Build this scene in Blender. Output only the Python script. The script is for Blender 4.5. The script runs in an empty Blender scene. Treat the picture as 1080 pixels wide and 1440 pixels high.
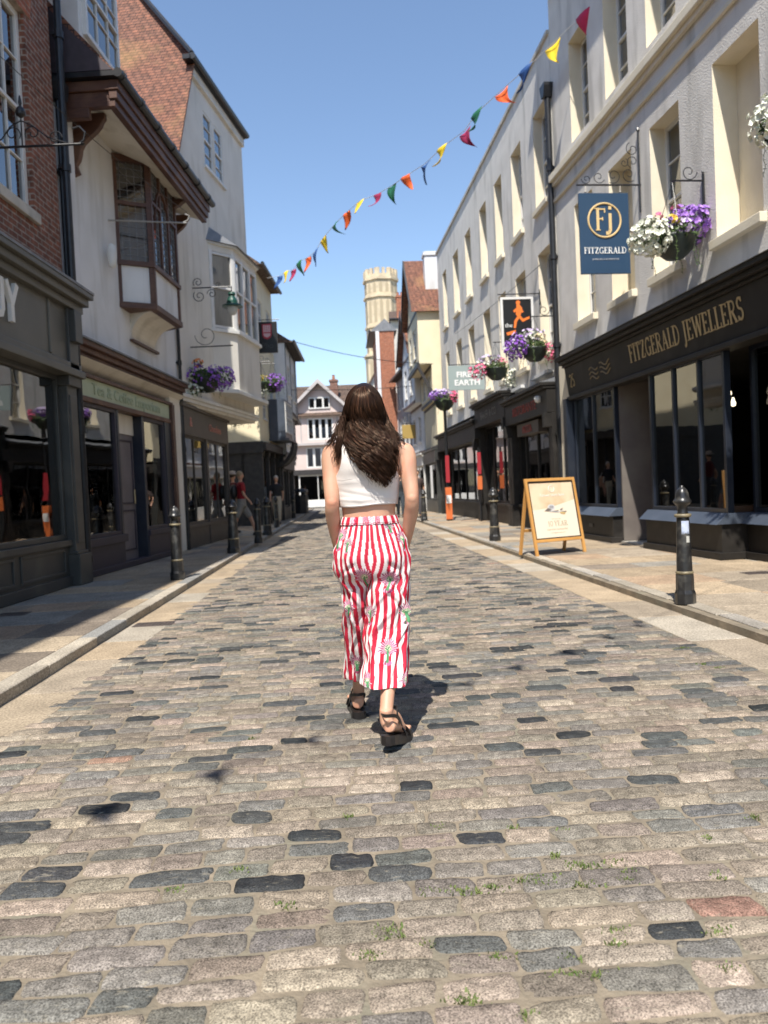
import bpy, bmesh, math, random
import numpy as np
from mathutils import Vector, Matrix, noise as mnoise
R = math.radians
rnd = random.Random(7)
scene = bpy.context.scene
COL = scene.collection

# ------------------------------------------------------------ camera
FPX, CAMH, ROLL, PITCH = 1080.0, 1.17, 0.045, 0.0306
R0 = Vector((1, 0, 0)); F = Vector((0, math.cos(PITCH), -math.sin(PITCH))); U0 = Vector((0, math.sin(PITCH), math.cos(PITCH)))
RV = R0 * math.cos(ROLL) - U0 * math.sin(ROLL)
UV = R0 * math.sin(ROLL) + U0 * math.cos(ROLL)
CAM = Vector((0, 0, CAMH))
def ray(px, py):
    return F + RV * ((px - 540) / FPX) + UV * ((720 - py) / FPX)
def gpt(px, py, z=0.0):
    d = ray(px, py); t = (z - CAMH) / d.z
    return CAM + d * t
def ypt(px, py, Y):
    d = ray(px, py); return CAM + d * (Y / d.y)
cd = bpy.data.cameras.new('camera'); cam = bpy.data.objects.new('camera', cd); COL.objects.link(cam)
m = Matrix((RV, UV, -F)).transposed().to_4x4(); m.translation = CAM
cam.matrix_world = m
cd.sensor_fit = 'VERTICAL'; cd.sensor_height = 24; cd.sensor_width = 18
cd.lens = 24 * FPX / 1440.0
cd.clip_start = 0.05; cd.clip_end = 3000
cd.dof.use_dof = True; cd.dof.focus_distance = 3.2
cd.dof.aperture_fstop = cd.lens / 1000 / 0.0078
scene.camera = cam

# ------------------------------------------------------------ light
w = bpy.data.worlds.new('World'); scene.world = w; w.use_nodes = True
nt = w.node_tree; nt.nodes.clear()
sk = nt.nodes.new('ShaderNodeTexSky'); sk.sky_type = 'NISHITA'; sk.sun_disc = False
SD = Vector((-0.125, -0.62, 1.0)).normalized()
sk.sun_elevation = math.asin(SD.z); sk.sun_rotation = math.atan2(SD.x, SD.y)
sk.air_density = 1.0; sk.dust_density = 0.25; sk.ozone_density = 1.6
bg = nt.nodes.new('ShaderNodeBackground'); bg.inputs[1].default_value = 0.15
wo = nt.nodes.new('ShaderNodeOutputWorld')
nt.links.new(sk.outputs[0], bg.inputs[0]); nt.links.new(bg.outputs[0], wo.inputs[0])
sl = bpy.data.lights.new('sun', 'SUN'); sl.energy = 5.0; sl.angle = R(0.53); sl.color = (1, 0.95, 0.87)
so = bpy.data.objects.new('sun', sl); COL.objects.link(so)
so.rotation_euler = SD.to_track_quat('Z', 'Y').to_euler()
scene.view_settings.view_transform = 'Standard'; scene.view_settings.look = 'None'
scene.view_settings.exposure = 0.5
scene.cycles.use_denoising = True
scene.cycles.max_bounces = 8; scene.cycles.transparent_max_bounces = 12
scene.cycles.caustics_reflective = False; scene.cycles.caustics_refractive = False

# ------------------------------------------------------------ object bookkeeping
def tag(o, label=None, cat=None, group=None, kind=None):
    if label: o['label'] = label
    if cat: o['category'] = cat
    if group: o['group'] = group
    if kind: o['kind'] = kind
    return o
def empty(name, loc, rz=0.0, label=None, cat=None, group=None):
    o = bpy.data.objects.new(name, None); COL.objects.link(o)
    o.location = loc; o.rotation_euler = (0, 0, rz); o.empty_display_size = 0.2
    return tag(o, label, cat, group)
def copy_tree(o, parent=None):
    c = o.copy(); COL.objects.link(c)
    if parent is not None: c.parent = parent
    for ch in list(o.children): copy_tree(ch, c)
    return c

# ------------------------------------------------------------ materials
MATS = {}
def lin(c): return tuple(((x / 255) / 12.92 if x / 255 <= 0.04045 else ((x / 255 + 0.055) / 1.055) ** 2.4) for x in c)
def M(name, c1, c2=None, sc=3.0, rough=0.7, metal=0.0, bump=0.0, bsc=40.0, spec=0.5, c3=None, sc3=0.7, coat=0.0, contrast=(0.35, 0.65), trans=0.0, detail=6, stretch=None, c3s=None):
    if name in MATS: return MATS[name]
    mt = bpy.data.materials.new(name); mt.use_nodes = True; n = mt.node_tree; L = n.links
    b = n.nodes['Principled BSDF']
    b.inputs['Base Color'].default_value = (*c1, 1); b.inputs['Roughness'].default_value = rough
    b.inputs['Metallic'].default_value = metal; b.inputs['Specular IOR Level'].default_value = spec
    if coat: b.inputs['Coat Weight'].default_value = coat; b.inputs['Coat Roughness'].default_value = 0.08
    tc = n.nodes.new('ShaderNodeTexCoord'); vec = tc.outputs['Object']
    if stretch:
        mp = n.nodes.new('ShaderNodeMapping'); mp.inputs['Scale'].default_value = stretch; L.new(vec, mp.inputs[0]); vecs = mp.outputs[0]
    else: vecs = vec
    out = None
    if c2 is not None:
        no = n.nodes.new('ShaderNodeTexNoise'); no.inputs['Scale'].default_value = sc; no.inputs['Detail'].default_value = detail; L.new(vecs, no.inputs['Vector'])
        mr = n.nodes.new('ShaderNodeMapRange'); mr.inputs[1].default_value = contrast[0]; mr.inputs[2].default_value = contrast[1]; L.new(no.outputs[0], mr.inputs[0])
        mx = n.nodes.new('ShaderNodeMix'); mx.data_type = 'RGBA'; mx.inputs[6].default_value = (*c1, 1); mx.inputs[7].default_value = (*c2, 1)
        L.new(mr.outputs[0], mx.inputs[0]); out = mx.outputs[2]
        if c3 is not None:
            no2 = n.nodes.new('ShaderNodeTexNoise'); no2.inputs['Scale'].default_value = sc3; no2.inputs['Detail'].default_value = 8
            if c3s: mp3 = n.nodes.new('ShaderNodeMapping'); mp3.inputs['Scale'].default_value = c3s; L.new(vec, mp3.inputs[0]); L.new(mp3.outputs[0], no2.inputs['Vector'])
            else: L.new(vec, no2.inputs['Vector'])
            mr2 = n.nodes.new('ShaderNodeMapRange'); mr2.inputs[1].default_value = 0.52; mr2.inputs[2].default_value = 0.68; L.new(no2.outputs[0], mr2.inputs[0])
            mx2 = n.nodes.new('ShaderNodeMix'); mx2.data_type = 'RGBA'; mx2.inputs[7].default_value = (*c3, 1); L.new(out, mx2.inputs[6]); L.new(mr2.outputs[0], mx2.inputs[0]); out = mx2.outputs[2]
        L.new(out, b.inputs['Base Color'])
    if bump:
        nb = n.nodes.new('ShaderNodeTexNoise'); nb.inputs['Scale'].default_value = bsc; nb.inputs['Detail'].default_value = 5; L.new(vec, nb.inputs['Vector'])
        bp = n.nodes.new('ShaderNodeBump'); bp.inputs['Strength'].default_value = 1.0; bp.inputs['Distance'].default_value = bump; L.new(nb.outputs[0], bp.inputs['Height'])
        L.new(bp.outputs[0], b.inputs['Normal'])
    MATS[name] = mt; return mt
def brickmat(name, c1, c2, mort, bw=0.225, bh=0.075, ms=0.011, bump=0.006, rough=0.85, c3=None, patch=None, zscale=1.0, stain=0.5):
    mt = bpy.data.materials.new(name); mt.use_nodes = True; n = mt.node_tree; L = n.links
    b = n.nodes['Principled BSDF']; b.inputs['Roughness'].default_value = rough
    tc = n.nodes.new('ShaderNodeTexCoord'); sx = n.nodes.new('ShaderNodeSeparateXYZ'); L.new(tc.outputs['Object'], sx.inputs[0])
    ad = n.nodes.new('ShaderNodeMath'); ad.operation = 'ADD'; L.new(sx.outputs[0], ad.inputs[0]); L.new(sx.outputs[1], ad.inputs[1])
    ml = n.nodes.new('ShaderNodeMath'); ml.operation = 'MULTIPLY'; L.new(sx.outputs[2], ml.inputs[0]); ml.inputs[1].default_value = zscale
    cb = n.nodes.new('ShaderNodeCombineXYZ'); L.new(ad.outputs[0], cb.inputs[0]); L.new(ml.outputs[0], cb.inputs[1])
    br = n.nodes.new('ShaderNodeTexBrick'); L.new(cb.outputs[0], br.inputs['Vector'])
    br.inputs['Scale'].default_value = 1.0; br.inputs['Brick Width'].default_value = bw; br.inputs['Row Height'].default_value = bh
    br.inputs['Mortar Size'].default_value = ms; br.inputs['Mortar Smooth'].default_value = 0.3; br.inputs['Bias'].default_value = -0.1
    br.inputs['Color1'].default_value = (*c1, 1); br.inputs['Color2'].default_value = (*c2, 1); br.inputs['Mortar'].default_value = (*mort, 1)
    no = n.nodes.new('ShaderNodeTexNoise'); no.inputs['Scale'].default_value = 9; no.inputs['Detail'].default_value = 8; L.new(tc.outputs['Object'], no.inputs['Vector'])
    mr = n.nodes.new('ShaderNodeMapRange'); mr.inputs[1].default_value = 0.3; mr.inputs[2].default_value = 0.7; mr.inputs[3].default_value = 1 - stain; mr.inputs[4].default_value = 1 + stain * 0.6; L.new(no.outputs[0], mr.inputs[0])
    hs = n.nodes.new('ShaderNodeHueSaturation'); L.new(br.outputs[0], hs.inputs['Color']); L.new(mr.outputs[0], hs.inputs['Value']); out = hs.outputs[0]
    if patch:
        n2 = n.nodes.new('ShaderNodeTexNoise'); n2.inputs['Scale'].default_value = 0.9; n2.inputs['Detail'].default_value = 10; n2.inputs['Roughness'].default_value = 0.7; L.new(tc.outputs['Object'], n2.inputs['Vector'])
        m2 = n.nodes.new('ShaderNodeMapRange'); m2.inputs[1].default_value = 0.5; m2.inputs[2].default_value = 0.75; m2.inputs[4].default_value = 0.5; L.new(n2.outputs[0], m2.inputs[0])
        mx = n.nodes.new('ShaderNodeMix'); mx.data_type = 'RGBA'; mx.inputs[7].default_value = (*patch, 1); L.new(out, mx.inputs[6]); L.new(m2.outputs[0], mx.inputs[0]); out = mx.outputs[2]
    L.new(out, b.inputs['Base Color'])
    bp = n.nodes.new('ShaderNodeBump'); bp.inputs['Distance'].default_value = bump
    iv = n.nodes.new('ShaderNodeMath'); iv.operation = 'SUBTRACT'; iv.inputs[0].default_value = 1; L.new(br.outputs['Fac'], iv.inputs[1])
    a2 = n.nodes.new('ShaderNodeMath'); a2.operation = 'MULTIPLY_ADD'; L.new(no.outputs[0], a2.inputs[0]); a2.inputs[1].default_value = 0.6; L.new(iv.outputs[0], a2.inputs[2])
    L.new(a2.outputs[0], bp.inputs['Height']); L.new(bp.outputs[0], b.inputs['Normal'])
    MATS[name] = mt; return mt
def glassmat(name, tint=(0.75, 0.8, 0.8), boost=0.10, rough=0.015, wav=0.00025):
    mt = bpy.data.materials.new(name); mt.use_nodes = True; n = mt.node_tree; L = n.links; n.nodes.clear()
    o = n.nodes.new('ShaderNodeOutputMaterial'); mx = n.nodes.new('ShaderNodeMixShader'); tr = n.nodes.new('ShaderNodeBsdfTransparent'); gl = n.nodes.new('ShaderNodeBsdfGlossy')
    tr.inputs[0].default_value = (*tint, 1); gl.inputs['Roughness'].default_value = rough
    fr = n.nodes.new('ShaderNodeFresnel'); fr.inputs[0].default_value = 1.6
    ad = n.nodes.new('ShaderNodeMath'); ad.operation = 'MULTIPLY_ADD'; ad.use_clamp = True; ad.inputs[1].default_value = 1.5; ad.inputs[2].default_value = boost; L.new(fr.outputs[0], ad.inputs[0])
    tc = n.nodes.new('ShaderNodeTexCoord'); no = n.nodes.new('ShaderNodeTexNoise'); no.inputs['Scale'].default_value = 1.6; L.new(tc.outputs['Object'], no.inputs['Vector'])
    bp = n.nodes.new('ShaderNodeBump'); bp.inputs['Distance'].default_value = wav * 6; L.new(no.outputs[0], bp.inputs['Height']); L.new(bp.outputs[0], gl.inputs['Normal'])
    L.new(ad.outputs[0], mx.inputs[0]); L.new(tr.outputs[0], mx.inputs[1]); L.new(gl.outputs[0], mx.inputs[2]); L.new(mx.outputs[0], o.inputs[0])
    MATS[name] = mt; return mt
def attrmat(name, attr='Col', rough=0.8, nsc=120, namt=0.5, bump=0.0015, bsc=160, spec=0.4, dark_gloss=False, n2sc=14, sheen=0.0, scratch=False):
    """base colour from a per-stone colour attribute, speckled by noise"""
    mt = bpy.data.materials.new(name); mt.use_nodes = True; n = mt.node_tree; L = n.links
    b = n.nodes['Principled BSDF']; b.inputs['Roughness'].default_value = rough; b.inputs['Specular IOR Level'].default_value = spec
    if sheen: b.inputs['Sheen Weight'].default_value = sheen
    at = n.nodes.new('ShaderNodeAttribute'); at.attribute_name = attr
    tc = n.nodes.new('ShaderNodeTexCoord')
    no = n.nodes.new('ShaderNodeTexNoise'); no.inputs['Scale'].default_value = nsc; no.inputs['Detail'].default_value = 3; L.new(tc.outputs['Object'], no.inputs['Vector'])
    mr = n.nodes.new('ShaderNodeMapRange'); mr.inputs[1].default_value = 0.33; mr.inputs[2].default_value = 0.67; mr.inputs[3].default_value = 1 - namt; mr.inputs[4].default_value = 1 + namt; L.new(no.outputs[0], mr.inputs[0])
    n2 = n.nodes.new('ShaderNodeTexNoise'); n2.inputs['Scale'].default_value = n2sc; n2.inputs['Detail'].default_value = 6; L.new(tc.outputs['Object'], n2.inputs['Vector'])
    m2 = n.nodes.new('ShaderNodeMapRange'); m2.inputs[1].default_value = 0.3; m2.inputs[2].default_value = 0.7; m2.inputs[3].default_value = 1 - namt * .5; m2.inputs[4].default_value = 1 + namt * .5; L.new(n2.outputs[0], m2.inputs[0])
    mm = n.nodes.new('ShaderNodeMath'); mm.operation = 'MULTIPLY'; L.new(mr.outputs[0], mm.inputs[0]); L.new(m2.outputs[0], mm.inputs[1])
    hs = n.nodes.new('ShaderNodeHueSaturation'); L.new(at.outputs[0], hs.inputs['Color']); L.new(mm.outputs[0], hs.inputs['Value'])
    outc = hs.outputs[0]
    if scratch:
        mp = n.nodes.new('ShaderNodeMapping'); mp.inputs['Scale'].default_value = (.45, 1.6, 1); mp.inputs['Rotation'].default_value = (0, 0, .25); L.new(tc.outputs['Object'], mp.inputs[0])
        n5 = n.nodes.new('ShaderNodeTexNoise'); n5.inputs['Scale'].default_value = 42; n5.inputs['Detail'].default_value = 7; n5.inputs['Roughness'].default_value = .7; n5.inputs['Distortion'].default_value = 1.2; L.new(mp.outputs[0], n5.inputs['Vector'])
        m5 = n.nodes.new('ShaderNodeMapRange'); m5.inputs[1].default_value = .57; m5.inputs[2].default_value = .68; m5.inputs[4].default_value = .6; L.new(n5.outputs[0], m5.inputs[0])
        x5 = n.nodes.new('ShaderNodeMix'); x5.data_type = 'RGBA'; x5.inputs[7].default_value = (.33, .29, .215, 1); L.new(m5.outputs[0], x5.inputs[0]); L.new(outc, x5.inputs[6]); outc = x5.outputs[2]
        n6 = n.nodes.new('ShaderNodeTexNoise'); n6.inputs['Scale'].default_value = 2.2; n6.inputs['Detail'].default_value = 5; L.new(tc.outputs['Object'], n6.inputs['Vector'])
        m6 = n.nodes.new('ShaderNodeMapRange'); m6.inputs[1].default_value = .35; m6.inputs[2].default_value = .65; m6.inputs[3].default_value = .84; m6.inputs[4].default_value = 1.14; L.new(n6.outputs[0], m6.inputs[0])
        h6 = n.nodes.new('ShaderNodeHueSaturation'); L.new(outc, h6.inputs['Color']); L.new(m6.outputs[0], h6.inputs['Value']); outc = h6.outputs[0]
    L.new(outc, b.inputs['Base Color'])
    if dark_gloss:
        L.new(at.outputs['Alpha'], b.inputs['Roughness'])
    nb = n.nodes.new('ShaderNodeTexNoise'); nb.inputs['Scale'].default_value = bsc; nb.inputs['Detail'].default_value = 4; L.new(tc.outputs['Object'], nb.inputs['Vector'])
    bp = n.nodes.new('ShaderNodeBump'); bp.inputs['Distance'].default_value = bump; L.new(nb.outputs[0], bp.inputs['Height'])
    n4 = n.nodes.new('ShaderNodeTexNoise'); n4.inputs['Scale'].default_value = 22; n4.inputs['Detail'].default_value = 5; L.new(tc.outputs['Object'], n4.inputs['Vector'])
    b4 = n.nodes.new('ShaderNodeBump'); b4.inputs['Distance'].default_value = bump * 3; L.new(n4.outputs[0], b4.inputs['Height']); L.new(bp.outputs[0], b4.inputs['Normal'])
    L.new(b4.outputs[0], b.inputs['Normal'])
    MATS[name] = mt; return mt
def emis(name, col, st):
    mt = bpy.data.materials.new(name); mt.use_nodes = True; b = mt.node_tree.nodes['Principled BSDF']
    b.inputs['Base Color'].default_value = (*col, 1); b.inputs['Emission Color'].default_value = (*col, 1); b.inputs['Emission Strength'].default_value = st
    MATS[name] = mt; return mt

# ------------------------------------------------------------ mesh builder
class MB:
    def __init__(s): s.v = []; s.f = []; s.m = []; s.cur = 0
    def add(s, vs, fs, mat=None):
        o = len(s.v); s.v.extend([tuple(v) for v in vs]); mi = s.cur if mat is None else mat
        for f in fs: s.f.append(tuple(i + o for i in f)); s.m.append(mi)
        return s
    def quad(s, a, b, c, d, mat=None): return s.add([a, b, c, d], [(0, 1, 2, 3)], mat)
    def box(s, x0, x1, y0, y1, z0, z1, mat=None):
        if x0 > x1: x0, x1 = x1, x0
        if y0 > y1: y0, y1 = y1, y0
        if z0 > z1: z0, z1 = z1, z0
        v = [(x0, y0, z0), (x1, y0, z0), (x1, y1, z0), (x0, y1, z0), (x0, y0, z1), (x1, y0, z1), (x1, y1, z1), (x0, y1, z1)]
        return s.add(v, [(0, 3, 2, 1), (4, 5, 6, 7), (0, 1, 5, 4), (1, 2, 6, 5), (2, 3, 7, 6), (3, 0, 4, 7)], mat)
    def prism(s, pts, y0, y1, mat=None, axis='y'):
        """pts in (x,z) extruded along y ; axis x: pts in (y,z) along x ; axis z: pts (x,y) along z"""
        n = len(pts)
        mk = {'y': lambda p, t: (p[0], t, p[1]), 'x': lambda p, t: (t, p[0], p[1]), 'z': lambda p, t: (p[0], p[1], t)}[axis]
        v = [mk(p, y0) for p in pts] + [mk(p, y1) for p in pts]
        fs = [tuple(range(n)), tuple(range(2 * n - 1, n - 1, -1))] + [(i, i + n, (i + 1) % n + n, (i + 1) % n) for i in range(n)]
        return s.add(v, fs, mat)
    def tube(s, pts, r, n=8, mat=None, cap=True, closed=False, flat=1.0):
        pts = [Vector(p) for p in pts]; k = len(pts); rs = r if isinstance(r, (list, tuple)) else [r] * k
        o = []; up = None
        for i, p in enumerate(pts):
            if closed: t = (pts[(i + 1) % k] - pts[i - 1])
            else: t = (pts[min(i + 1, k - 1)] - pts[max(i - 1, 0)])
            if t.length < 1e-9: t = Vector((0, 0, 1))
            t.normalize()
            if up is None:
                up = Vector((0, 0, 1)) if abs(t.z) < 0.9 else Vector((1, 0, 0))
            a = (up - t * up.dot(t));
            if a.length < 1e-6: a = t.orthogonal()
            a.normalize(); b = t.cross(a); up = a
            for j in range(n):
                an = 2 * math.pi * j / n; o.append(p + a * (math.cos(an) * rs[i]) + b * (math.sin(an) * rs[i] * flat))
        fs = []
        for i in range(k if closed else k - 1):
            i2 = (i + 1) % k
            for j in range(n): fs.append((i * n + j, i * n + (j + 1) % n, i2 * n + (j + 1) % n, i2 * n + j))
        if cap and not closed: fs.append(tuple(range(n - 1, -1, -1))); fs.append(tuple(range((k - 1) * n, k * n)))
        return s.add(o, fs, mat)
    def lathe(s, prof, n=24, c=(0, 0, 0), mat=None, sx=1.0, sy=1.0):
        o = []; k = len(prof)
        for r, z in prof:
            for j in range(n):
                a = 2 * math.pi * j / n; o.append((c[0] + math.cos(a) * r * sx, c[1] + math.sin(a) * r * sy, c[2] + z))
        fs = [(i * n + j, i * n + (j + 1) % n, (i + 1) * n + (j + 1) % n, (i + 1) * n + j) for i in range(k - 1) for j in range(n)]
        fs += [tuple(range(n - 1, -1, -1)), tuple(range((k - 1) * n, k * n))]
        return s.add(o, fs, mat)
    def frame(s, x0, x1, z0, z1, w, y0, y1, mat=None, bars_x=(), bars_z=(), bw=None):
        bw = bw or w * 0.6
        s.box(x0, x0 + w, y0, y1, z0, z1, mat); s.box(x1 - w, x1, y0, y1, z0, z1, mat)
        s.box(x0 + w, x1 - w, y0, y1, z0, z0 + w, mat); s.box(x0 + w, x1 - w, y0, y1, z1 - w, z1, mat)
        for b in bars_x: s.box(b - bw / 2, b + bw / 2, y0 + .006, y1 - .003, z0 + w, z1 - w, mat)
        for b in bars_z: s.box(x0 + w, x1 - w, y0 + .009, y1 - .006, b - bw / 2, b + bw / 2, mat)
        return s
    def wall(s, x0, x1, z0, z1, holes=(), rev=0.25, y=0.0, mat=0, rmat=None):
        """front skin with rectangular holes and their reveals (going inwards, +y)"""
        rmat = mat if rmat is None else rmat
        xs = sorted({x0, x1, *[min(max(h[i], x0), x1) for h in holes for i in (0, 1)]}); zs = sorted({z0, z1, *[min(max(h[i], z0), z1) for h in holes for i in (2, 3)]})
        for i in range(len(xs) - 1):
            for j in range(len(zs) - 1):
                a, b, c, d = xs[i], xs[i + 1], zs[j], zs[j + 1]
                if b - a < 1e-5 or d - c < 1e-5: continue
                cx, cz = (a + b) / 2, (c + d) / 2
                if any(h[0] < cx < h[1] and h[2] < cz < h[3] for h in holes): continue
                s.quad((a, y, c), (b, y, c), (b, y, d), (a, y, d), mat)
        for h in holes:
            a, b, c, d = h
            s.quad((a, y, c), (a, y + rev, c), (a, y + rev, d), (a, y, d), rmat); s.quad((b, y, c), (b, y, d), (b, y + rev, d), (b, y + rev, c), rmat)
            s.quad((a, y, c), (b, y, c), (b, y + rev, c), (a, y + rev, c), rmat); s.quad((a, y, d), (a, y + rev, d), (b, y + rev, d), (b, y, d), rmat)
        return s
    def shell(s, x0, x1, z0, z1, D, y=0.0, mat=0, top=True):
        """the rest of the building's box behind a facade"""
        s.quad((x0, y, z0), (x0, y, z1), (x0, D, z1), (x0, D, z0), mat); s.quad((x1, y, z0), (x1, D, z0), (x1, D, z1), (x1, y, z1), mat)
        s.quad((x0, D, z0), (x0, D, z1), (x1, D, z1), (x1, D, z0), mat)
        if top: s.quad((x0, y, z1), (x1, y, z1), (x1, D, z1), (x0, D, z1), mat)
        return s
    def build(s, name, mats, parent=None, smooth=False, bevel=0.0, label=None, autosmooth=None):
        me = bpy.data.meshes.new(name); me.from_pydata(s.v, [], s.f)
        mats = mats if isinstance(mats, (list, tuple)) else [mats]
        for mt in mats: me.materials.append(mt)
        if len(mats) > 1: me.polygons.foreach_set('material_index', s.m)
        if smooth: me.polygons.foreach_set('use_smooth', [True] * len(s.f))
        me.update()
        o = bpy.data.objects.new(name, me); COL.objects.link(o)
        if parent is not None: o.parent = parent
        if bevel:
            md = o.modifiers.new('bevel', 'BEVEL'); md.width = bevel; md.segments = 2; md.limit_method = 'ANGLE'; md.angle_limit = R(40)
        if label: o['label'] = label
        return o
def setcol(me, cols, name='Col', domain='POINT'):
    at = me.color_attributes.new(name, 'FLOAT_COLOR', domain)
    at.data.foreach_set('color', np.asarray(cols, dtype=np.float32).ravel())

class Fac:
    """a facade: local x to the right as seen from the street, y into the building, z up"""
    def __init__(s, x, y, dx, dy):
        l = math.hypot(dx, dy); s.o = Vector((x, y, 0)); s.t = Vector((dx / l, dy / l, 0)); s.n = Vector((-dy / l, dx / l, 0)); s.rz = math.atan2(dy, dx)
    def px(s, px, py, y=0.0):
        d = ray(px, py); o = s.o + s.n * y
        t = (o - CAM).dot(s.n) / d.dot(s.n); p = CAM + d * t
        return (p - s.o).dot(s.t), p.z
    def w(s, x, y, z): return s.o + s.t * x + s.n * y + Vector((0, 0, z))
    def root(s, name, label, cat, group=None, x=0, y=0):
        p = s.w(x, y, 0); return empty(name, p, s.rz, label, cat, group)
def text(parent, name, body, size, loc, mt, rot=(math.pi / 2, 0, 0), ext=0.006, align='CENTER', sx=1.0, offset=0.0):
    c = bpy.data.curves.new(name, 'FONT'); c.body = body; c.size = size; c.extrude = ext; c.align_x = align; c.offset = offset; c.resolution_u = 3
    t_ = bpy.data.objects.new(name + '_curve', c); me = bpy.data.meshes.new_from_object(t_); bpy.data.objects.remove(t_); me.materials.clear(); me.materials.append(mt)
    o = bpy.data.objects.new(name, me); COL.objects.link(o); o.location = loc; o.rotation_euler = rot; o.scale = (sx, 1, 1); o.parent = parent
    return o
# capital letters with stems, thin strokes and serifs: (x0,z0,x1,z1,width)
def _arc(cx, cz, rx, rz, a0, a1, n=10): return [(cx + rx * math.cos(R(a0 + (a1 - a0) * i / n)), cz + rz * math.sin(R(a0 + (a1 - a0) * i / n))) for i in range(n + 1)]
TH, TN = 0.15, 0.06
SER = {
 'I': (0.34, [([(.17, 0), (.17, 1)], TH)], [(.17, 0), (.17, 1)]),
 'F': (0.62, [([(.15, 0), (.15, 1)], TH), ([(.1, .97), (.56, .97)], TN), ([(.15, .52), (.42, .52)], TN), ([(.55, 1), (.55, .8)], TN), ([(.42, .6), (.42, .44)], TN)], [(.15, 0), (.1, 1)]),
 'E': (0.66, [([(.15, 0), (.15, 1)], TH), ([(.1, .97), (.56, .97)], TN), ([(.15, .52), (.42, .52)], TN), ([(.1, .03), (.6, .03)], TN), ([(.55, 1), (.55, .8)], TN), ([(.42, .6), (.42, .44)], TN), ([(.59, 0), (.59, .22)], TN)], [(.1, 0), (.1, 1)]),
 'L': (0.60, [([(.15, 0), (.15, 1)], TH), ([(.1, .03), (.56, .03)], TN), ([(.55, 0), (.55, .22)], TN)], [(.15, 1), (.1, 0)]),
 'T': (0.72, [([(.36, 0), (.36, 1)], TH), ([(.04, .97), (.68, .97)], TN), ([(.06, 1), (.06, .8)], TN), ([(.66, 1), (.66, .8)], TN)], [(.36, 0)]),
 'Z': (0.66, [([(.08, .97), (.58, .97)], TN), ([(.54, .97), (.1, .03)], TH), ([(.06, .03), (.6, .03)], TN), ([(.09, 1), (.09, .8)], TN), ([(.59, 0), (.59, .22)], TN)], []),
 'G': (0.82, [(_arc(.43, .5, .34, .47, 50, 310, 18), .11), ([(.68, .05), (.68, .45)], TH), ([(.65, 1), (.65, .76)], TN)], [(.68, .45)]),
 'R': (0.76, [([(.15, 0), (.15, 1)], TH), ([(.1, .97), (.4, .97)] + _arc(.4, .74, .2, .23, 90, -90, 8) + [(.15, .51)], .08), ([(.36, .5), (.68, 0)], TH)], [(.15, 0), (.68, 0), (.1, 1)]),
 'A': (0.80, [([(.12, 0), (.4, .98)], TN), ([(.4, .98), (.68, 0)], TH), ([(.22, .32), (.58, .32)], TN)], [(.12, 0), (.68, 0)]),
 'D': (0.80, [([(.15, 0), (.15, 1)], TH), ([(.1, .97), (.34, .97)] + _arc(.34, .5, .36, .47, 90, -90, 12) + [(.1, .03)], .09)], [(.1, 0), (.1, 1)]),
 'J': (0.42, [([(.22, 1), (.22, .0), (.16, -.18), (.04, -.22)], TH)], [(.22, 1)]),
 'W': (1.06, [([(.08, 1), (.32, 0)], TH), ([(.32, 0), (.54, 1)], TN), ([(.54, 1), (.76, 0)], TH), ([(.76, 0), (.98, 1)], TN)], [(.08, 1), (.98, 1)]),
 'S': (0.58, [(_arc(.29, .74, .19, .23, 30, 270, 10) + _arc(.29, .27, .21, .24, 90, -150, 10), .11), ([(.47, 1), (.47, .78)], TN), ([(.08, 0), (.08, .22)], TN)], []),
 'Y': (0.74, [([(.08, 1), (.37, .45)], TH), ([(.37, .45), (.66, 1)], TN), ([(.37, .5), (.37, 0)], TH)], [(.08, 1), (.66, 1), (.37, 0)]),
 '1': (0.40, [([(.2, 0), (.2, 1)], TH), ([(.2, 1), (.06, .84)], TN)], [(.2, 0)]),
 '0': (0.72, [(_arc(.36, .5, .27, .47, 0, 360, 20), .11)], []),
 '2': (0.62, [(_arc(.3, .73, .22, .24, 160, -40, 8) + [(.08, .03)], .1), ([(.08, .03), (.56, .03)], TN)], []),
 '5': (0.60, [([(.5, .97), (.16, .97), (.13, .55)] + _arc(.28, .3, .22, .27, 120, -150, 10), .08)], []),
 'i': (0.3, [([(.15, 0), (.15, .62)], TH), ([(.15, .8), (.15, .95)], TH)], [(.15, 0)]),
 'j': (0.34, [([(.18, .62), (.18, -.12), (.1, -.26), (-.04, -.26)], TH), ([(.18, .8), (.18, .95)], TH)], []),
 ' ': (0.35, [], []),
}
def serif_text(mb, s, x, z, h, y0=0.0, th=0.008, sx=1.0, mat=None, center=False, gap=0.05, ry=None):
    """letters laid on the plane y=y0, front face at y0-th"""
    w = sum((SER[c][0] + gap) for c in s) * h * sx
    if center: x -= w / 2
    for c in s:
        adv, strokes, sers = SER[c]
        for k, (pl, wd) in enumerate(strokes):
            yy = y0 - th - 0.0004 * (k + 1)
            n = len(pl)
            for a, b in zip(pl[:-1], pl[1:]):
                d = Vector((b[0] - a[0], b[1] - a[1])); l = d.length
                if l < 1e-6: continue
                d /= l; nn = Vector((-d.y, d.x)) * wd / 2; e = d * (0.012 if n > 2 else 0)
                q = [(a[0] - e.x + nn.x, a[1] - e.y + nn.y), (a[0] - e.x - nn.x, a[1] - e.y - nn.y), (b[0] + e.x - nn.x, b[1] + e.y - nn.y), (b[0] + e.x + nn.x, b[1] + e.y + nn.y)]
                mb.prism([(x + p[0] * h * sx, z + p[1] * h) for p in q], yy, y0, mat)
        for (a, b) in sers:
            mb.box(x + (a - .14) * h * sx, x + (a + .14) * h * sx, y0 - th - .0035, y0, z + (b - .02) * h, z + (b + .02) * h, mat)
        x += (adv + gap) * h * sx
    return x
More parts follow.
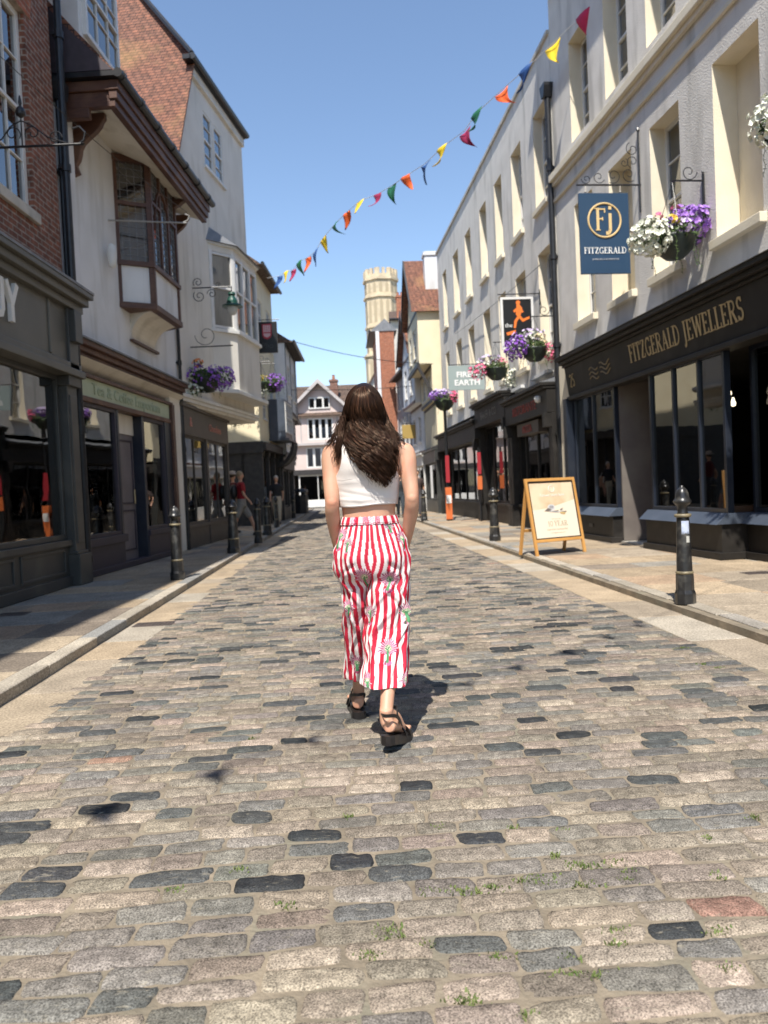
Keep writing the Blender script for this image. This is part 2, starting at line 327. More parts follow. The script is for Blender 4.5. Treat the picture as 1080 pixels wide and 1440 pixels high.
# ------------------------------------------------------------ ground
KC = 0.05
def sf(a, c): # street frame -> world XY  (a along the street, c across, c = X + KC*Y)
    return (c - KC * a, a + KC * c * 0.999)
PZ = 0.065
M('earth', (0.16, 0.14, 0.115), (0.22, 0.19, 0.15), sc=2, rough=0.95)
mb = MB(); mb.box(-900, 900, -900, 900, -0.5, -0.03); tag(mb.build('ground', MATS['earth']), kind='structure')
M('mortar', (0.275, 0.225, 0.16), (0.17, 0.14, 0.10), sc=7, rough=0.95, bump=0.008, bsc=60, c3=(0.20, 0.18, 0.13), sc3=4)
mb = MB()
nx, ny = 40, 300
g = np.random.default_rng(5)
vs = []
for j in range(ny + 1):
    a = -6 + 60 * (j / ny)
    for i in range(nx + 1):
        c = -3.0 + 6.2 * i / nx; x, y = sf(a, c); vs.append((x, y, -0.0050 + 0.0035 * mnoise.noise(Vector((x * 3, y * 3, 0)))))
mb.add(vs, [(j * (nx + 1) + i, j * (nx + 1) + i + 1, (j + 1) * (nx + 1) + i + 1, (j + 1) * (nx + 1) + i) for j in range(ny) for i in range(nx)])
tag(mb.build('mortar_bed', MATS['mortar'], smooth=True), kind='structure')
def left_kerb(a): return -2.06
def right_kerb(a): return 2.88 - 0.022 * (a - 5)
PAL = [((0.285, 0.235, 0.180), 26), ((0.235, 0.195, 0.153), 26), ((0.20, 0.178, 0.152), 18), ((0.16, 0.15, 0.13), 11), ((0.115, 0.114, 0.105), 8), ((0.070, 0.072, 0.070), 8), ((0.034, 0.036, 0.037), 5.5), ((0.24, 0.19, 0.15), 2), ((0.25, 0.15, 0.11), 0.15)]
def pick(pal, r):
    t = r.random() * sum(p[1] for p in pal)
    for i, (c, wgt) in enumerate(pal):
        t -= wgt
        if t <= 0: return i, c
    return len(pal) - 1, pal[-1][0]
V = []; Fc = []; Cc = []
rs = random.Random(11)
def sett(a0, a1, c0, c1, fine):
    k, col = pick(PAL, rs); f = rs.uniform(0.74, 1.08); dark = k in (5, 6)
    al = 0.62 if k == 6 else (0.75 if k == 5 else 0.92)
    col = tuple(min(1, q * f * rs.uniform(.97, 1.03)) for q in col)
    top = rs.uniform(-0.002, 0.004) + (0.002 if dark else 0); tl, tc = rs.uniform(-.022, .022), rs.uniform(-.010, .010)
    jit = [rs.uniform(-.009, .009) for _ in range(8)]
    if fine: us = [0, .045, .13, .32, .5, .68, .87, .955, 1]; vs_ = [0, .09, .28, .5, .72, .91, 1]
    else: us = [0, .1, .5, .9, 1]; vs_ = [0, .2, .8, 1]
    o = len(V); L, W = c1 - c0, a1 - a0; am, cm = (a0 + a1) / 2, (c0 + c1) / 2; rp = rs.uniform(4.0, 9.0) if not dark else rs.uniform(3.2, 7)
    sd = rs.random() * 50
    for v in vs_:
        for u in us:
            U_, V_ = 2 * u - 1, 2 * v - 1
            q = (abs(U_) ** (rp * 1.6) + abs(V_) ** rp) ** (1 / rp); q = max(q, 1e-6)
            mx_ = max(abs(U_), abs(V_)); s_ = mx_ / q if mx_ > 0 else 1
            ed = mx_; s_ = 1 + (s_ - 1) * ed
            cc = cm + U_ * s_ * L / 2 + (jit[0] * V_ + jit[1] * abs(U_) * V_ ) * .6
            aa = am + V_ * s_ * W / 2 + (jit[2] * U_ + jit[3] * U_ * V_) * .8
            x, y = sf(aa, cc)
            if fine:
                nn = mnoise.noise(Vector((x * 30 + sd, y * 30, 0))); x += nn * .007; y += mnoise.noise(Vector((x * 34, y * 34 + sd, 3))) * .007
                z = top + nn * .005 + mnoise.noise(Vector((x * 80, y * 80, sd))) * .002
            else: z = top
            z += tl * (aa - am) + tc * (cc - cm)
            d = max(0, (mx_ - .78) / .22)
            z -= 0.0022 * d if mx_ < .999 else 0.016
            z -= (.002 if dark else .0008) * mx_ ** 2
            V.append((x, y, z)); Cc.append((*col, al))
    n = len(us)
    for j in range(len(vs_) - 1):
        for i in range(n - 1): Fc.append((o + j * n + i, o + j * n + i + 1, o + (j + 1) * n + i + 1, o + (j + 1) * n + i))
a = -1.2
while a < 47:
    pitch = rs.uniform(.08, .106)
    off = 0.05 * math.sin(a * .7); c = left_kerb(a) + .40 - rs.uniform(0, .12); end = right_kerb(a) - .50
    if a < 4: c -= .1; end += .25
    if a < 2.6: c -= .5; end += .2
    while c < end:
        L = rs.choice([rs.uniform(.13, .19), rs.uniform(.16, .23), rs.uniform(.18, .26)])
        if c + L > end - .05: L = max(end - c, .06)
        wv = .022 * math.sin(c * 1.3 + a * .25) + .012 * math.sin(c * 3.1 + a)
        sett(a + .001 + wv + rs.uniform(0, .003), a + pitch - .001 + wv, c + .001, c + L - rs.uniform(.001, .005), a < 10)
        c += L
    a += pitch
me = bpy.data.meshes.new('road'); me.from_pydata(V, [], Fc); me.polygons.foreach_set('use_smooth', [True] * len(Fc))
setcol(me, Cc); me.materials.append(attrmat('sett_stone', nsc=210, namt=.62, bump=.0026, bsc=210, dark_gloss=True, n2sc=24, spec=.3, scratch=True)); me.update()
o = bpy.data.objects.new('road', me); COL.objects.link(o); tag(o, kind='structure')

def slabs(name, rows_fn, a0, a1, z, pal, th=0.05, kind='structure', sd=3, jt=.008, bump=.002, wr=(.5, .85)):
    r = random.Random(sd); V = []; Fs = []; C = []; a = a0
    while a < a1:
        h = r.uniform(*wr); cs = rows_fn(a + h / 2, r)
        for c0, c1 in zip(cs[:-1], cs[1:]):
            k, col = pick(pal, r); f = r.uniform(.85, 1.13); col = tuple(q * f for q in col); zt = z + r.uniform(-.0025, .0025)
            x0, x1, y0, y1 = c0 + jt / 2, c1 - jt / 2, a + jt / 2, a + h - jt / 2; o = len(V); e = .006
            for (ci, ai, zz) in ((x0, y0, zt - th), (x1, y0, zt - th), (x1, y1, zt - th), (x0, y1, zt - th), (x0, y0, zt - e), (x1, y0, zt - e), (x1, y1, zt - e), (x0, y1, zt - e), (x0 + e, y0 + e, zt), (x1 - e, y0 + e, zt), (x1 - e, y1 - e, zt), (x0 + e, y1 - e, zt)):
                X, Y = sf(ai, ci); V.append((X, Y, zz)); C.append((*col, .85))
            for i in range(4):
                Fs.append((o + i, o + (i + 1) % 4, o + 4 + (i + 1) % 4, o + 4 + i)); Fs.append((o + 4 + i, o + 4 + (i + 1) % 4, o + 8 + (i + 1) % 4, o + 8 + i))
            Fs.append((o + 8, o + 9, o + 10, o + 11))
        a += h
    me = bpy.data.meshes.new(name); me.from_pydata(V, [], Fs); setcol(me, C)
    me.materials.append(MATS.get('slab_stone') or attrmat('slab_stone', nsc=70, namt=.34, bump=.002, bsc=70, n2sc=3.5, spec=.3)); me.update()
    o = bpy.data.objects.new(name, me); COL.objects.link(o); return tag(o, kind=kind)
YORK = [((0.36, 0.28, 0.19), 5), ((0.31, 0.255, 0.19), 4), ((0.385, 0.31, 0.22), 3), ((0.255, 0.235, 0.20), 3.5), ((0.34, 0.245, 0.165), 2), ((0.22, 0.18, 0.14), 1.2)]
KERB = [((0.37, 0.325, 0.26), 4), ((0.32, 0.29, 0.25), 3), ((0.24, 0.235, 0.22), 1.5)]
def lrow(a, r):
    out = [left_kerb(a) - .155]; 
    while out[-1] > -7.5: out.append(out[-1] - r.uniform(.5, .95))
    return out[::-1]
def rrow(a, r):
    out = [right_kerb(a) + .155]
    while out[-1] < 8.5: out.append(out[-1] + r.uniform(.5, .95))
    return out
slabs('pavement', lrow, -8, 50, PZ, YORK, sd=4)
slabs('pavement', rrow, -8, 50, PZ, YORK, sd=5)
slabs('kerb', lambda a, r: [left_kerb(a) - .15, left_kerb(a)], -8, 50, PZ + .006, KERB, th=.12, sd=6, wr=(.7, 1.15), jt=.01)
slabs('kerb', lambda a, r: [right_kerb(a), right_kerb(a) + .15], -8, 50, PZ + .006, KERB, th=.12, sd=8, wr=(.5, 1.0), jt=.01)
slabs('gutter', lambda a, r: [left_kerb(a) + .012, left_kerb(a) + .385], 2.6, 50, 0.0, YORK[:3] + KERB[:1], sd=9, wr=(.55, 1.1))
slabs('gutter', lambda a, r: [right_kerb(a) - .49, right_kerb(a) - .012], 4.4, 50, 0.0, YORK[:3] + KERB[:1], sd=10, wr=(.55, 1.1))
mb = MB()
for s_, f_ in ((-1, left_kerb), (1, right_kerb)):
    x0, y0 = sf(-8, f_(0) + s_ * .05); x1, y1 = sf(52, f_(50) + s_ * .05); X = s_ * 12
    pts = [(x0, y0), (X, y0), (X, y1), (x1, y1)]
    mb.prism(pts if s_ > 0 else pts[::-1], -.2, PZ - .008, axis='z')
tag(mb.build('pavement_bed', MATS['mortar']), kind='structure')
# far road beyond the junction
M('far_road', (0.30, 0.27, 0.23), (0.24, 0.22, 0.19), sc=3, rough=.9)
mb = MB(); mb.box(-30, 30, 46.5, 54, -.03, .004); tag(mb.build('road', MATS['far_road']), kind='structure')
# iron covers set flush in the paving
M('iron_cover', (0.10, 0.075, 0.065), (0.06, 0.05, 0.045), sc=20, rough=.7, bump=.002, bsc=60)
def cover(px, py, z, w, l, label, rz=0.05):
    p = gpt(px, py, z); t = empty('access_cover', (p.x, p.y, z), rz, label, 'cover')
    mb = MB(); mb.box(-w / 2, w / 2, -l / 2, l / 2, -.03, .006)
    b = mb.build('frame', MATS['iron_cover'], t)
    mb = MB(); n = 9
    for i in range(n):
        for j in range(int(n * l / w) or 1):
            x = -w / 2 + .02 + (w - .04) * (i + .5) / n; y = -l / 2 + .02 + (l - .04) * (j + .5) / max(1, int(n * l / w)); mb.box(x - .011, x + .011, y - .004, y + .004, .0058, .0095)
    mb.build('tread_plate', MATS['iron_cover'], t)
cover(217, 878, .0, .36, .22, 'small rusty iron cover in the gutter beside the left kerb')
cover(18, 864, PZ, .3, .22, 'dark square cover in the shaded pavement by the grey shopfront')
cover(1065, 806, PZ, .3, .2, 'dark metal cover set in the right pavement near the black shopfront')
# weeds in the joints
M('weed', (0.09, 0.14, 0.03), (0.17, 0.20, 0.06), sc=30, rough=.7)
mb = MB(); rw = random.Random(3)
wpts = [(760, 1235, .05), (765, 1245, .04), (822, 1245, .05), (825, 1220, .03), (878, 1228, .04), (880, 1240, .03), (805, 1217, .03), (868, 1310, .03), (865, 1330, .03), (550, 1308, .05), (548, 1318, .04), (815, 1372, .07), (805, 1350, .03), (700, 1348, .03), (517, 1345, .04), (655, 1410, .04), (740, 1428, .03), (652, 1408, .03), (995, 1180, .02), (1007, 1312, .03), (1060, 1150, .02), (985, 935, .05), (1010, 940, .04), (960, 912, .05), (400, 1275, .03), (335, 1225, .03), (245, 1253, .03), (520, 1345, .03), (610, 1255, .03), (720, 1165, .02), (790, 1170, .02), (1010, 1235, .02), (355, 1040, .03), (490, 1150, .02), (690, 1250, .04), (660, 1256, .05), (640, 1253, .04), (740, 1240, .05), (780, 1205, .02), (620, 1165, .02), (865, 1215, .04), (1025, 1365, .03), (600, 1330, .02)]
for (x, y, s) in wpts:
    p = gpt(x, y, -.004)
    for k in range(int(14 + s * 700)):
        q = p + Vector((rw.gauss(0, s * .55), rw.gauss(0, .009), 0)); h = rw.uniform(.004, .014); an = rw.uniform(0, 6.28); wd = rw.uniform(.0015, .004); ln = rw.uniform(-.008, .008)
        d = Vector((math.cos(an), math.sin(an), 0)) * wd
        tip = q + Vector((ln, rw.uniform(-.008, .008), h))
        mb.add([q - d, q + d, tip + d * .6, tip - d * .6], [(0, 1, 2, 3)])
o = mb.build('weeds', MATS['weed']); tag(o, 'green tufts of weed growing in the joints between the setts', 'weeds', kind='stuff')
# ------------------------------------------------------------ shared building materials
M('render_white', (0.78, 0.78, 0.78), (0.70, 0.70, 0.69), sc=1.6, rough=.85, bump=.004, bsc=25, c3=(0.60, 0.59, 0.56), sc3=1.5, c3s=(1.8, 1.8, .3))
M('render_cream', (0.78, 0.74, 0.66), (0.71, 0.67, 0.59), sc=1.5, rough=.85, bump=.004, bsc=22, c3=(0.60, 0.56, 0.48), sc3=1.5, c3s=(1.8, 1.8, .3))
M('render_yellow', (0.80, 0.71, 0.50), (0.74, 0.65, 0.45), sc=2, rough=.85, bump=.003)
M('roughcast', (0.78, 0.74, 0.67), (0.69, 0.65, 0.585), sc=2.2, rough=.92, bump=.008, bsc=42, c3=(0.52, 0.49, 0.435), sc3=1.6, c3s=(1.6, 1.6, .28))
M('reveal_cream', (0.80, 0.72, 0.56), (0.74, 0.66, 0.50), sc=3, rough=.75, bump=.002)
brickmat('brick_red', (0.26, 0.095, 0.055), (0.17, 0.065, 0.04), (0.33, 0.27, 0.22), stain=.45)
brickmat('brick_orange', (0.42, 0.13, 0.06), (0.34, 0.10, 0.05), (0.40, 0.25, 0.17), stain=.3)
brickmat('roof_tile', (0.27, 0.11, 0.065), (0.19, 0.085, 0.055), (0.05, 0.03, 0.025), bw=.17, bh=.085, ms=.009, bump=.02, patch=(0.40, 0.25, 0.10), stain=.5)
brickmat('roof_tile_dark', (0.16, 0.10, 0.07), (0.11, 0.075, 0.055), (0.04, 0.03, 0.025), bw=.17, bh=.1, ms=.009, bump=.02, stain=.5)
M('timber_brown', (0.105, 0.046, 0.028), (0.07, 0.031, 0.02), sc=6, rough=.5, bump=.002, stretch=(1, 1, 6), c3=(0.15, 0.075, 0.045), sc3=2)
M('timber_black', (0.022, 0.02, 0.02), (0.045, 0.04, 0.038), sc=6, rough=.55, bump=.003)
M('paint_white', (0.78, 0.77, 0.74), (0.70, 0.69, 0.65), sc=4, rough=.45)
M('paint_grey', (0.052, 0.053, 0.050), (0.043, 0.044, 0.042), sc=3, rough=.42, bump=.001, c3=(0.08, 0.077, 0.066), sc3=2)
M('paint_greylight', (0.115, 0.11, 0.093), (0.098, 0.094, 0.08), sc=3, rough=.45)
M('paint_charcoal', (0.020, 0.018, 0.016), (0.028, 0.025, 0.022), sc=5, rough=.5, spec=.25, c3=(0.038, 0.034, 0.03), sc3=3)
M('paint_navy', (0.012, 0.016, 0.028), (0.017, 0.022, 0.034), sc=5, rough=.35, c3=(0.025, 0.029, 0.04), sc3=3)
M('paint_bluegrey', (0.075, 0.09, 0.12), (0.06, 0.075, 0.10), sc=4, rough=.4)
M('paint_brown', (0.085, 0.07, 0.055), (0.07, 0.055, 0.045), sc=4, rough=.5)
M('sign_green', (0.47, 0.52, 0.36), (0.42, 0.47, 0.32), sc=3, rough=.6)
M('cast_iron', (0.012, 0.013, 0.015), (0.022, 0.022, 0.024), sc=12, rough=.38, bump=.001)
M('lead', (0.16, 0.17, 0.18), (0.24, 0.24, 0.25), sc=6, rough=.6, bump=.003)
M('stone_sill', (0.60, 0.56, 0.49), (0.50, 0.47, 0.41), sc=5, rough=.8, bump=.002, c3=(0.36, 0.34, 0.30), sc3=3)
M('gilt', (0.55, 0.42, 0.22), (0.48, 0.36, 0.18), sc=20, rough=.45)
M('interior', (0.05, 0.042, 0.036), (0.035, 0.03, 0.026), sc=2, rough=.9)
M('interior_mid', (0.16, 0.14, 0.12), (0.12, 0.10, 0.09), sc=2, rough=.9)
M('curtain', (0.50, 0.50, 0.50), (0.38, 0.38, 0.39), sc=6, rough=.9, stretch=(6, 1, .6))
glassmat('window_glass', (0.55, 0.6, 0.6), boost=.16)
glassmat('shop_glass', (0.86, 0.89, 0.88), boost=.07)
glassmat('shop_glass_dark', (0.34, 0.38, 0.40), boost=.09)
IRON = MATS['cast_iron']; WH = MATS['paint_white']; SG = MATS['shop_glass']; WG = MATS['window_glass']

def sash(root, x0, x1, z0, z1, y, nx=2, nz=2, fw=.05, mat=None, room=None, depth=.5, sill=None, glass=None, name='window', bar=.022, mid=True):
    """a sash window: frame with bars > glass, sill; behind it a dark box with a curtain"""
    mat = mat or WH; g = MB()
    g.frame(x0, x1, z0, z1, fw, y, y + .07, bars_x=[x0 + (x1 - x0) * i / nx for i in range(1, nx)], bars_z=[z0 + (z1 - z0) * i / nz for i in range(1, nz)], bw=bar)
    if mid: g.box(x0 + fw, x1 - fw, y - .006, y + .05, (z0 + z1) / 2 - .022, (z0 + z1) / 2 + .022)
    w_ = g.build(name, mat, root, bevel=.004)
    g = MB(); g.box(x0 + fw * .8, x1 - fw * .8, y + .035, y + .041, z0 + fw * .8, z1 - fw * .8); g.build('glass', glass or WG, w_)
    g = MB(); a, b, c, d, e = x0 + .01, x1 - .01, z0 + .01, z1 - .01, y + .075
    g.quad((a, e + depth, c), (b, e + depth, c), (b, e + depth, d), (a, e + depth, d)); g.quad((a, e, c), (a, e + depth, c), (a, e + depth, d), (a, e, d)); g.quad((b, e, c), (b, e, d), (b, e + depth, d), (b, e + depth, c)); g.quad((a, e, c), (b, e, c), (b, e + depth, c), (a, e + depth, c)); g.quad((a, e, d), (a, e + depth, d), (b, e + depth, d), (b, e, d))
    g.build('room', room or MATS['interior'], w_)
    if sill:
        g = MB(); g.box(x0 - .07, x1 + .07, sill[0], y + .02, z0 - sill[1], z0 + .002); g.build('sill', sill[2], w_, bevel=.008)
    return w_
def curtains(w_, x0, x1, z0, z1, y, side=.3, mat=None):
    g = MB(); n = 14
    for (a, b) in ((x0, x0 + (x1 - x0) * side), (x1 - (x1 - x0) * side, x1)):
        vs = []
        for i in range(n + 1):
            x = a + (b - a) * i / n; yy = y + .02 * math.sin(i * 1.9); vs += [(x, yy, z0), (x, yy, z1)]
        g.add(vs, [(2 * i, 2 * i + 2, 2 * i + 3, 2 * i + 1) for i in range(n)])
    g.build('curtain', mat or MATS['curtain'], w_, smooth=True)
def downpipe(root, x, y, z0, z1, r=.04, mat=None, hopper=True, name='downpipe'):
    g = MB(); g.tube([(x, y, z0), (x, y, z1)], r, 12)
    z = z0 + .3
    while z < z1: g.tube([(x, y, z - .05), (x, y, z + .05)], r * 1.35, 12); g.box(x - .07, x + .07, y + r * .6, y + r + .03, z - .02, z + .02); z += 1.8
    o_ = g.build(name, mat or IRON, root, smooth=False)
    if hopper:
        h = MB(); h.prism([(x - .07, z1), (x + .07, z1), (x + .14, z1 + .2), (x + .14, z1 + .26), (x - .14, z1 + .26), (x - .14, z1 + .2)], y - .11, y + .09); h.build('hopper', mat or IRON, o_)
    return o_
def scroll(mb, cx, cy, cz, r, turns=1.4, a0=0, dirn=1, rad=.007, ax=(1, 0, 0), az=(0, 0, 1)):
    ax = Vector(ax); az = Vector(az); pts = []; n = 26
    for i in range(n + 1):
        t = i / n; rr = r * (1 - .8 * t); an = a0 + dirn * t * turns * 2 * math.pi; pts.append(Vector((cx, cy, cz)) + ax * (rr * math.cos(an)) + az * (rr * math.sin(an)))
    mb.tube(pts, rad, 6); return mb
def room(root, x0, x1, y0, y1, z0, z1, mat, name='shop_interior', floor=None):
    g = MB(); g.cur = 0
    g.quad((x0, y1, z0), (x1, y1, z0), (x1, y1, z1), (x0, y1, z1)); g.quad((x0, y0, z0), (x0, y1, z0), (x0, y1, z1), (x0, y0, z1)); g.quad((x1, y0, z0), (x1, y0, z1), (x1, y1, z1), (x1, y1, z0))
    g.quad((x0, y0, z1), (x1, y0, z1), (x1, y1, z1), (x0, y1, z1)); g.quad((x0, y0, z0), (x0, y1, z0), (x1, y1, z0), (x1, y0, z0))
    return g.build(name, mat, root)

# ============================================================ A: brick house with grey shopfront (near left)
FA = Fac(-4.25, 0, 0, 1)
rA = FA.root('brick_building', 'red brick building with a grey shopfront at the left edge, a white sash window above', 'building')
XA = 10.62
g = MB(); hw = [(8.55, 9.85, 4.85, 7.35), (5.9, 7.2, 4.85, 7.35)]
g.wall(-3, XA, 4.05, 10.5, hw, rev=.12, mat=0); g.shell(-3, XA, 0, 10.5, 8, mat=0); g.build('wall', MATS['brick_red'], rA)
g = MB(); g.prism([(-.15, 10.5), (8, 10.5), (3.8, 14.0)], -3, XA, axis='x'); g.build('roof', MATS['roof_tile'], rA)
for (a, b, c, d) in hw:
    w_ = sash(rA, a, b, c, d, .07, 3, 4, fw=.085, sill=(-.05, .13, MATS['stone_sill']))
    curtains(w_, a + .1, b - .1, c + .1, d - .1, .2, .3)
for (a, b, c, d) in hw[:2]:
    n = 16; g = MB()
    for i in range(n):
        t0, t1 = i / n, (i + .92) / n; x0 = a - .16 + (b - a + .32) * t0; x1 = a - .16 + (b - a + .32) * t1
        sk0 = (t0 - .5) * .16; sk1 = (t1 - .5) * .16
        g.prism([(x0, d + .002), (x1, d + .002), (x1 + sk1, d + .32), (x0 + sk0, d + .32)], -.014, .01)
    g.build('brick_arch', MATS['brick_orange'], rA)
# shopfront
GR = MATS['paint_grey']; GL = MATS['paint_greylight']
g = MB()
g.box(-3, XA - .02, -.16, .1, 3.02, 3.78); g.box(-3, XA + .03, -.24, .1, 3.74, 3.84); g.box(-3, XA + .07, -.31, .1, 3.84, 3.94); g.box(-3, XA + .10, -.37, .1, 3.94, 4.01)
g.box(-3, XA - .02, -.20, .1, 2.94, 3.03); g.box(-3, XA, -.24, .1, 2.85, 2.945)
for x in (9.70, 6.2): g.box(x - .03, x + .03, -.18, -.15, 3.06, 3.74)
g.build('fascia', GL, rA, bevel=.01)
g = MB(); g.box(-3, XA + .1, -.38, .1, 4.01, 4.045); g.build('lead_flashing', MATS['lead'], rA)
for x in (10.36, 6.0):
    g = MB()
    g.box(x - .16, x + .16, -.14, .12, .07, 2.85); g.box(x - .2, x + .2, -.2, .12, .07, .48); g.box(x - .2, x + .2, -.19, .12, 2.72, 2.85); g.box(x - .11, x + .11, -.155, .1, .62, 2.6); g.box(x - .18, x + .18, -.17, .12, .48, .52)
    g.box(x - .15, x + .15, -.2, .1, 2.85, 3.75); g.box(x - .12, x + .12, -.28, .1, 3.3, 3.72)
    g.build('pilaster', GR, rA, bevel=.008)
g = MB(); g.box(6.2, 10.2, -.05, .12, .07, .62, 0); g.box(6.2, 10.2, -.10, .13, .60, .68, 0); g.box(6.2, 10.2, -.09, .1, .07, .2, 0)
for (a, b) in ((6.35, 7.6), (7.75, 8.65), (8.8, 10.05)):
    g.frame(a, b, .24, .57, .04, -.068, -.04)
g.build('stallriser', GR, rA, bevel=.006)
g = MB(); g.frame(6.2, 10.2, .68, 2.86, .07, -.03, .07, bars_x=[8.3], bw=.06); f_ = g.build('shop_window', GR, rA, bevel=.006)
g = MB(); g.box(6.26, 10.14, .01, .018, .74, 2.8); g.build('glass', SG, f_)
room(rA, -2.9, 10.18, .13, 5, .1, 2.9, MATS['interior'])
g = MB(); g.box(-3, 5.82, -.04, .12, .07, 2.86); g.build('shop_panel', GR, rA)
g = MB(); g.box(6.3, 10.1, .14, .75, .64, .70); g.build('display_shelf', MATS['interior_mid'], rA)
M('card_white', (.75, .75, .72), rough=.7); M('card_orange', (.85, .22, .05), rough=.7)
g = MB(); g.box(9.02, 9.32, .3, .315, 1.02, 1.28, 0); g.box(9.02, 9.28, .295, .31, .82, 1.0, 1); g.build('display_card', [MATS['card_white'], MATS['card_orange']], rA)
g = MB(); serif = [([(.0, 1), (.0, .2), (.1, .03), (.3, .03), (.4, .2), (.4, 1)], .14), ]
def sansstroke(g, pl, x, z, h, wd, y0, th):
    for k, (a, b) in enumerate(zip(pl[:-1], pl[1:])):
        d = Vector((b[0] - a[0], b[1] - a[1])); l = d.length; d /= l; nn = Vector((-d.y, d.x)) * wd / 2; e = d * wd * .3
        q = [(a[0] - e.x + nn.x, a[1] - e.y + nn.y), (a[0] - e.x - nn.x, a[1] - e.y - nn.y), (b[0] + e.x - nn.x, b[1] + e.y - nn.y), (b[0] + e.x + nn.x, b[1] + e.y + nn.y)]
        g.prism([(x + p[0] * h, z + p[1] * h) for p in q], y0 - th - .0007 * k, y0)
sansstroke(g, [(0, 1), (0, .25), (.08, .09), (.25, .05), (.42, .09), (.5, .25), (.5, 1)], 8.22, 3.22, .42, .17, -.16, .05)
sansstroke(g, [(0, 1), (.27, .5), (.54, 1)], 8.55, 3.22, .42, .17, -.16, .05); sansstroke(g, [(.27, .55), (.27, .05)], 8.55, 3.22, .42, .17, -.16, .047)
g.build('raised_letters', WH, rA)
downpipe(rA, 10.72, -.09, .07, 10.4, .05, hopper=False)
downpipe(rA, 10.84, .02, .07, 6.75, .035, hopper=True, name='waste_pipe')

# ============================================================ B: white jettied building with oriel window
FB = Fac(-4.38, 10.75, 0.04, 1)
rB = FB.root('jettied_building', 'white jettied building with a brown oriel window above a green signed shopfront', 'building')
BX = 5.3; RW = MATS['render_white']; TB = MATS['timber_brown']
g = MB(); g.wall(.12, BX, 3.5, 7.1, [(2.45, 4.25, 4.5, 6.95)], rev=.1); g.shell(.12, BX, 0, 7.1, 7)
g.box(.12, .62, -.07, 0.0, 3.52, 6.8); g.build('wall', RW, rB)
# jetty moulding
g = MB(); g.box(.05, BX, -.10, .05, 3.26, 3.34); g.box(.02, BX, -.16, .04, 3.34, 3.42); g.box(.0, BX, -.22, .03, 3.42, 3.50); g.build('jetty_beam', TB, rB, bevel=.012)
g = MB(); g.box(-.02, BX, -.25, .02, 3.5, 3.525); g.build('lead_flashing', MATS['lead'], rB)
g = MB(); g.prism([(-.16, 3.26), (.3, 3.26), (.3, 3.02)], .05, BX, axis='x'); g.build('jetty_soffit', MATS['render_cream'], rB)
# eaves
g = MB(); g.prism([(-.8, 6.76), (.06, 7.06), (.06, 7.09), (-.8, 6.79)], .35, BX - .2, axis='x'); g.build('eaves_soffit', MATS['render_cream'], rB)
g = MB(); g.box(.32, BX - .17, -.83, -.73, 6.74, 6.84); g.box(.3, BX - .15, -.87, -.75, 6.84, 6.96); g.box(.28, BX - .13, -.9, -.76, 6.96, 7.10)
g.box(.325, .42, -.74, .1, 6.742, 6.958); g.box(.285, .44, -.77, .1, 6.958, 7.098); g.box(.31, .41, -.45, .08, 6.6, 6.74); g.build('eaves_fascia', TB, rB, bevel=.01)
g = MB(); g.tube([(.2, -.93, 7.15), (BX - .02, -.93, 7.16)], .065, 10); g.box(.2, .42, -.95, .1, 7.11, 7.18); 
for i in range(7): g.tube([(.3 + i * .76, -.93, 7.155), (.36 + i * .76, -.93, 7.155)], .08, 10)
g.build('gutter', IRON, rB)
def bracket_mb(x0, x1, dep, z1, h):
    g = MB(); pts = [(0, z1), (-dep, z1), (-dep, z1 - .1 * h)]
    for i in range(9):
        t = i / 8; pts.append((-dep * (.86 * (1 - t) ** 1.3 + .08 + .07 * math.sin(t * 9)), z1 - h * (.14 + .72 * t)))
    pts += [(-.10, z1 - h), (0, z1 - h * 1.04)]
    return g.prism(pts, x0, x1, axis='x')
for x in (.75, 4.95):
    g = bracket_mb(x - .05, x + .05, .52, 6.86, .85); g.build('eaves_bracket', TB, rB, bevel=.01)
g = bracket_mb(3.98, 4.1, .7, 6.82, .5); g.build('eaves_bracket', TB, rB, bevel=.01)
# roof of B, with a dormer
g = MB(); g.prism([(-.9, 7.13), (-.85, 7.23), (-.3, 7.85), (3.2, 12.0), (6.9, 7.2), (6.9, 7.1), (.1, 7.1)], .3, BX - .1, axis='x'); g.build('roof', MATS['roof_tile'], rB)
M('slate_purple', (0.06, 0.045, 0.055), (0.045, 0.035, 0.04), sc=8, rough=.7)
g = MB(); g.prism([(-.85, 7.2), (-.2, 7.85), (1.5, 9.9), (1.5, 7.2)], .22, .295, axis='x'); g.build('gable_cladding', MATS['slate_purple'], rB)
g = MB(); g.box(1.0, 2.6, -.1, 1.6, 8.1, 9.9); d_ = g.build('dormer', WH, rB, bevel=.01)
g = MB(); g.prism([(.85, 9.9), (2.75, 9.9), (1.8, 10.6)], -.2, 2.2); g.build('dormer_roof', MATS['roof_tile'], d_)
sash(rB, 1.12, 2.48, 8.25, 9.75, -.165, 3, 3, fw=.07, depth=.02, name='dormer_window', room=MATS['interior'])
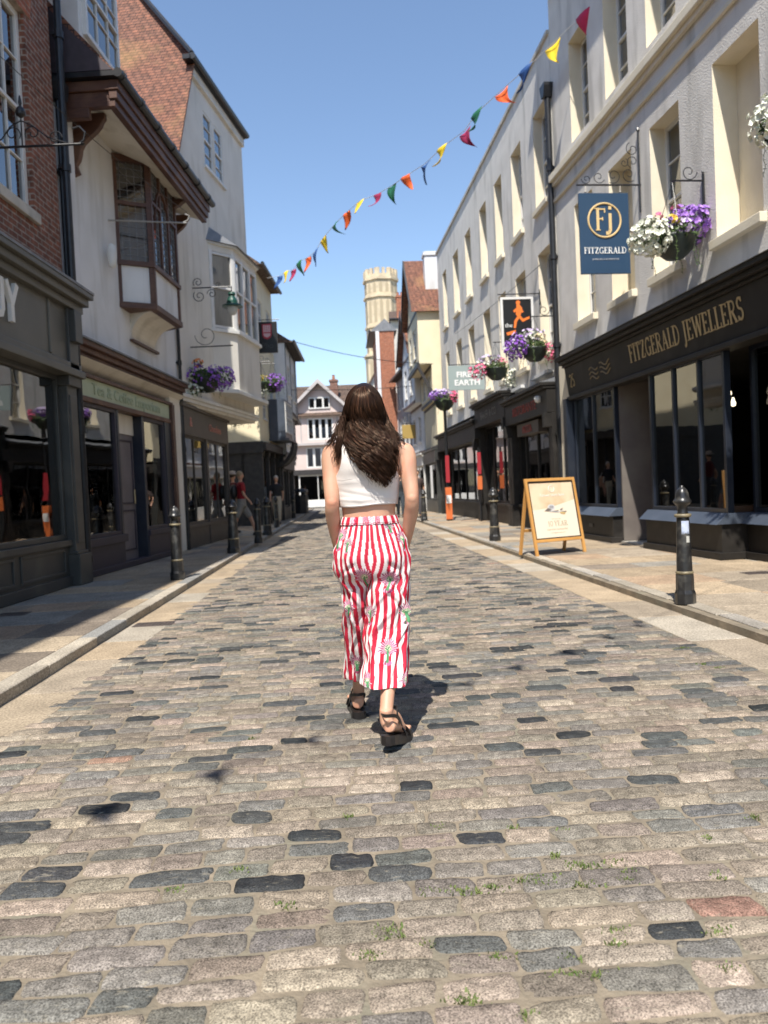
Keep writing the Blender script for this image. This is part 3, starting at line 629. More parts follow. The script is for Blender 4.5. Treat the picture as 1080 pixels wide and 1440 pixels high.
# oriel
ox0, ox1, oy = 2.62, 4.08, -.5; rx0, rx1 = 2.30, 4.40
foot = [(rx0, 0.02), (ox0, oy), (ox1, oy), (rx1, 0.02)]
def ring(g, z0, z1, off):
    pts = [(rx0 - off, .02), (ox0 - off * .6, oy - off), (ox1 + off * .6, oy - off), (rx1 + off, .02)]; g.prism(pts, z0, z1, axis='z')
g = MB(); ring(g, 4.42, 4.52, .03); ring(g, 5.14, 5.22, .035); ring(g, 6.88, 6.99, .04)
def post(g, p, q, t, w_, z0, z1, out=.015):
    p = Vector(p); q = Vector(q); c = p.lerp(q, t); d = (q - p).normalized(); n = Vector((d.y, -d.x))
    a = c - d * w_ / 2; b = c + d * w_ / 2; pts = [tuple(a + n * out), tuple(b + n * out), tuple(b - n * .06), tuple(a - n * .06)]; g.prism(pts, z0, z1, axis='z')
for (p, q, ts) in ((foot[0], foot[1], (.06, .94)), (foot[1], foot[2], (.03, .97)), (foot[2], foot[3], (.06, .94))):
    for t in ts: post(g, p, q, t, .075, 4.5, 6.9)
post(g, foot[1], foot[2], .36, .06, 5.2, 6.9); post(g, foot[1], foot[2], .66, .06, 5.2, 6.9)
oriel = g.build('oriel_frame', TB, rB, bevel=.006)
g = MB()
for (p, q) in zip(foot[:-1], foot[1:]):
    p, q = Vector(p), Vector(q); d = (q - p).normalized(); n = Vector((d.y, -d.x)); a, b = p - n * .02, q - n * .02
    g.quad((a.x, a.y, 4.5), (b.x, b.y, 4.5), (b.x, b.y, 5.16), (a.x, a.y, 5.16))
g.build('apron_panel', RW, oriel)
g = MB(); lead = MB()
for (p, q) in zip(foot[:-1], foot[1:]):
    p, q = Vector(p), Vector(q); d = (q - p).normalized(); n = Vector((d.y, -d.x)); a, b = p - n * .03, q - n * .03
    g.quad((a.x, a.y, 5.2), (b.x, b.y, 5.2), (b.x, b.y, 6.9), (a.x, a.y, 6.9)); L_ = (q - p).length
    k = max(2, int(L_ / .11))
    for i in range(1, k): post(lead, p, q, i / k, .008, 5.2, 6.9, out=-.018)
    for i in range(1, 14):
        z = 5.2 + 1.7 * i / 14; a2, b2 = p - n * .02, q - n * .02; lead.prism([(a2.x, a2.y), (b2.x, b2.y), (b2.x - n.x * .02, b2.y - n.y * .02), (a2.x - n.x * .02, a2.y - n.y * .02)], z - .004, z + .004, axis='z')
g.build('glass', WG, oriel); lead.build('leading', MATS['lead'], oriel)
for a_ in ((0, 1, .5, .52, 6.16, 6.22), (1, 2, .18, .46, 6.26, 6.31), (1, 2, .83, .46, 6.26, 6.31)):
    g = MB(); post(g, foot[a_[0]], foot[a_[1]], *a_[2:], .02); g.build('transom', TB, oriel)
g = MB(); arc = [(ox0 + .62 + .42 * math.cos(R(a)), 5.9 + .75 * math.sin(R(a))) for a in range(0, 181, 15)]
for a, b in zip(arc[:-1], arc[1:]): g.prism([(a[0], a[1]), (b[0], b[1]), (b[0] * .98 + .02 * (ox0 + .62), b[1] - .05), (a[0] * .98 + .02 * (ox0 + .62), a[1] - .05)], oy - .02, oy + .04)
g.build('arch_bar', TB, oriel)
room(rB, 2.46, 4.24, .11, 1.8, 4.52, 6.93, MATS['interior_mid'], name='upstairs_room')
g = MB(); g.prism([(rx0 + .02, .03), (ox0 + .02, oy + .02), (ox1 - .02, oy + .02), (rx1 - .02, .03)], 6.86, 6.87, axis='z'); g.build('oriel_board', MATS['interior_mid'], oriel); g = MB(); g.prism([(rx0 + .02, .03), (ox0 + .02, oy + .02), (ox1 - .02, oy + .02), (rx1 - .02, .03)], 4.5, 4.515, axis='z'); g.build('oriel_board', MATS['interior_mid'], oriel)
# plaster cove under the oriel
g = MB(); n = 10; vs = []
for i in range(n + 1):
    t = i / n; an = t * math.pi / 2; y = oy * (1 - math.sin(an)) ; z = 4.43 - .42 * (1 - math.cos(an)); k = (1 - math.sin(an)) * .9 + .1
    xa = (ox0 + .02) * k + (ox0 + .15) * (1 - k); xb = (ox1 - .02) * k + (ox1 - .1) * (1 - k)
    vs += [(xa, y - .002, z), (xb, y - .002, z)]
g.add(vs, [(2 * i, 2 * i + 1, 2 * i + 3, 2 * i + 2) for i in range(n)])
for s_ in (0, 1):
    o_ = len(g.v); pts = [vs[2 * i + s_] for i in range(n + 1)] + [(vs[2 * n + s_][0], 0.01, 4.43)]; g.add(pts, [tuple(range(len(pts)))])
g.build('cove', MATS['render_cream'], rB, smooth=False)
g = MB(); g.box(ox0 + .05, ox1 - .05, -.07, .01, 3.92, 3.96); g.build('cove_ledge', TB, rB)
g = MB(); g.lathe([(.0, -.14), (.055, -.12), (.06, -.04), (.08, .1), (.06, .22), (0, .26)], 14, (1.75, -.12, 5.05)); al = g.build('alarm_box', WH, rB, smooth=True)
# shop
DB = MATS['paint_navy']
g = MB(); g.box(.2, 4.45, -.06, .05, 2.72, 3.0); g.build('sign_board', MATS['sign_green'], rB, bevel=.006)
g = MB(); g.box(.15, 4.6, -.1, .06, 3.0, 3.06); g.box(.15, 4.6, -.09, .06, 2.64, 2.72); g.box(4.47, 4.62, -.12, .06, .07, 3.02); g.build('shop_surround', MATS['timber_brown'], rB, bevel=.008)
text(rB, 'sign_lettering', 'Tea & Coffee Emporium', .25, (2.35, -.067, 2.78), M('letter_faded', (.36, .41, .28), rough=.7), sx=1.25)
M('paint_plum', (.045, .035, .05), (.035, .03, .04), sc=4, rough=.5); PL = MATS['paint_plum']
g = MB(); g.frame(.2, 1.72, .62, 2.64, .06, -.05, .05); wf1 = g.build('shop_window', PL, rB, bevel=.005)
g = MB(); g.box(.24, 1.68, -.005, .002, .66, 2.6); g.build('glass', SG, wf1)
g = MB(); g.frame(2.95, 4.1, .62, 2.64, .06, -.05, .05); wf2 = g.build('shop_window', PL, rB, bevel=.005)
g = MB(); g.box(3.0, 4.05, -.005, .002, .66, 2.6); g.build('glass', SG, wf2)
g = MB(); g.box(.15, 1.75, -.08, .06, .07, .5, 0); g.box(.15, 1.8, -.12, .06, .5, .62, 0); g.box(2.9, 4.47, -.08, .06, .07, .52, 0); g.box(2.9, 4.47, -.11, .06, .52, .62, 0); g.box(.15, 4.47, -.11, .06, .07, .16, 0)
g.build('stallriser', PL, rB, bevel=.006)
g = MB(); g.box(4.1, 4.47, -.07, .06, .62, 2.64, 0); g.box(1.72, 1.8, -.06, .2, .07, 2.64, 0); g.box(2.87, 2.95, -.06, .2, .07, 2.64, 0); g.build('door_jamb', DB, rB, bevel=.005)
M('door_grey', (.19, .165, .17), (.16, .14, .145), sc=4, rough=.5)
g = MB(); g.box(1.82, 2.86, .12, .17, .12, 2.3); dr = g.build('door', MATS['door_grey'], rB, bevel=.005)
g = MB(); g.frame(1.9, 2.78, .3, 1.0, .03, .108, .12); g.frame(1.9, 2.78, 1.1, 2.2, .03, .108, .12); g.build('door_moulding', PL, dr)
g = MB(); g.tube([(2.74, .085, 1.1), (2.74, .085, 1.35)], .012, 8); g.build('handle', MATS['gilt'], dr)
g = MB(); g.box(1.8, 2.87, .1, .2, 2.3, 2.64); g.build('transom_panel', MATS['render_cream'], rB)
room(rB, .2, 1.7, .06, 1.6, .1, 2.7, MATS['interior']); room(rB, 2.97, 4.45, .06, 1.6, .1, 2.7, MATS['interior'])
g = MB(); g.box(1.7, 2.97, .06, .5, .07, .12); g.build('door_step', MATS['stone_sill'], rB)
g = MB(); g.box(4.62, BX, -.03, .06, .07, 3.26); g.build('side_pier', MATS['render_cream'], rB)
# window poster: striped, a turquoise ampersand-like loop with a tassel
M('poster_dark', (.05, .05, .055), rough=.6); M('poster_cyan', (.10, .42, .48), rough=.6); M('poster_white', (.7, .7, .68), rough=.6)
def poster(x, z, s, tone):
    g = MB(); g.box(x - .32 * s, x + .32 * s, .05, .056, z - .55 * s, z + .35 * s, 0)
    for i in range(12): g.box(x - .3 * s, x + .3 * s, .046, .0499, z - .52 * s + i * .07 * s, z - .49 * s + i * .07 * s, 2)
    loop = [(-.10, -.5), (-.03, -.2), (.0, .1), (.03, .3), (.1, .28), (.1, .05), (.12, -.2), (.17, -.5), (.13, -.52), (.07, -.3), (0, -.22), (-.02, -.5)]
    for k, (a, b) in enumerate(zip(loop[:-1], loop[1:])):
        d = Vector((b[0] - a[0], b[1] - a[1])); d.normalize(); nn = Vector((-d.y, d.x)) * .05
        g.prism([(x + (a[0] + nn.x) * s, z + (a[1] + nn.y) * s), (x + (a[0] - nn.x) * s, z + (a[1] - nn.y) * s), (x + (b[0] - nn.x) * s, z + (b[1] - nn.y) * s), (x + (b[0] + nn.x) * s, z + (b[1] + nn.y) * s)], .040 - .0004 * k, .0449, 1)
    g.tube([(x - .28 * s, .045, z - .56 * s), (x - .15 * s, .045, z - .75 * s), (x, .045, z - .82 * s), (x + .15 * s, .045, z - .75 * s), (x + .28 * s, .045, z - .56 * s)], .012, 6, 2)
    g.lathe([(.0, 0), (.05, -.03), (.03, -.2), (0, -.22)], 8, (x, .045, z - .83 * s), 2)
    return g.build('window_poster', [MATS['poster_dark'], MATS['poster_cyan'], MATS['poster_white']], rB)
poster(.95, 1.85, 1.0, 0); poster(3.45, 1.9, .85, 1)

# ============================================================ C: tall cream gabled building, angled towards the street
FC = Fac(-4.18, 16.0, 0.13, 1)
rC = FC.root('gabled_building', 'tall cream building with a steep red tiled roof and a white bay window', 'building')
RC = MATS['render_cream']; CX = 5.5
g = MB(); wins = [(2.45, 3.05, 9.0, 10.3), (3.2, 3.8, 9.0, 10.3)]
top = 11.05
g.wall(1.85, CX, 3.35, top, wins, rev=.06)
g.add([(0, 0, 3.35), (1.85, 0, 3.35), (1.85, 0, 11.05), (1.70, 0, 11.05), (0.55, 0, 8.6), (0, 0, 7.4)], [(0, 1, 2, 3, 4, 5)])
g.quad((0, 0, 0), (0, 0, 7.4), (0, 8, 7.4), (0, 8, 0)); g.quad((CX, 0, 3.35), (CX, 8, 3.35), (CX, 8, top), (CX, 0, top)); g.quad((0, 8, 0), (0, 8, 7.4), (CX, 8, 7.4), (CX, 8, 0)); g.quad((0, 0, 3.35), (0, 8, 3.35), (CX, 8, 3.35), (CX, 0, 3.35))
g.build('wall', RC, rC)
# tiled roof: near slope sweeping down, hip to the street
g = MB()
rp = [(1.74, 11.12), (0.53, 8.62), (-.1, 7.2), (-.9, 5.9)]
ridge_z, rxm, ry = 15.2, 3.4, 2.9
for (a, b) in zip(rp[:-1], rp[1:]): g.quad((b[0], -.14, b[1]), (a[0], -.14, a[1]), (a[0], 9, a[1]), (b[0], 9, b[1]))
g.add([(1.74, -.14, 11.12), (rxm, ry, ridge_z), (rxm, 9, ridge_z), (1.74, 9, 11.12)], [(0, 1, 2, 3)])
g.add([(1.5, -.15, 11.05), (CX + .02, -.15, 11.05), (rxm, ry, ridge_z)], [(0, 1, 2)]); g.add([(CX + .02, -.15, 11.05), (CX + .02, 9, 11.05), (rxm, 9, ridge_z), (rxm, ry, ridge_z)], [(0, 1, 2, 3)])
for (a, b) in zip(rp[:-1], rp[1:]): g.quad((b[0], -.14, b[1]), (b[0], -.14, b[1] - .09), (a[0], -.14, a[1] - .09), (a[0], -.14, a[1]))
g.build('roof', MATS['roof_tile'], rC)
g = MB(); g.tube([(1.45, -.18, 11.0), (CX - .02, -.18, 11.0)], .075, 8); g.box(1.4, CX - .02, -.14, .03, 10.92, 11.02); g.tube([(1.5, -.16, 11.08), (rxm, ry - .02, ridge_z + .03)], .06, 6); g.build('gutter', IRON, rC)
g = MB(); g.box(1.75, CX, -.08, .01, 10.72, 10.92); g.build('eaves_band', RC, rC)
for (a, b, c, d) in wins: sash(rC, a, b, c, d, .01, 1, 4, fw=.055, sill=(-.06, .07, WH), room=MATS['interior_mid'])
# bay window
def bay(root, x0, x1, out, z0, z1, zb, wallm, fr, name='bay_window', cant=.55, roofm=None, nx=3):
    fx = [(x0, .0), (x0 + cant, -out), (x1 - cant, -out), (x1, .0)]
    g = MB(); g.prism(fx, zb, z0, axis='z'); g.build('bay_apron', wallm, root); g = MB(); g.prism(fx, z1 - .16, z1, axis='z'); g.build('bay_head', wallm, root)
    g = MB(); g.prism([(x0 - .06, 0), (x0 + cant - .03, -out - .07), (x1 - cant + .03, -out - .07), (x1 + .06, 0)], z0 - .07, z0 + .01, axis='z'); g.prism([(x0 - .06, 0), (x0 + cant - .03, -out - .07), (x1 - cant + .03, -out - .07), (x1 + .06, 0)], z1, z1 + .05, axis='z')
    for (p, q) in zip(fx[:-1], fx[1:]):
        L_ = (Vector(q) - Vector(p)).length; k = max(1, round(L_ / .62))
        for i in range(k + 1): post(g, p, q, min(max(i / k, .05 / L_), 1 - .05 / L_), .09, z0, z1 - .14)
        for zz in (z0 + .06, (z0 + z1) / 2, z1 - .2): post(g, p, q, .5, L_ - .02, zz - .03, zz + .03, out=.008)
    f_ = g.build(name, fr, root, bevel=.006)
    g = MB()
    for (p, q) in zip(fx[:-1], fx[1:]):
        p, q = Vector(p), Vector(q); d = (q - p).normalized(); n = Vector((d.y, -d.x)); a, b = p - n * .04, q - n * .04; g.quad((a.x, a.y, z0), (b.x, b.y, z0), (b.x, b.y, z1 - .14), (a.x, a.y, z1 - .14))
    g.build('glass', WG, f_)
    g = MB(); inn = [(x0 + .1, .06), (x0 + cant + .03, -out + .14), (x1 - cant - .03, -out + .14), (x1 - .1, .06)]
    g.add([(x, y, z) for (x, y) in inn for z in (z0, z1 - .15)], [(0, 2, 3, 1), (2, 4, 5, 3), (4, 6, 7, 5)]); g.build('blind', MATS['curtain'], f_)
    if roofm:
        g = MB(); g.add([(x0 - .12, .0, z1 + .05), (x0 + cant - .05, -out - .13, z1 + .05), (x1 - cant + .05, -out - .13, z1 + .05), (x1 + .12, 0, z1 + .05), (x0 + .15, 0, z1 + .42), (x1 - .15, 0, z1 + .42)], [(0, 1, 4), (1, 2, 5, 4), (2, 3, 5), (0, 3, 2, 1)]); g.build('bay_roof', roofm, root)
    return f_
bay(rC, 2.35, 5.4, .42, 5.15, 7.15, 3.7, RC, WH, roofm=MATS['lead'], cant=.6)
g = MB(); g.box(.1, CX + .1, -.10, .02, 3.28, 3.36); g.box(.1, CX + .1, -.06, .02, 3.2, 3.28)
g.prism([(1.9, 0), (2.6, -.5), (5.2, -.5), (CX + .1, 0)], 3.6, 3.7, axis='z'); g.build('jetty_beam', WH, rC, bevel=.01)
g = MB(); g.box(0, CX, .0, 3.2, 3.14, 3.2); g.build('jetty_soffit', RC, rC)
downpipe(rC, .08, -.06, .07, 7.3, .035, hopper=False)
# ground floor shop of C
FC2 = Fac(-4.18, 16.0, 0.02, 1)
q = FC2.rz - FC.rz
hC = empty('shopfront', (0, 0, 0), q); hC.parent = rC
BRN = MATS['paint_brown']
g = MB(); g.box(.05, 4.3, -.03, .12, .07, .55, 0); g.box(.05, 4.3, -.06, .12, .5, .58, 0); g.box(.03, 4.35, -.07, .15, 2.5, 3.12, 0); g.box(.0, 4.38, -.12, .2, 3.08, 3.16, 0)
for x in (.0, 2.05, 4.25): g.box(x, x + .14, -.05, .15, .07, 2.52, 0)
g.build('shop_frame', BRN, hC, bevel=.008)
for (a, b) in ((.14, 2.05), (2.19, 4.25)):
    g = MB(); g.frame(a, b, .58, 2.5, .05, -.01, .06, bars_x=[(a + b) / 2]); w_ = g.build('shop_window', BRN, hC)
    g = MB(); g.box(a + .03, b - .03, .02, .027, .6, 2.47); g.build('glass', SG, w_)
room(hC, .1, 4.3, .16, 3, .09, 2.5, MATS['interior_mid'])
shr = random.Random(12); BOXC = [M('gift_%d' % i, c, rough=.6) for i, c in enumerate(((.5, .1, .1), (.6, .5, .3), (.15, .08, .05), (.6, .58, .5), (.2, .3, .3)))]
def stock(par, a, b, zs, y=.2, dens=.8, name='gift_box'):
    for z in zs:
        g = MB(); g.box(a, b, y - .02, y + .3, z - .02, z); g.build('display_shelf', M('wood_brown', (.16, .08, .04), rough=.5), par)
        x = a + .06
        while x < b - .2:
            w_ = shr.uniform(.08, .2); h_ = shr.uniform(.08, .3); mt_ = shr.choice(BOXC)
            if shr.random() < dens:
                g = MB()
                if shr.random() < .5: g.box(x, x + w_, y, y + .14, z + .001, z + h_); g.build(name, mt_, par)
                else: g.lathe([(.05, 0), (.06, .02), (.055, .12), (.03, .15), (.032, .19), (0, .19)], 12, (x + .06, y + .07, z + .001)); g.build('display_jar', mt_, par, smooth=True)
            x += w_ + shr.uniform(.03, .15)
stock(hC, .2, 2.0, (.62, 1.15, 1.6)); stock(hC, 2.25, 4.2, (.62, 1.15, 1.6)); stock(rB, .3, 1.6, (.66,), y=.25); stock(rB, 3.05, 4.0, (.66,), y=.25); stock(rA, 6.4, 8.6, (.75, 1.3), y=.35, dens=.6)
g = MB(); g.box(4.3, 4.42, .0, 5, .07, 3.13); g.build('end_wall', RC, hC)
text(hC, 'sign_lettering', 'Chocolates', .24, (2.9, -.076, 2.72), M('letter_pink', (.55, .25, .2), rough=.6), sx=1.1)
text(hC, 'sign_motif', '&', .3, (.7, -.076, 2.7), MATS['letter_pink'])
# ============================================================ J: white rendered building with the black shopfront (right)
FJ = Fac(4.57, 9.15, 0.113, -1)
rJ = FJ.root('rendered_building', 'cream and grey rendered building above a long black shopfront on the right', 'building')
RCst = MATS['roughcast']; RV_ = MATS['reveal_cream']; X0 = -6.85; X1 = 8.5
w1 = [(-5.82, -4.93, 4.18, 6.42), (-4.2, -3.31, 4.18, 6.42), (-2.66, -1.77, 4.18, 6.42), (-.9, .1, 4.18, 6.42), (1.3, 2.2, 4.18, 6.42), (3.1, 4.0, 4.18, 6.42), (4.9, 5.8, 4.18, 6.42)]
w2 = [(a, b, 7.62, 9.5) for (a, b, c, d) in w1]
g = MB(); g.wall(X0, X1, 3.5, 11.6, w1 + w2, rev=.34, mat=0, rmat=1)
g.shell(X0, X1, 0, 11.6, 8, mat=0); g.build('wall', [RCst, RV_], rJ)
g = MB(); g.box(X0, X1, -.07, .0, 7.18, 7.26); g.box(X0, X1, -.13, .0, 7.26, 7.40); g.box(X0, X1, -.05, .0, 6.86, 6.93)
g.build('string_course', RV_, rJ, bevel=.012)
g = MB(); g.box(X0 - .02, X1, -.38, .02, 11.3, 11.5); g.box(X0 - .02, X1, -.28, .02, 11.1, 11.3); g.build('eaves_cornice', RV_, rJ, bevel=.01)
g = MB(); g.prism([(-.45, 11.5), (8, 11.5), (3.6, 14.4)], X0, X1, axis='x'); g.build('roof', MATS['roof_tile_dark'], rJ)
g = MB(); g.tube([(X0 - .05, -.45, 11.47), (X1, -.45, 11.47)], .07, 8); g.build('gutter', IRON, rJ)
for i, (a, b, c, d) in enumerate(w1):
    if i in (1, 3):   # blind windows
        g = MB(); g.quad((a, .33, c), (b, .33, c), (b, .33, d), (a, .33, d)); w_ = g.build('blind_window', RV_, rJ)
        g = MB(); g.box(a - .06, b + .06, -.09, .33, c - .12, c + .002); g.build('sill', RV_, w_, bevel=.01)
    else:
        w_ = sash(rJ, a, b, c, d, .24, 2, 4, fw=.06, sill=(-.09, .12, RV_)); curtains(w_, a + .08, b - .08, c, d, .36, .22)
for (a, b, c, d) in w2:
    w_ = sash(rJ, a, b, c, d, .24, 2, 4, fw=.06); curtains(w_, a + .08, b - .08, c, d, .36, .25)
# pipe between the two buildings
downpipe(rJ, X0 - .02, -.08, .07, 9.0, .06)
# black shopfront
CH = MATS['paint_charcoal']; NV = MATS['paint_navy']; BG = MATS['paint_bluegrey']
S1 = 5.6; XF = -6.05
g = MB()
g.prism([(-.16, 2.80), (.05, 2.80), (.05, 3.36), (-.24, 3.36)], XF, S1, axis='x')
g.box(XF - .02, S1, -.28, .04, 3.36, 3.41); g.box(XF - .05, S1, -.34, .04, 3.41, 3.48); g.box(XF - .08, S1, -.40, .04, 3.48, 3.55)
g.box(XF, S1, -.21, .05, 2.72, 2.795)
g.build('fascia', CH, rJ, bevel=.012)
g = MB(); g.prism([(-.42, 3.552), (.0, 3.70), (.0, 3.552)], XF - .09, S1, axis='x'); g.build('lead_flashing', MATS['lead'], rJ)
g = MB(); serif_text(g, 'FITZGERALD JEWELLERS', 0, 0, .27, sx=.80, th=.006, gap=.07)
o = g.build('gilt_lettering', MATS['gilt'], rJ); o.location = (-3.16, -.19, 2.99); o.rotation_euler = (R(8.1), 0, 0)
g = MB(); serif_text(g, '25', 0, 0, .24, sx=.8, th=.006); o = g.build('gilt_number', MATS['gilt'], rJ); o.location = (-5.85, -.186, 2.96); o.rotation_euler = (R(8.1), 0, 0)
M('gilt_dull', (.28, .22, .13), rough=.6)
g = MB(); 
for k in range(3): g.tube([(0 + .02 * math.sin(t * .5 + k), 0, .02 + .08 * k) if False else (t * .035, -.004, .05 + .08 * k + .035 * math.sin(t * .55)) for t in range(12)], .012, 5)
for k in range(3): g.tube([(.5 + t * .035, -.004, .07 + .08 * k + .035 * math.sin(t * .55 + 1)) for t in range(13)], .012, 5)
o = g.build('gilt_ribbon_motif', MATS['gilt_dull'], rJ); o.location = (-4.85, -.178, 2.93); o.rotation_euler = (R(8.1), 0, 0)
M('display_cream', (.52, .46, .36), (.42, .37, .29), sc=5, rough=.8)
# windows: bay | recessed door | bay ...
def shopwin(x0, x1, y, bars, zb=.66, zt=2.76, mat=NV, glass='shop_glass_dark'):
    g = MB(); g.frame(x0, x1, zb, zt, .055, y, y + .09, bars_x=bars, bw=.05); w_ = g.build('shop_window', mat, rJ, bevel=.005)
    g = MB(); g.box(x0 + .03, x1 - .03, y + .04, y + .048, zb + .03, zt - .03); g.build('glass', MATS[glass], w_); return w_
def riser(x0, x1, y, dep=.5):
    g = MB(); g.box(x0, x1, y, y + dep, .07, .52); g.box(x0 - .03, x1 + .03, y - .05, y + dep, .07, .16); u = g.build('stallriser', MATS['paint_grey'] if False else CH, rJ, bevel=.006)
    g = MB(); g.prism([(y - .10, .52), (y + .05, .66), (y + dep, .66), (y + dep, .52)], x0 - .04, x1 + .04, axis='x'); g.build('sloping_sill', BG, u, bevel=.004)
    g = MB(); n = max(1, int((x1 - x0) / 1.4))
    for i in range(n):
        xx = x0 + (x1 - x0) * (i + .5) / n; g.box(xx - .09, xx + .09, y - .012, y, .3, .36)
    g.build('air_brick', MATS['cast_iron'], u)
segs = [(-5.95, -4.0), (-2.75, -.62), (.62, 2.9), (3.9, 5.4)]
for (a, b) in segs:
    riser(a, b, -.22)
riser(-.60, .60, .12)
shopwin(-.6, .6, .2, [-.02])
for (a, b), bars in zip(segs, ([-5.0], [-2.0, -1.3], [1.7], [4.6])):
    shopwin(a + .02, b - .02, -.12, bars)
for x in (-6.05, 5.5):
    g = MB(); g.box(x - .09, x + .09, -.26, .2, .07, 2.76); g.box(x - .12, x + .12, -.30, .2, .07, .5); g.build('pilaster', NV, rJ, bevel=.008)
for (a, b) in ((-4.0, -2.75), (2.9, 3.9)):
    # recessed lobby with splayed panels and door
    g = MB(); g.box(a + .3, b - .3, .75, .82, .1, 2.6, 0); g.box(a, b, .82, .9, 2.6, 2.8, 0); d_ = g.build('door', NV, rJ)
    g = MB(); g.box(a + .4, b - .4, .735, .742, .5, 2.45); g.build('glass', MATS['shop_glass_dark'], d_)
    g = MB(); g.tube([(b - .36, .70, .95), (b - .36, .70, 1.75)], .018, 8); g.tube([(b - .36, .70, 1.0), (b - .36, .75, 1.0)], .01, 6); g.tube([(b - .36, .70, 1.7), (b - .36, .75, 1.7)], .01, 6); g.build('handle', M('brass_pale', (.6, .52, .38), rough=.3, metal=.8), d_)
    g = MB(); g.prism([(a, -.05), (a + .04, -.05), (a + .34, .8), (a + .3, .8)], .1, 2.76, axis='z'); g.prism([(b, -.05), (b - .04, -.05), (b - .34, .8), (b - .3, .8)], .1, 2.76, axis='z'); g.build('lobby_side', MATS['interior_mid'], d_)
    g = MB(); g.box(a, b, -.1, .8, .066, .09); g.build('threshold', MATS['stone_sill'], d_)
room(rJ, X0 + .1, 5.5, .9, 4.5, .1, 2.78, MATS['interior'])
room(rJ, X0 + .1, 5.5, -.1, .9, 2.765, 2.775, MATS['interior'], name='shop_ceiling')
# window display: cream backdrops, busts and stands
M('display_cream', (.52, .46, .36), (.42, .37, .29), sc=5, rough=.8)
g = MB(); g.box(-4.75, -4.15, .35, .38, .75, 2.6); g.build('display_backdrop', MATS['display_cream'], rJ)
def bust(x, y, z, s, par):
    g = MB(); g.lathe([(.0, 0), (.09 * s, 0), (.08 * s, .02), (.015 * s, .04), (.015 * s, .1), (.10 * s, .14 * s), (.15 * s, .26 * s), (.12 * s, .36 * s), (.045 * s, .42 * s), (.04 * s, .5 * s), (0, .5 * s)], 14, (x, y, z), sy=.5); return g.build('necklace_bust', MATS['display_cream'], par, smooth=True)
for (x, z, s) in ((-5.7, .78, .8), (-5.35, .78, .9), (-5.05, .78, 1), (-4.75, .95, .8), (-2.4, .78, .7), (-1.7, .78, .7)): bust(x, .15, z, s, rJ)
g = MB(); g.box(-5.9, -4.05, -.02, .5, .66, .76); g.box(-4.95, -4.5, 0, .3, .76, .94); g.build('display_plinth', MATS['display_cream'], rJ)
g = MB(); g.box(-2.7, -.68, -.02, .5, .66, .74); g.build('display_plinth', M('wood_dark', (.10, .05, .025), (.07, .035, .02), sc=8, rough=.4), rJ)
g = MB(); g.box(.66, 2.86, -.02, .5, .66, .76); g.build('display_plinth', MATS['display_cream'], rJ)
LB = emis('lamp_glow', (1, .85, .6), 2.5)
for (x, y, z) in ((-4.85, .25, 2.36), (-1.75, .6, 2.3), (.75, .3, 2.28), (-3.3, 1.6, 2.3)):
    g = MB(); g.tube([(x, y, z + .1), (x, y, 2.76)], .008, 6); pl = g.build('pendant_lamp', IRON, rJ)
    g = MB(); g.lathe([(0, -.045), (.03, -.035), (.042, 0), (.03, .035), (.012, .1), (0, .1)], 14, (x, y, z)); g.build('globe', LB, pl, smooth=True)

# ============================================================ G: long grey rendered building with dark shopfronts
FG = Fac(3.77, 16.3, 0.086, -1)
rG = FG.root('terrace_building', 'long grey rendered terrace with three storeys of narrow windows above dark shopfronts', 'building')
GX0, GX1 = -14.4, .32
xs = [(-1.0, -.1), (-2.95, -2.05), (-4.75, -3.95), (-6.65, -5.78), (-8.9, -8.0), (-11.1, -10.1), (-13.3, -12.5)]
w2 = [(a, b, 7.15, 9.22) for a, b in xs]; w1 = [(a, b, 3.92, 6.2) for a, b in xs]
g = MB(); g.wall(GX0, GX1, 3.4, 10.3, w1 + w2, rev=.3, rmat=1); g.shell(GX0, GX1, 0, 10.3, 8); g.build('wall', [RCst, RV_], rG)
g = MB(); g.box(GX0 - .02, GX1, -.05, .35, 10.3, 10.38); g.build('coping', MATS['stone_sill'], rG)
g = MB(); g.prism([(.4, 10.3), (8, 10.3), (4, 12.6)], GX0, GX1, axis='x'); g.build('roof', MATS['roof_tile_dark'], rG)
for (a, b, c, d) in w1 + w2:
    sash(rG, a, b, c, d, .2, 2, 4, fw=.055, sill=(-.08, .11, RV_), room=MATS['interior_mid'])
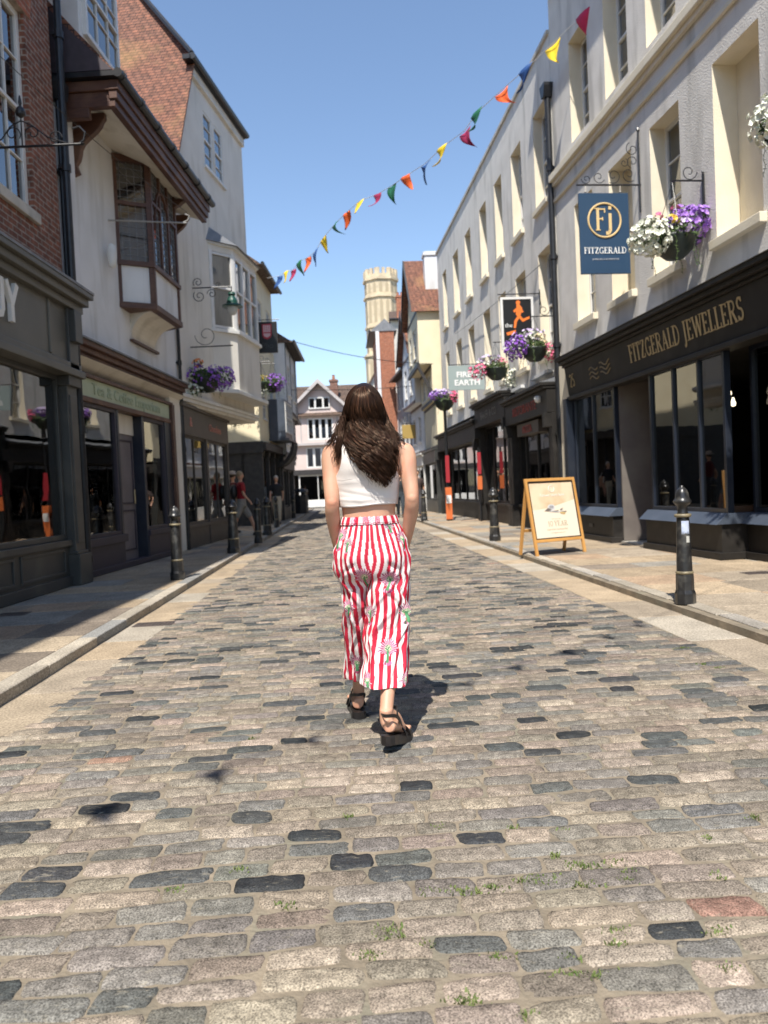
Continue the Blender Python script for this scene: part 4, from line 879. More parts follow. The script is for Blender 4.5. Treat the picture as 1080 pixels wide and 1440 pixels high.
def G_shop(x0, x1, z0, zt, mat, glassn, bars, title=None, tmat=None, out=.3, sz=.26, zc=None, lettercol=None, open_dark=False):
    """one of the dark shopfronts: fascia with cornice, pilasters, window"""
    g = MB(); g.box(x0, x1, -out, .05, z0, zt); g.box(x0 - .02, x1 + .02, -out - .08, .05, zt, zt + .06); g.box(x0 - .04, x1 + .04, -out - .15, .05, zt + .06, zt + .13); g.build('fascia', mat, rG, bevel=.01)
    g = MB(); g.prism([(-out - .15, zt + .132), (0, zt + .26), (0, zt + .132)], x0 - .04, x1 + .04, axis='x'); g.build('lead_flashing', MATS['lead'], rG)
    for x in (x0 + .11, x1 - .11):
        g = MB(); g.box(x - .11, x + .11, -out + .1, .12, .07, z0); g.box(x - .13, x + .13, -out + .05, .12, .07, .6); g.box(x - .1, x + .1, -out - .05, .1, z0 - .3, z0); g.build('pilaster', mat, rG, bevel=.008)
    g = MB(); g.frame(x0 + .22, x1 - .22, .62, z0, .06, -.03, .06, bars_x=bars, bw=.06); w_ = g.build('shop_window', mat, rG)
    if not open_dark:
        g = MB(); g.box(x0 + .25, x1 - .25, .01, .017, .66, z0 - .04); g.build('glass', MATS[glassn], w_)
    g = MB(); g.box(x0 + .22, x1 - .22, -.08, .08, .07, .55); g.box(x0 + .22, x1 - .22, -.12, .08, .55, .62); g.build('stallriser', mat, rG, bevel=.006)
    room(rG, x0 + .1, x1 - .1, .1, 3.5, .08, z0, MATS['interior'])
    stock(rG, x0 + .3, x1 - .3, (.7, 1.25), y=.3, dens=.55)
    if title: text(rG, 'fascia_lettering', title, sz, ((x0 + x1) / 2, -out - .004, zc or (z0 + zt) / 2 - .09), tmat, sx=1.15)
M('letter_red', (.30, .035, .025), rough=.5); M('letter_grey', (.16, .155, .145), rough=.5)
G_shop(-3.35, .22, 2.6, 3.1, CH, 'shop_glass_dark', [-2.5, -1.5, -.6], 'RISTORANTE', MATS['letter_red'], sz=.3)
g = MB(); g.box(-2.6, -.8, -.2, .0, 2.28, 2.56); rb = g.build('inner_sign', MATS['paint_brown'], rG); text(rG, 'inner_lettering', 'PIZZA', .24, (-1.7, -.206, 2.33), MATS['letter_red'], sx=1.2)
G_shop(-7.1, -3.4, 2.85, 3.4, CH, 'shop_glass', [-5.9, -4.7], 'BAKER & CO', MATS['letter_grey'], sz=.3)
G_shop(-14.3, -7.15, 2.5, 3.0, CH, 'shop_glass', [-12.8, -11.6, -10.2, -8.8], None)
g = MB(); g.box(X0 + .12, XF - .12, -.1, .05, .07, 3.5); g.build('party_pier', RV_, rJ)
g = MB(); g.lathe([(0, -.1), (.06, -.08), (.08, 0), (.05, .05), (0, .06)], 12, (-.25, -.35, 2.95)); g.build('security_camera', WH, rG, smooth=True)
M('lintel_white', (.72, .72, .70), rough=.5)
for (a, b, z) in ((-1.6, -.2, 3.5), (-3.4, -2.4, 3.46)):
    g = MB(); g.box(a, b, -.12, 0.001, z, z + .07); g.build('ledge', MATS['lintel_white'], rG)
# ------------------------------------------------------------ generic town house for the far part of the street
def townhouse(label, Fx, W, levels, wallm, eave, roofm, ridge, depth=6, shop=None, shopm=None, out=(0, 0), gable=False, timber=None, cat='building', name='town_house', roof_over=.35, glass='shop_glass_dark', braces=False, group=None, side_win=False, framem=None):
    """levels: list of (z0, z1, out, [(x0,x1,z0,z1)...]) storeys, each set forward by out"""
    r = Fx.root(name, label, cat, group); fm = framem or WH
    g = MB()
    for (z0, z1, o_, wins) in levels:
        g.wall(0, W, z0, z1, wins, rev=.09, y=-o_); g.shell(0, W, z0, z1, depth, y=-o_); g.quad((0, -o_, z0), (0, depth, z0), (W, depth, z0), (W, -o_, z0))
    g.build('wall', wallm, r)
    zb = levels[0][0]
    if timber is not None:
        for (z0, z1, o_, wins) in levels:
            g = MB(); y0 = -o_ - .025
            g.box(0, W, y0, -o_, z0, z0 + .14); g.build('jetty_beam', timber, r); g = MB(); g.box(0, W, y0, -o_, z1 - .12, z1)
            g.build('jetty_beam', timber, r)
            n = max(2, int(W / .62))
            if braces:
                for i in range(n + 1):
                    x = min(max(W * i / n, .05), W - .05)
                    if any(a - .02 < x < b + .02 for a, b, c, d in wins): continue
                    g = MB(); g.box(x - .05, x + .05, y0 + .003, -o_, z0 + .14, z1 - .12); g.build('timber_stud', timber, r)
    for (z0, z1, o_, wins) in levels:
        for (a, b, c, d) in wins: sash(r, a, b, c, d, -o_ + .03, max(1, round((b - a) / .45)), 3, fw=.05, depth=.15, mat=fm, room=MATS['interior'], sill=(-o_ - .05, .06, fm), bar=.03)
    ot = levels[-1][2]
    g = MB()
    if gable:
        xm = W / 2; g.prism([(-.2, eave - .12), (0, eave - .1), (xm, ridge - .12), (W, eave - .1), (W + .2, eave - .12), (xm, ridge + .04)], -ot - .25, depth); g.build('roof', roofm, r)
        g = MB(); g.prism([(0, eave), (W, eave), (xm, ridge - .15)], -ot, -ot + .1); g.build('gable_wall', wallm, r)
        if timber is not None:
            g = MB(); g.prism([(-.24, eave - .2), (-.2, eave - .02), (xm, ridge + .05), (xm, ridge - .2)], -ot - .3, -ot - .24); g.build('bargeboard', timber, r)
            g = MB(); g.prism([(W + .24, eave - .2), (xm, ridge - .2), (xm, ridge + .05), (W + .2, eave - .02)], -ot - .3, -ot - .24); g.build('bargeboard', timber, r)
    else:
        g.prism([(-ot - roof_over, eave), (depth + .2, eave), ((depth - ot) / 2, ridge)], -.05, W + .05, axis='x'); g.build('roof', roofm, r)
        g = MB(); g.tube([(-.1, -ot - roof_over - .04, eave + .03), (W + .1, -ot - roof_over - .04, eave + .03)], .06, 6); g.build('gutter', IRON, r)
    if shop:
        x = 0.0; k = max(1, round(W / 2.8)); w = W / k; zt = zb
        g = MB(); g.box(0, W, -shop, .05, zt - .55, zt - .06); g.box(-.02, W + .02, -shop - .09, .05, zt - .06, zt + .02); g.build('fascia', shopm, r)
        for i in range(k + 1):
            xx = min(max(i * w, .1), W - .1); g = MB(); g.box(xx - .1, xx + .1, -shop + .06, .12, .07, zt - .55); g.build('pilaster', shopm, r)
        for i in range(k):
            a, b = i * w + .2, (i + 1) * w - .2; g = MB(); g.frame(a, b, .6, zt - .56, .05, -.02, .05, bars_x=[(a + b) / 2]); s_ = g.build('shop_window', shopm, r)
            g = MB(); g.box(a + .03, b - .03, .01, .016, .62, zt - .58); g.build('glass', MATS[glass], s_)
            g = MB(); g.box(a, b, -.08, .06, .07, .58); g.build('stallriser', shopm, r)
        room(r, .05, W - .05, .08, 3, .08, zt - .1, MATS['interior'])
    return r
def chimney(root, x, y, z0, z1, w, mat, pots=2, potm=None):
    g = MB(); g.box(x - w / 2, x + w / 2, y - w / 2, y + w / 2, z0, z1); g.box(x - w / 2 - .05, x + w / 2 + .05, y - w / 2 - .05, y + w / 2 + .05, z1 - .16, z1 - .04); c = g.build('chimney', mat, root)
    for i in range(pots):
        g = MB(); g.lathe([(.10, 0), (.12, .02), (.09, .3), (.11, .34), (.07, .34)], 12, (x - w / 2 + w * (i + .5) / pots, y, z1)); g.build('chimney_pot', potm or MATS['brick_orange'], c)
def W_(*xs, z=(0, 1)): return [(a, b, z[0], z[1]) for a, b in xs]
TBK = MATS['timber_black']; RY = MATS['render_yellow']; RCm = MATS['render_cream']
# left row beyond the gabled building
d = townhouse('yellow cream rendered building facing the passage, lit by the sun, under a black hanging sign', Fac(-4.22, 27.0, .02, 1), 4.0,
    [(3.0, 5.9, 0, W_((.8, 1.6), (2.6, 3.4), z=(3.9, 5.2))), (5.9, 9.15, 0, W_((.8, 1.6), (2.6, 3.4), z=(6.7, 8.2)))], RY, 9.15, MATS['roof_tile_dark'], 12.0, depth=7, shop=None)
g = MB(); g.box(.0, 4.0, .6, .7, .07, 3.0); g.box(-.02, 4.0, -.2, .1, 2.72, 2.99); g.build('ground_wall', TBK, d)
for x in (.06, 1.4, 2.7, 3.92):
    g = MB(); g.box(x - .07, x + .07, -.05, .1, .07, 2.75); g.build('timber_post', TBK, d)
g = MB(); g.box(-.06, -.02, -.1, 7, 2.62, 3.02); g.build('side_beam', TBK, d)
g = MB(); g.box(0, .05, .1, 6.9, .07, 2.99); g.build('side_wall', TBK, d)
for k in range(3):
    g = MB(); n = 8; z0 = 3.0
    pts = [(-.75 * math.sin(i / n * 1.57), 2.2 + .95 * (1 - math.cos(i / n * 1.57))) for i in range(n + 1)]
    g.prism(pts + [(p[0] * .85, p[1] + .14) for p in pts[::-1]], 3.4 + k * .42, 3.55 + k * .42, axis='x'); g.build('cove_bracket', TBK, d)
g = MB(); g.box(1.9, 3.9, -.75, 0, 3.15, 3.22); g.box(1.95, 3.85, -.62, -.02, 3.22, 4.7); b_ = g.build('oriel_box', MATS['paint_bluegrey'], d)
sash(d, 2.0, 3.8, 3.45, 4.6, -.66, 4, 3, fw=.04, depth=.03, mat=WH, name='oriel_window')
d2 = townhouse('half timbered black and white building, lower than its neighbour, on the left row', Fac(-4.1, 31.05, -.02, 1), 4.6,
    [(2.7, 4.5, .25, W_((.6, 1.7), (2.6, 3.8), z=(3.2, 4.1))), (4.5, 7.2, .4, W_((.6, 1.7), (2.6, 3.8), z=(5.2, 6.4)))], MATS['render_white'], 7.2, MATS['roof_tile_dark'], 9.6, depth=6, shop=.15, shopm=TBK, timber=TBK, braces=True)
d3 = townhouse('small white timbered building with dark shopfronts near the far junction, left row', Fac(-4.75, 36.0, -.06, 1), 8.0,
    [(2.7, 5.0, .3, W_((.8, 1.9), (3.2, 4.4), (5.8, 7.0), z=(3.3, 4.5)))], MATS['render_white'], 5.0, MATS['roof_tile_dark'], 7.6, depth=6, shop=.15, shopm=TBK, timber=TBK, braces=True)
# end of the street: pale pink gabled house
M('render_pink', (0.68, 0.56, 0.51), (0.62, 0.51, 0.46), sc=2, rough=.85, bump=.002); M('timber_pale', (.50, .46, .44), (.44, .40, .38), sc=3, rough=.7)
FE = Fac(-9.2, 54, 1, .0)
rE = FE.root('pink_gabled_house', 'pale pink timbered house with a pointed gable closing the far end of the street', 'building')
PK = MATS['render_pink']; TP = MATS['timber_pale']; EW = 12.0; gx = 5.0
g = MB(); wE = [(4.1, 5.9, 4.8, 6.3), (.8, 2.4, 4.9, 5.9), (8.0, 9.8, 4.9, 5.9)]
g.wall(0, EW, 4.5, 6.5, wE, rev=.08); g.shell(0, EW, 4.5, 6.5, 7); g.wall(.1, EW, 2.7, 4.5, [(3.9, 6.1, 2.85, 4.3)], rev=.08, y=.3); g.shell(.1, EW, 0, 4.5, 7, y=.3); g.quad((0, 0, 4.5), (0, 7, 4.5), (EW, 7, 4.5), (EW, 0, 4.5))
g.add([(gx - 2.35, 0, 6.5), (gx + 2.35, 0, 6.5), (gx, 0, 8.7)], [(0, 1, 2)]); g.build('wall', PK, rE)
g = MB(); g.prism([(-.35, 6.45), (7.3, 6.45), (3.4, 9.0)], -.3, EW + .3, axis='x'); g.prism([(gx - 2.75, 6.15), (gx - 2.65, 6.15), (gx, 8.72), (gx + 2.65, 6.15), (gx + 2.75, 6.15), (gx, 8.95)], -.5, 4); g.build('roof', MATS['roof_tile_dark'], rE)
for s_ in (-1, 1):
    g = MB(); g.prism([(gx + s_ * 2.78, 6.05), (gx + s_ * 2.78, 6.3), (gx, 8.98), (gx, 8.68)][::-s_], -.58, -.48); g.build('bargeboard', TP, rE)
for i in range(28):
    x = EW * (i + .5) / 28
    if 3.8 < x < 6.2 : continue
    g = MB(); g.box(x - .045, x + .045, -.02, 0, 4.6, 6.4); g.build('timber_stud', TP, rE)
g = MB(); g.box(0, EW, -.08, 0, 4.42, 4.6); g.build('jetty_beam', TP, rE); g = MB(); g.box(gx - 2.4, gx + 2.4, -.1, 0, 6.42, 6.56); g.build('jetty_beam', TP, rE)
for (a, b, c, d_, y) in ((4.1, 5.9, 4.8, 6.3, .02), (3.9, 6.1, 2.85, 4.3, .32), (.8, 2.4, 4.9, 5.9, .02), (8.0, 9.8, 4.9, 5.9, .02)):
    sash(rE, a, b, c, d_, y, 4, 1, fw=.09, depth=.15, bar=.17, mid=(b > 6.5))
g = MB(); g.frame(gx - .75, gx + .75, 6.95, 7.75, .08, -.09, -.02, bars_x=[gx - .28, gx + .28], bw=.12); w_ = g.build('gable_window', WH, rE); g = MB(); g.box(gx - .7, gx + .7, -.03, -.02, 6.98, 7.72); g.build('glass', WG, w_)
chimney(rE, gx + 1.0, 1.6, 7.6, 9.15, .55, MATS['brick_red'], 1)
g = MB(); g.box(.1, EW, .0, .3, 2.35, 2.72); g.build('fascia', TBK, rE)
for i in range(4):
    a = .3 + i * 3.0; g = MB(); g.frame(a, a + 2.7, .5, 2.35, .09, .16, .26, bars_x=[a + 1.35]); s_ = g.build('shop_window', TBK if i != 1 else WH, rE); g = MB(); g.box(a + .05, a + 2.65, .2, .205, .55, 2.3); g.build('glass', MATS['shop_glass_dark'], s_)
    g = MB(); g.box(a, a + 2.7, .14, .28, .07, .5); g.build('stallriser', TBK if i != 1 else WH, rE)
townhouse('brick and plaster corner house left of the pink gabled house', Fac(-16, 52, 1, .0), 6.6, [(2.7, 6.0, 0, W_((1, 2), (4.5, 5.5), z=(3.4, 4.9)))], MATS['brick_red'], 6.0, MATS['roof_tile_dark'], 8.8, depth=7, shop=.1, shopm=TBK)
# right row beyond the grey terrace (Fac origin at the far end, x runs towards the camera)
def FR(X0_, Y0_, X1_, Y1_): return Fac(X1_, Y1_, X0_ - X1_, Y0_ - Y1_)
h = townhouse('cream jettied house with a red tiled gable beyond the grey terrace, right row', FR(2.3, 31.1, 2.05, 35.0), 3.9,
    [(2.7, 4.6, 0.0, []), (4.6, 6.1, .12, W_((.6, 1.5), (2.1, 3.0), z=(4.9, 5.8))), (6.1, 8.3, .62, W_((.5, 1.3), (2.1, 3.0), z=(6.5, 7.7)))], RY, 8.3, MATS['roof_tile'], 10.75, depth=5, shop=.15, shopm=MATS['paint_grey'], gable=True, timber=TBK)
chimney(h, 2.95, .12, 8.6, 10.8, .52, MATS['render_white'], 0)
g = MB(); g.box(-.05, 3.95, -.7, -.6, 6.0, 6.12); g.build('jetty_fascia', TBK, h)
g = MB(); g.prism([(-.1, 4.7), (-.1, 5.0), (-.6, 6.0), (-.72, 6.0)], 3.86, 3.94, axis='x'); g.build('bracket', TBK, h)
i_ = townhouse('white plastered house with an ochre tiled gable, behind the cream jettied house', FR(2.0, 35.1, 1.6, 39.2), 4.1,
    [(2.7, 5.0, 0.0, W_((.6, 1.4), (2.4, 3.2), z=(3.3, 4.5))), (5.0, 7.4, .35, W_((.6, 1.5), (2.4, 3.3), z=(5.5, 6.9)))], MATS['render_white'], 7.4, MATS['roof_tile'], 9.6, depth=5, shop=.15, shopm=MATS['paint_white'], gable=True, timber=MATS['timber_brown'])
k_ = townhouse('tall brick roofed house rising behind the gables of the right row', Fac(3.4, 39.5, -.05, -1), 8.2, [(0, 8.6, 0, [])], MATS['brick_orange'], 8.6, MATS['roof_tile'], 11.4, depth=6)
chimney(k_, 1.2, 2.6, 9.8, 12.2, .8, MATS['brick_red'], 3)
l_ = townhouse('narrow grey house with tall white sash windows, far along the right row', FR(1.6, 39.3, 1.05, 44.2), 4.9,
    [(2.7, 7.2, 0.0, W_((.6, 1.4), (2.1, 2.9), (3.6, 4.4), z=(3.4, 5.0)) + W_((.6, 1.4), (2.1, 2.9), (3.6, 4.4), z=(5.5, 6.8)))], MATS['lead'], 7.2, MATS['roof_tile_dark'], 9.0, depth=5, shop=.15, shopm=MATS['paint_white'])
m_ = townhouse('tall narrow orange brick building standing forward at the far right of the street', FR(.02, 44.4, -.25, 49.5), 5.1,
    [(2.7, 10.2, 0.0, W_((1, 2), (3, 4), z=(3.6, 5.4)) + W_((1, 2), (3, 4), z=(6.6, 8.4)))], MATS['brick_orange'], 10.2, MATS['lead'], 10.9, depth=1.0, shop=.12, shopm=MATS['paint_white'])
g = MB(); g.box(5.08, 5.16, -.05, .15, .1, 10.2); g.build('corner_strip', MATS['render_white'], m_)
n_ = townhouse('pale house with a sloping white gable end seen beside the orange brick building', Fac(-1.9, 56, 1, 0), 4.6, [(2.7, 6.6, 0, W_((.8, 1.8), z=(3.6, 5.2)))], MATS['render_cream'], 6.6, MATS['roof_tile_dark'], 10.6, depth=8, gable=True, shop=.1, shopm=TBK)
o_ = townhouse('stone fronted house with red chimney pots beside the foot of the tower', Fac(1.2, 62, 1, 0), 5.0, [(0, 14.6, 0, W_((.4, 1.3), z=(9, 11)))], MATS['stone_sill'], 14.6, MATS['roof_tile_dark'], 16, depth=6)
chimney(o_, 1.0, .6, 14.6, 16.6, .9, MATS['brick_orange'], 3)
# cathedral gate tower
M('limestone', (0.70, 0.58, 0.40), (0.60, 0.49, 0.33), sc=1.2, rough=.9, bump=.05, bsc=5, c3=(0.48, 0.40, 0.28), sc3=.8)
LS = MATS['limestone']
tw = empty('stone_tower', (.72, 82, 0), R(11), 'pale stone octagonal tower with battlements rising behind the end of the street', 'tower')
g = MB(); N8 = 8
def oct_(r, z0, z1): g.prism([(r * math.cos(R(22.5 + 45 * i)), r * math.sin(R(22.5 + 45 * i))) for i in range(8)], z0, z1, axis='z')
oct_(2.0, 0, 15.0); oct_(1.78, 15.0, 23.0); g.build('shaft', LS, tw)
for z, r in ((11.0, 2.15), (15.0, 2.15), (18.0, 1.9), (21.1, 1.95), (22.9, 1.95)):
    g = MB(); oct_(r, z, z + .28); g.build('string_course', LS, tw)
g = MB()
for i in range(8):
    a0, a1 = R(22.5 + 45 * i), R(67.5 + 45 * i); p, q = Vector((math.cos(a0), math.sin(a0))) * 1.86, Vector((math.cos(a1), math.sin(a1))) * 1.86
    for t0, t1 in ((0, .22), (.39, .61), (.78, 1)):
        a, b = p.lerp(q, t0), p.lerp(q, t1); g.prism([tuple(a), tuple(b), tuple(b * .86), tuple(a * .86)], 23.5, 24.1, axis='z')
oct_(1.86, 23.18, 23.5); g.build('battlement', LS, tw)
for z0, z1 in ((18.5, 20.9), (21.6, 22.7), (15.6, 17.7), (11.6, 14.6)):
    for i in range(8):
        a = R(45 * i + 45); r = 1.66 if z0 > 15 else 1.86
        for s_ in (-1, 1):
            c = Vector((math.cos(a), math.sin(a), 0)) * (r + .0); t = Vector((-math.sin(a), math.cos(a), 0)); n = Vector((math.cos(a), math.sin(a), 0))
            c2 = c + t * (s_ * .33); g = MB(); w2 = t * .17
            prof = [c2 - w2, c2 + w2]
            g.add([c2 - w2 + Vector((0, 0, z0)) + n * .002, c2 + w2 + Vector((0, 0, z0)) + n * .002, c2 + w2 + Vector((0, 0, z1 - .3)) + n * .002, c2 + Vector((0, 0, z1)) + n * .002, c2 - w2 + Vector((0, 0, z1 - .3)) + n * .002], [(0, 1, 2, 3, 4)])
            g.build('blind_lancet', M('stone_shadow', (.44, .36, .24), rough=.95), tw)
# ------------------------------------------------------------ bollards
M('bollard_black', (0.014, 0.014, 0.015), (0.03, 0.029, 0.028), sc=14, rough=.33, bump=.0012, bsc=30, c3=(0.09, 0.085, 0.075), sc3=9)
M('bollard_gold', (0.26, 0.21, 0.12), (0.14, 0.12, 0.08), sc=18, rough=.5)
M('sticker_blue', (0.55, 0.60, 0.72), (0.42, 0.48, 0.62), sc=25, rough=.4)
def bollard_proto(label, h=1.02, fat=1.0):
    t = empty('bollard', (0, 0, 0), 0, label, 'bollard', 'cast iron bollards along the kerbs')
    g = MB(); r = .088 * fat
    g.lathe([(r * 1.32, 0), (r * 1.32, .09 * h), (r * 1.15, .12 * h), (r * 1.12, .25 * h)], 8, mat=0); g.build('plinth', MATS['bollard_black'], t, bevel=.004).rotation_euler = (0, 0, R(22.5))
    g = MB(); g.lathe([(r * 1.02, .24 * h), (r * 1.0, .27 * h), (r * .80, .72 * h), (r * .8, .74 * h)], 24); g.build('post', MATS['bollard_black'], t, smooth=True)
    for z, rr in ((.265 * h, 1.13), (.745 * h, 1.08)):
        g = MB(); g.lathe([(r * .8, z - .015), (r * rr * .95, z - .012), (r * rr, z), (r * rr * .95, z + .012), (r * .75, z + .015)], 24); g.build('ring', MATS['bollard_gold'], t, smooth=True)
    g = MB(); g.lathe([(r * .78, .755 * h), (r * .64, .77 * h), (r * .62, .825 * h), (r * .92, .84 * h), (r * 1.12, .855 * h), (r * 1.14, .868 * h), (r * .95, .88 * h), (r * .86, .90 * h), (r * .80, .93 * h), (r * .60, .96 * h), (r * .34, .978 * h), (r * .22, .984 * h), (r * .24, .994 * h), (0.0, 1.0 * h)], 24); cp_ = g.build('cap', MATS['bollard_black'], t, smooth=True)
    return t
bp_ = bollard_proto('black cast iron bollard with a pale blue sticker, beside the near right kerb', fat=.75)
bp_.location = gpt(970, 851, PZ) + Vector((0, .09, 0))
g = MB(); n = 6; rr = .0563
for i in range(n):
    a0, a1 = R(-125 + 70 * i / n), R(-125 + 70 * (i + 1) / n); g.quad((rr * math.cos(a0), rr * math.sin(a0), .60), (rr * math.cos(a1), rr * math.sin(a1), .60), (rr * math.cos(a1) * .985, rr * math.sin(a1) * .985, .715), (rr * math.cos(a0) * .985, rr * math.sin(a0) * .985, .715))
g.build('sticker', MATS['sticker_blue'], bp_)
g = MB(); 
for i in range(n):
    a0, a1 = R(-88 + 30 * i / n), R(-88 + 30 * (i + 1) / n); g.quad((.0601 * math.cos(a0), .0601 * math.sin(a0), .53), (.0601 * math.cos(a1), .0601 * math.sin(a1), .53), (.0591 * math.cos(a1), .0591 * math.sin(a1), .585), (.0591 * math.cos(a0), .0591 * math.sin(a0), .585))
g.build('torn_sticker', M('paper_old', (.5, .49, .44), rough=.8), bp_)
bol = bollard_proto('slim bollard with worn gold bands standing half in sunlight by the left kerb', h=1.0, fat=.85); bol.location = gpt(248, 816, PZ) + Vector((0, .08, 0))
for (px, py, lab, f) in ((697, 761, 'black bollard beside the right kerb, next beyond the wooden pavement sign', 1.0), (597, 733, 'distant black bollard on the right pavement just beyond the elbow of the woman', 1.0), (328, 778, 'stout black bollard in the shade of the left pavement, in front of the brown shopfront', 1.15), (363, 764, 'thin black bollard on the left, behind the stout shaded one', .85), (376, 753, 'black bollard on the left pavement, third in the shaded row', 1.15), (389, 742, 'black bollard with a pale upper band, fourth in the shaded left row', .8), (413, 729, 'tiny far black bollard, last of the left row before the litter bin', .9)):
    src = bp_ if False else bol
    c = copy_tree(src); c.location = gpt(px, py, PZ) + Vector((0, .08, 0)); c['label'] = lab; c.scale = (f / .85, f / .85, 1.03)
# ------------------------------------------------------------ A-board
M('aboard_wood', (0.62, 0.33, 0.10), (0.52, 0.26, 0.075), sc=5, rough=.45, stretch=(1, 1, .15))
M('poster_sand', (0.60, 0.45, 0.28), (0.74, 0.60, 0.42), sc=2.2, rough=.5, contrast=(.42, .58)); M('poster_pale', (.80, .70, .55), rough=.5); M('poster_ink', (.36, .29, .20), rough=.6); M('poster_ink_white', (.85, .8, .74), rough=.5)
pa = gpt(754, 783, PZ); pb_ = gpt(824, 776, PZ)
mid = (pa + pb_) / 2; wA = (pb_ - pa).length
ab = empty('pavement_sign', (mid.x, mid.y, PZ), math.atan2(pb_.y - pa.y, pb_.x - pa.x), 'wooden framed A board with a sand coloured jewellery poster on the right pavement', 'pavement sign')
ab.scale = (1, 1, 1); hw_, HT, TI = wA / 2, 1.17, R(11)
def aframe(name, sgn, poster):
    holder = empty(name, (0, 0, 0)); holder.parent = ab; holder.location = (0, sgn * HT * math.sin(TI) if sgn > 0 else 0, 0); holder.rotation_euler = (-TI if sgn < 0 else TI, 0, 0)
    return holder
sl_ = math.sin(TI)
for sgn, nm in ((-1, 'front_frame'), (1, 'rear_frame')):
    y_off = 0 if sgn < 0 else 2 * HT * sl_
    g = MB(); hwF = hw_ if sgn < 0 else hw_ - .03; fw = .045
    g.box(-hwF, -hwF + fw, -.018, .018, 0, HT); g.box(hwF - fw, hwF, -.018, .018, 0, HT)
    if sgn < 0: g.box(-hwF + fw, hwF - fw, -.018, .018, HT - fw, HT); g.box(-hwF + fw, hwF - fw, -.018, .018, .2, .2 + fw)
    else: g.box(-hwF + fw, hwF - fw, -.012, .012, .35, .35 + fw); g.box(-hwF + fw, hwF - fw, -.012, .012, HT - .1, HT - .05)
    f_ = g.build(nm, MATS['aboard_wood'], ab, bevel=.004); f_.location = (0, y_off, 0); f_.rotation_euler = (-TI if sgn < 0 else TI, 0, 0)
    if sgn < 0:
        x0, x1, z0, z1 = -hwF + fw, hwF - fw, .2 + fw, HT - fw
        g = MB(); g.frame(x0, x1, z0, z1, .018, -.012, .012); g.build('snap_frame', M('frame_black', (.02, .018, .018), rough=.4), f_)
        g = MB(); g.box(x0 + .015, x1 - .015, -.004, .01, z0 + .015, z1 - .03); ps = g.build('poster', MATS['poster_sand'], f_)
        W2, H2 = x1 - x0, z1 - z0; cx = 0
        g = MB(); pts = [(x0 + .016, z0 + .016), (x1 - .016, z0 + .016), (x1 - .016, z0 + H2 * .66), (cx + .1, z0 + H2 * .58), (cx - .1, z0 + H2 * .53), (x0 + .016, z0 + H2 * .50)]; g.prism(pts, -.0055, -.003); g.build('pale_backdrop', MATS['poster_pale'], ps)
        g = MB(); n = 24
        g.tube([(cx + .05 * math.cos(i / n * 6.283), -.006, z1 - .12 + .05 * math.sin(i / n * 6.283)) for i in range(n)], .005, 5, closed=True); serif_text(g, 'J', cx - .012, z1 - .14, .05, -.005, .003, center=False); g.build('roundel', MATS['poster_ink_white'], ps)
        text(ps, 'script_heading', 'Forever starts here', .062, (cx, -.0065, z1 - .235), MATS['poster_ink_white'], ext=.0008, sx=.95)
        g = MB(); serif_text(g, '10', cx - .16, z0 + .19, .075, -.0055, .001, gap=.08); serif_text(g, 'YEAR', cx - .045, z0 + .19, .075, -.0055, .001, gap=.12); g.build('heading_ten_year', MATS['poster_ink'], ps)
        text(ps, 'small_print', 'DIAMOND GUARANTEE', .036, (cx, -.0065, z0 + .125), MATS['poster_ink'], ext=.0005)
        text(ps, 'small_print', 'on all engagement rings in store', .022, (cx, -.0065, z0 + .08), MATS['poster_ink'], ext=.0005)
        text(ps, 'small_print', 'with every ring', .028, (cx, -.0065, z0 + .29), MATS['poster_ink'], ext=.0005)
        # the printed ring picture: band, stone and twig, flat shapes
        g = MB()
        def fl(pts, k, mat): g.prism(pts, -.0062 - k * .0004, -.005, mat)
        zc = z0 + H2 * .52
        fl([(cx - .05 + .075 * math.cos(a), zc + .01 + .055 * math.sin(a)) for a in [i / 16 * 6.283 for i in range(16)]], 0, 0)
        fl([(cx - .05 + .05 * math.cos(a), zc + .02 + .035 * math.sin(a)) for a in [i / 8 * 6.283 for i in range(8)]], 1, 1)
        for k in range(6): fl([(cx - .08 + .012 * k, zc + .0 + .01 * (k % 3)), (cx - .07 + .012 * k, zc + .02), (cx - .075 + .012 * k, zc + .035)], 2 + k, 2)
        for k in range(5):
            x = cx - .1 + .05 * k; fl([(x, zc - .05 - .006 * k), (x + .12, zc - .062 + .02 * (k % 2)), (x + .125, zc - .05 + .02 * (k % 2)), (x, zc - .04 - .006 * k)], 9 + k, [1, 2, 1, 0, 2][k])
        fl([(cx - .19, zc - .03), (cx - .12, zc + .01), (cx - .06, zc - .02), (cx - .12, zc - .04)], 15, 2); fl([(cx + .1, zc - .06), (cx + .2, zc - .075), (cx + .17, zc - .1), (cx + .1, zc - .08)], 16, 3); fl([(cx + .1, zc - .02), (cx + .17, zc + .0), (cx + .12, zc - .04)], 17, 2)
        g.build('ring_picture', [M('pic_grey', (.62, .60, .58), rough=.5), M('pic_silver', (.42, .42, .44), rough=.4), M('pic_dark', (.18, .15, .13), rough=.5), M('pic_gold', (.6, .42, .18), rough=.5)], ps)
g = MB(); g.box(-hw_ + .05, hw_ - .05, HT * sl_ + .0, HT * sl_ + .02, HT * math.cos(TI) - .04, HT * math.cos(TI)); g.build('hinge_rail', MATS['cast_iron'], ab)
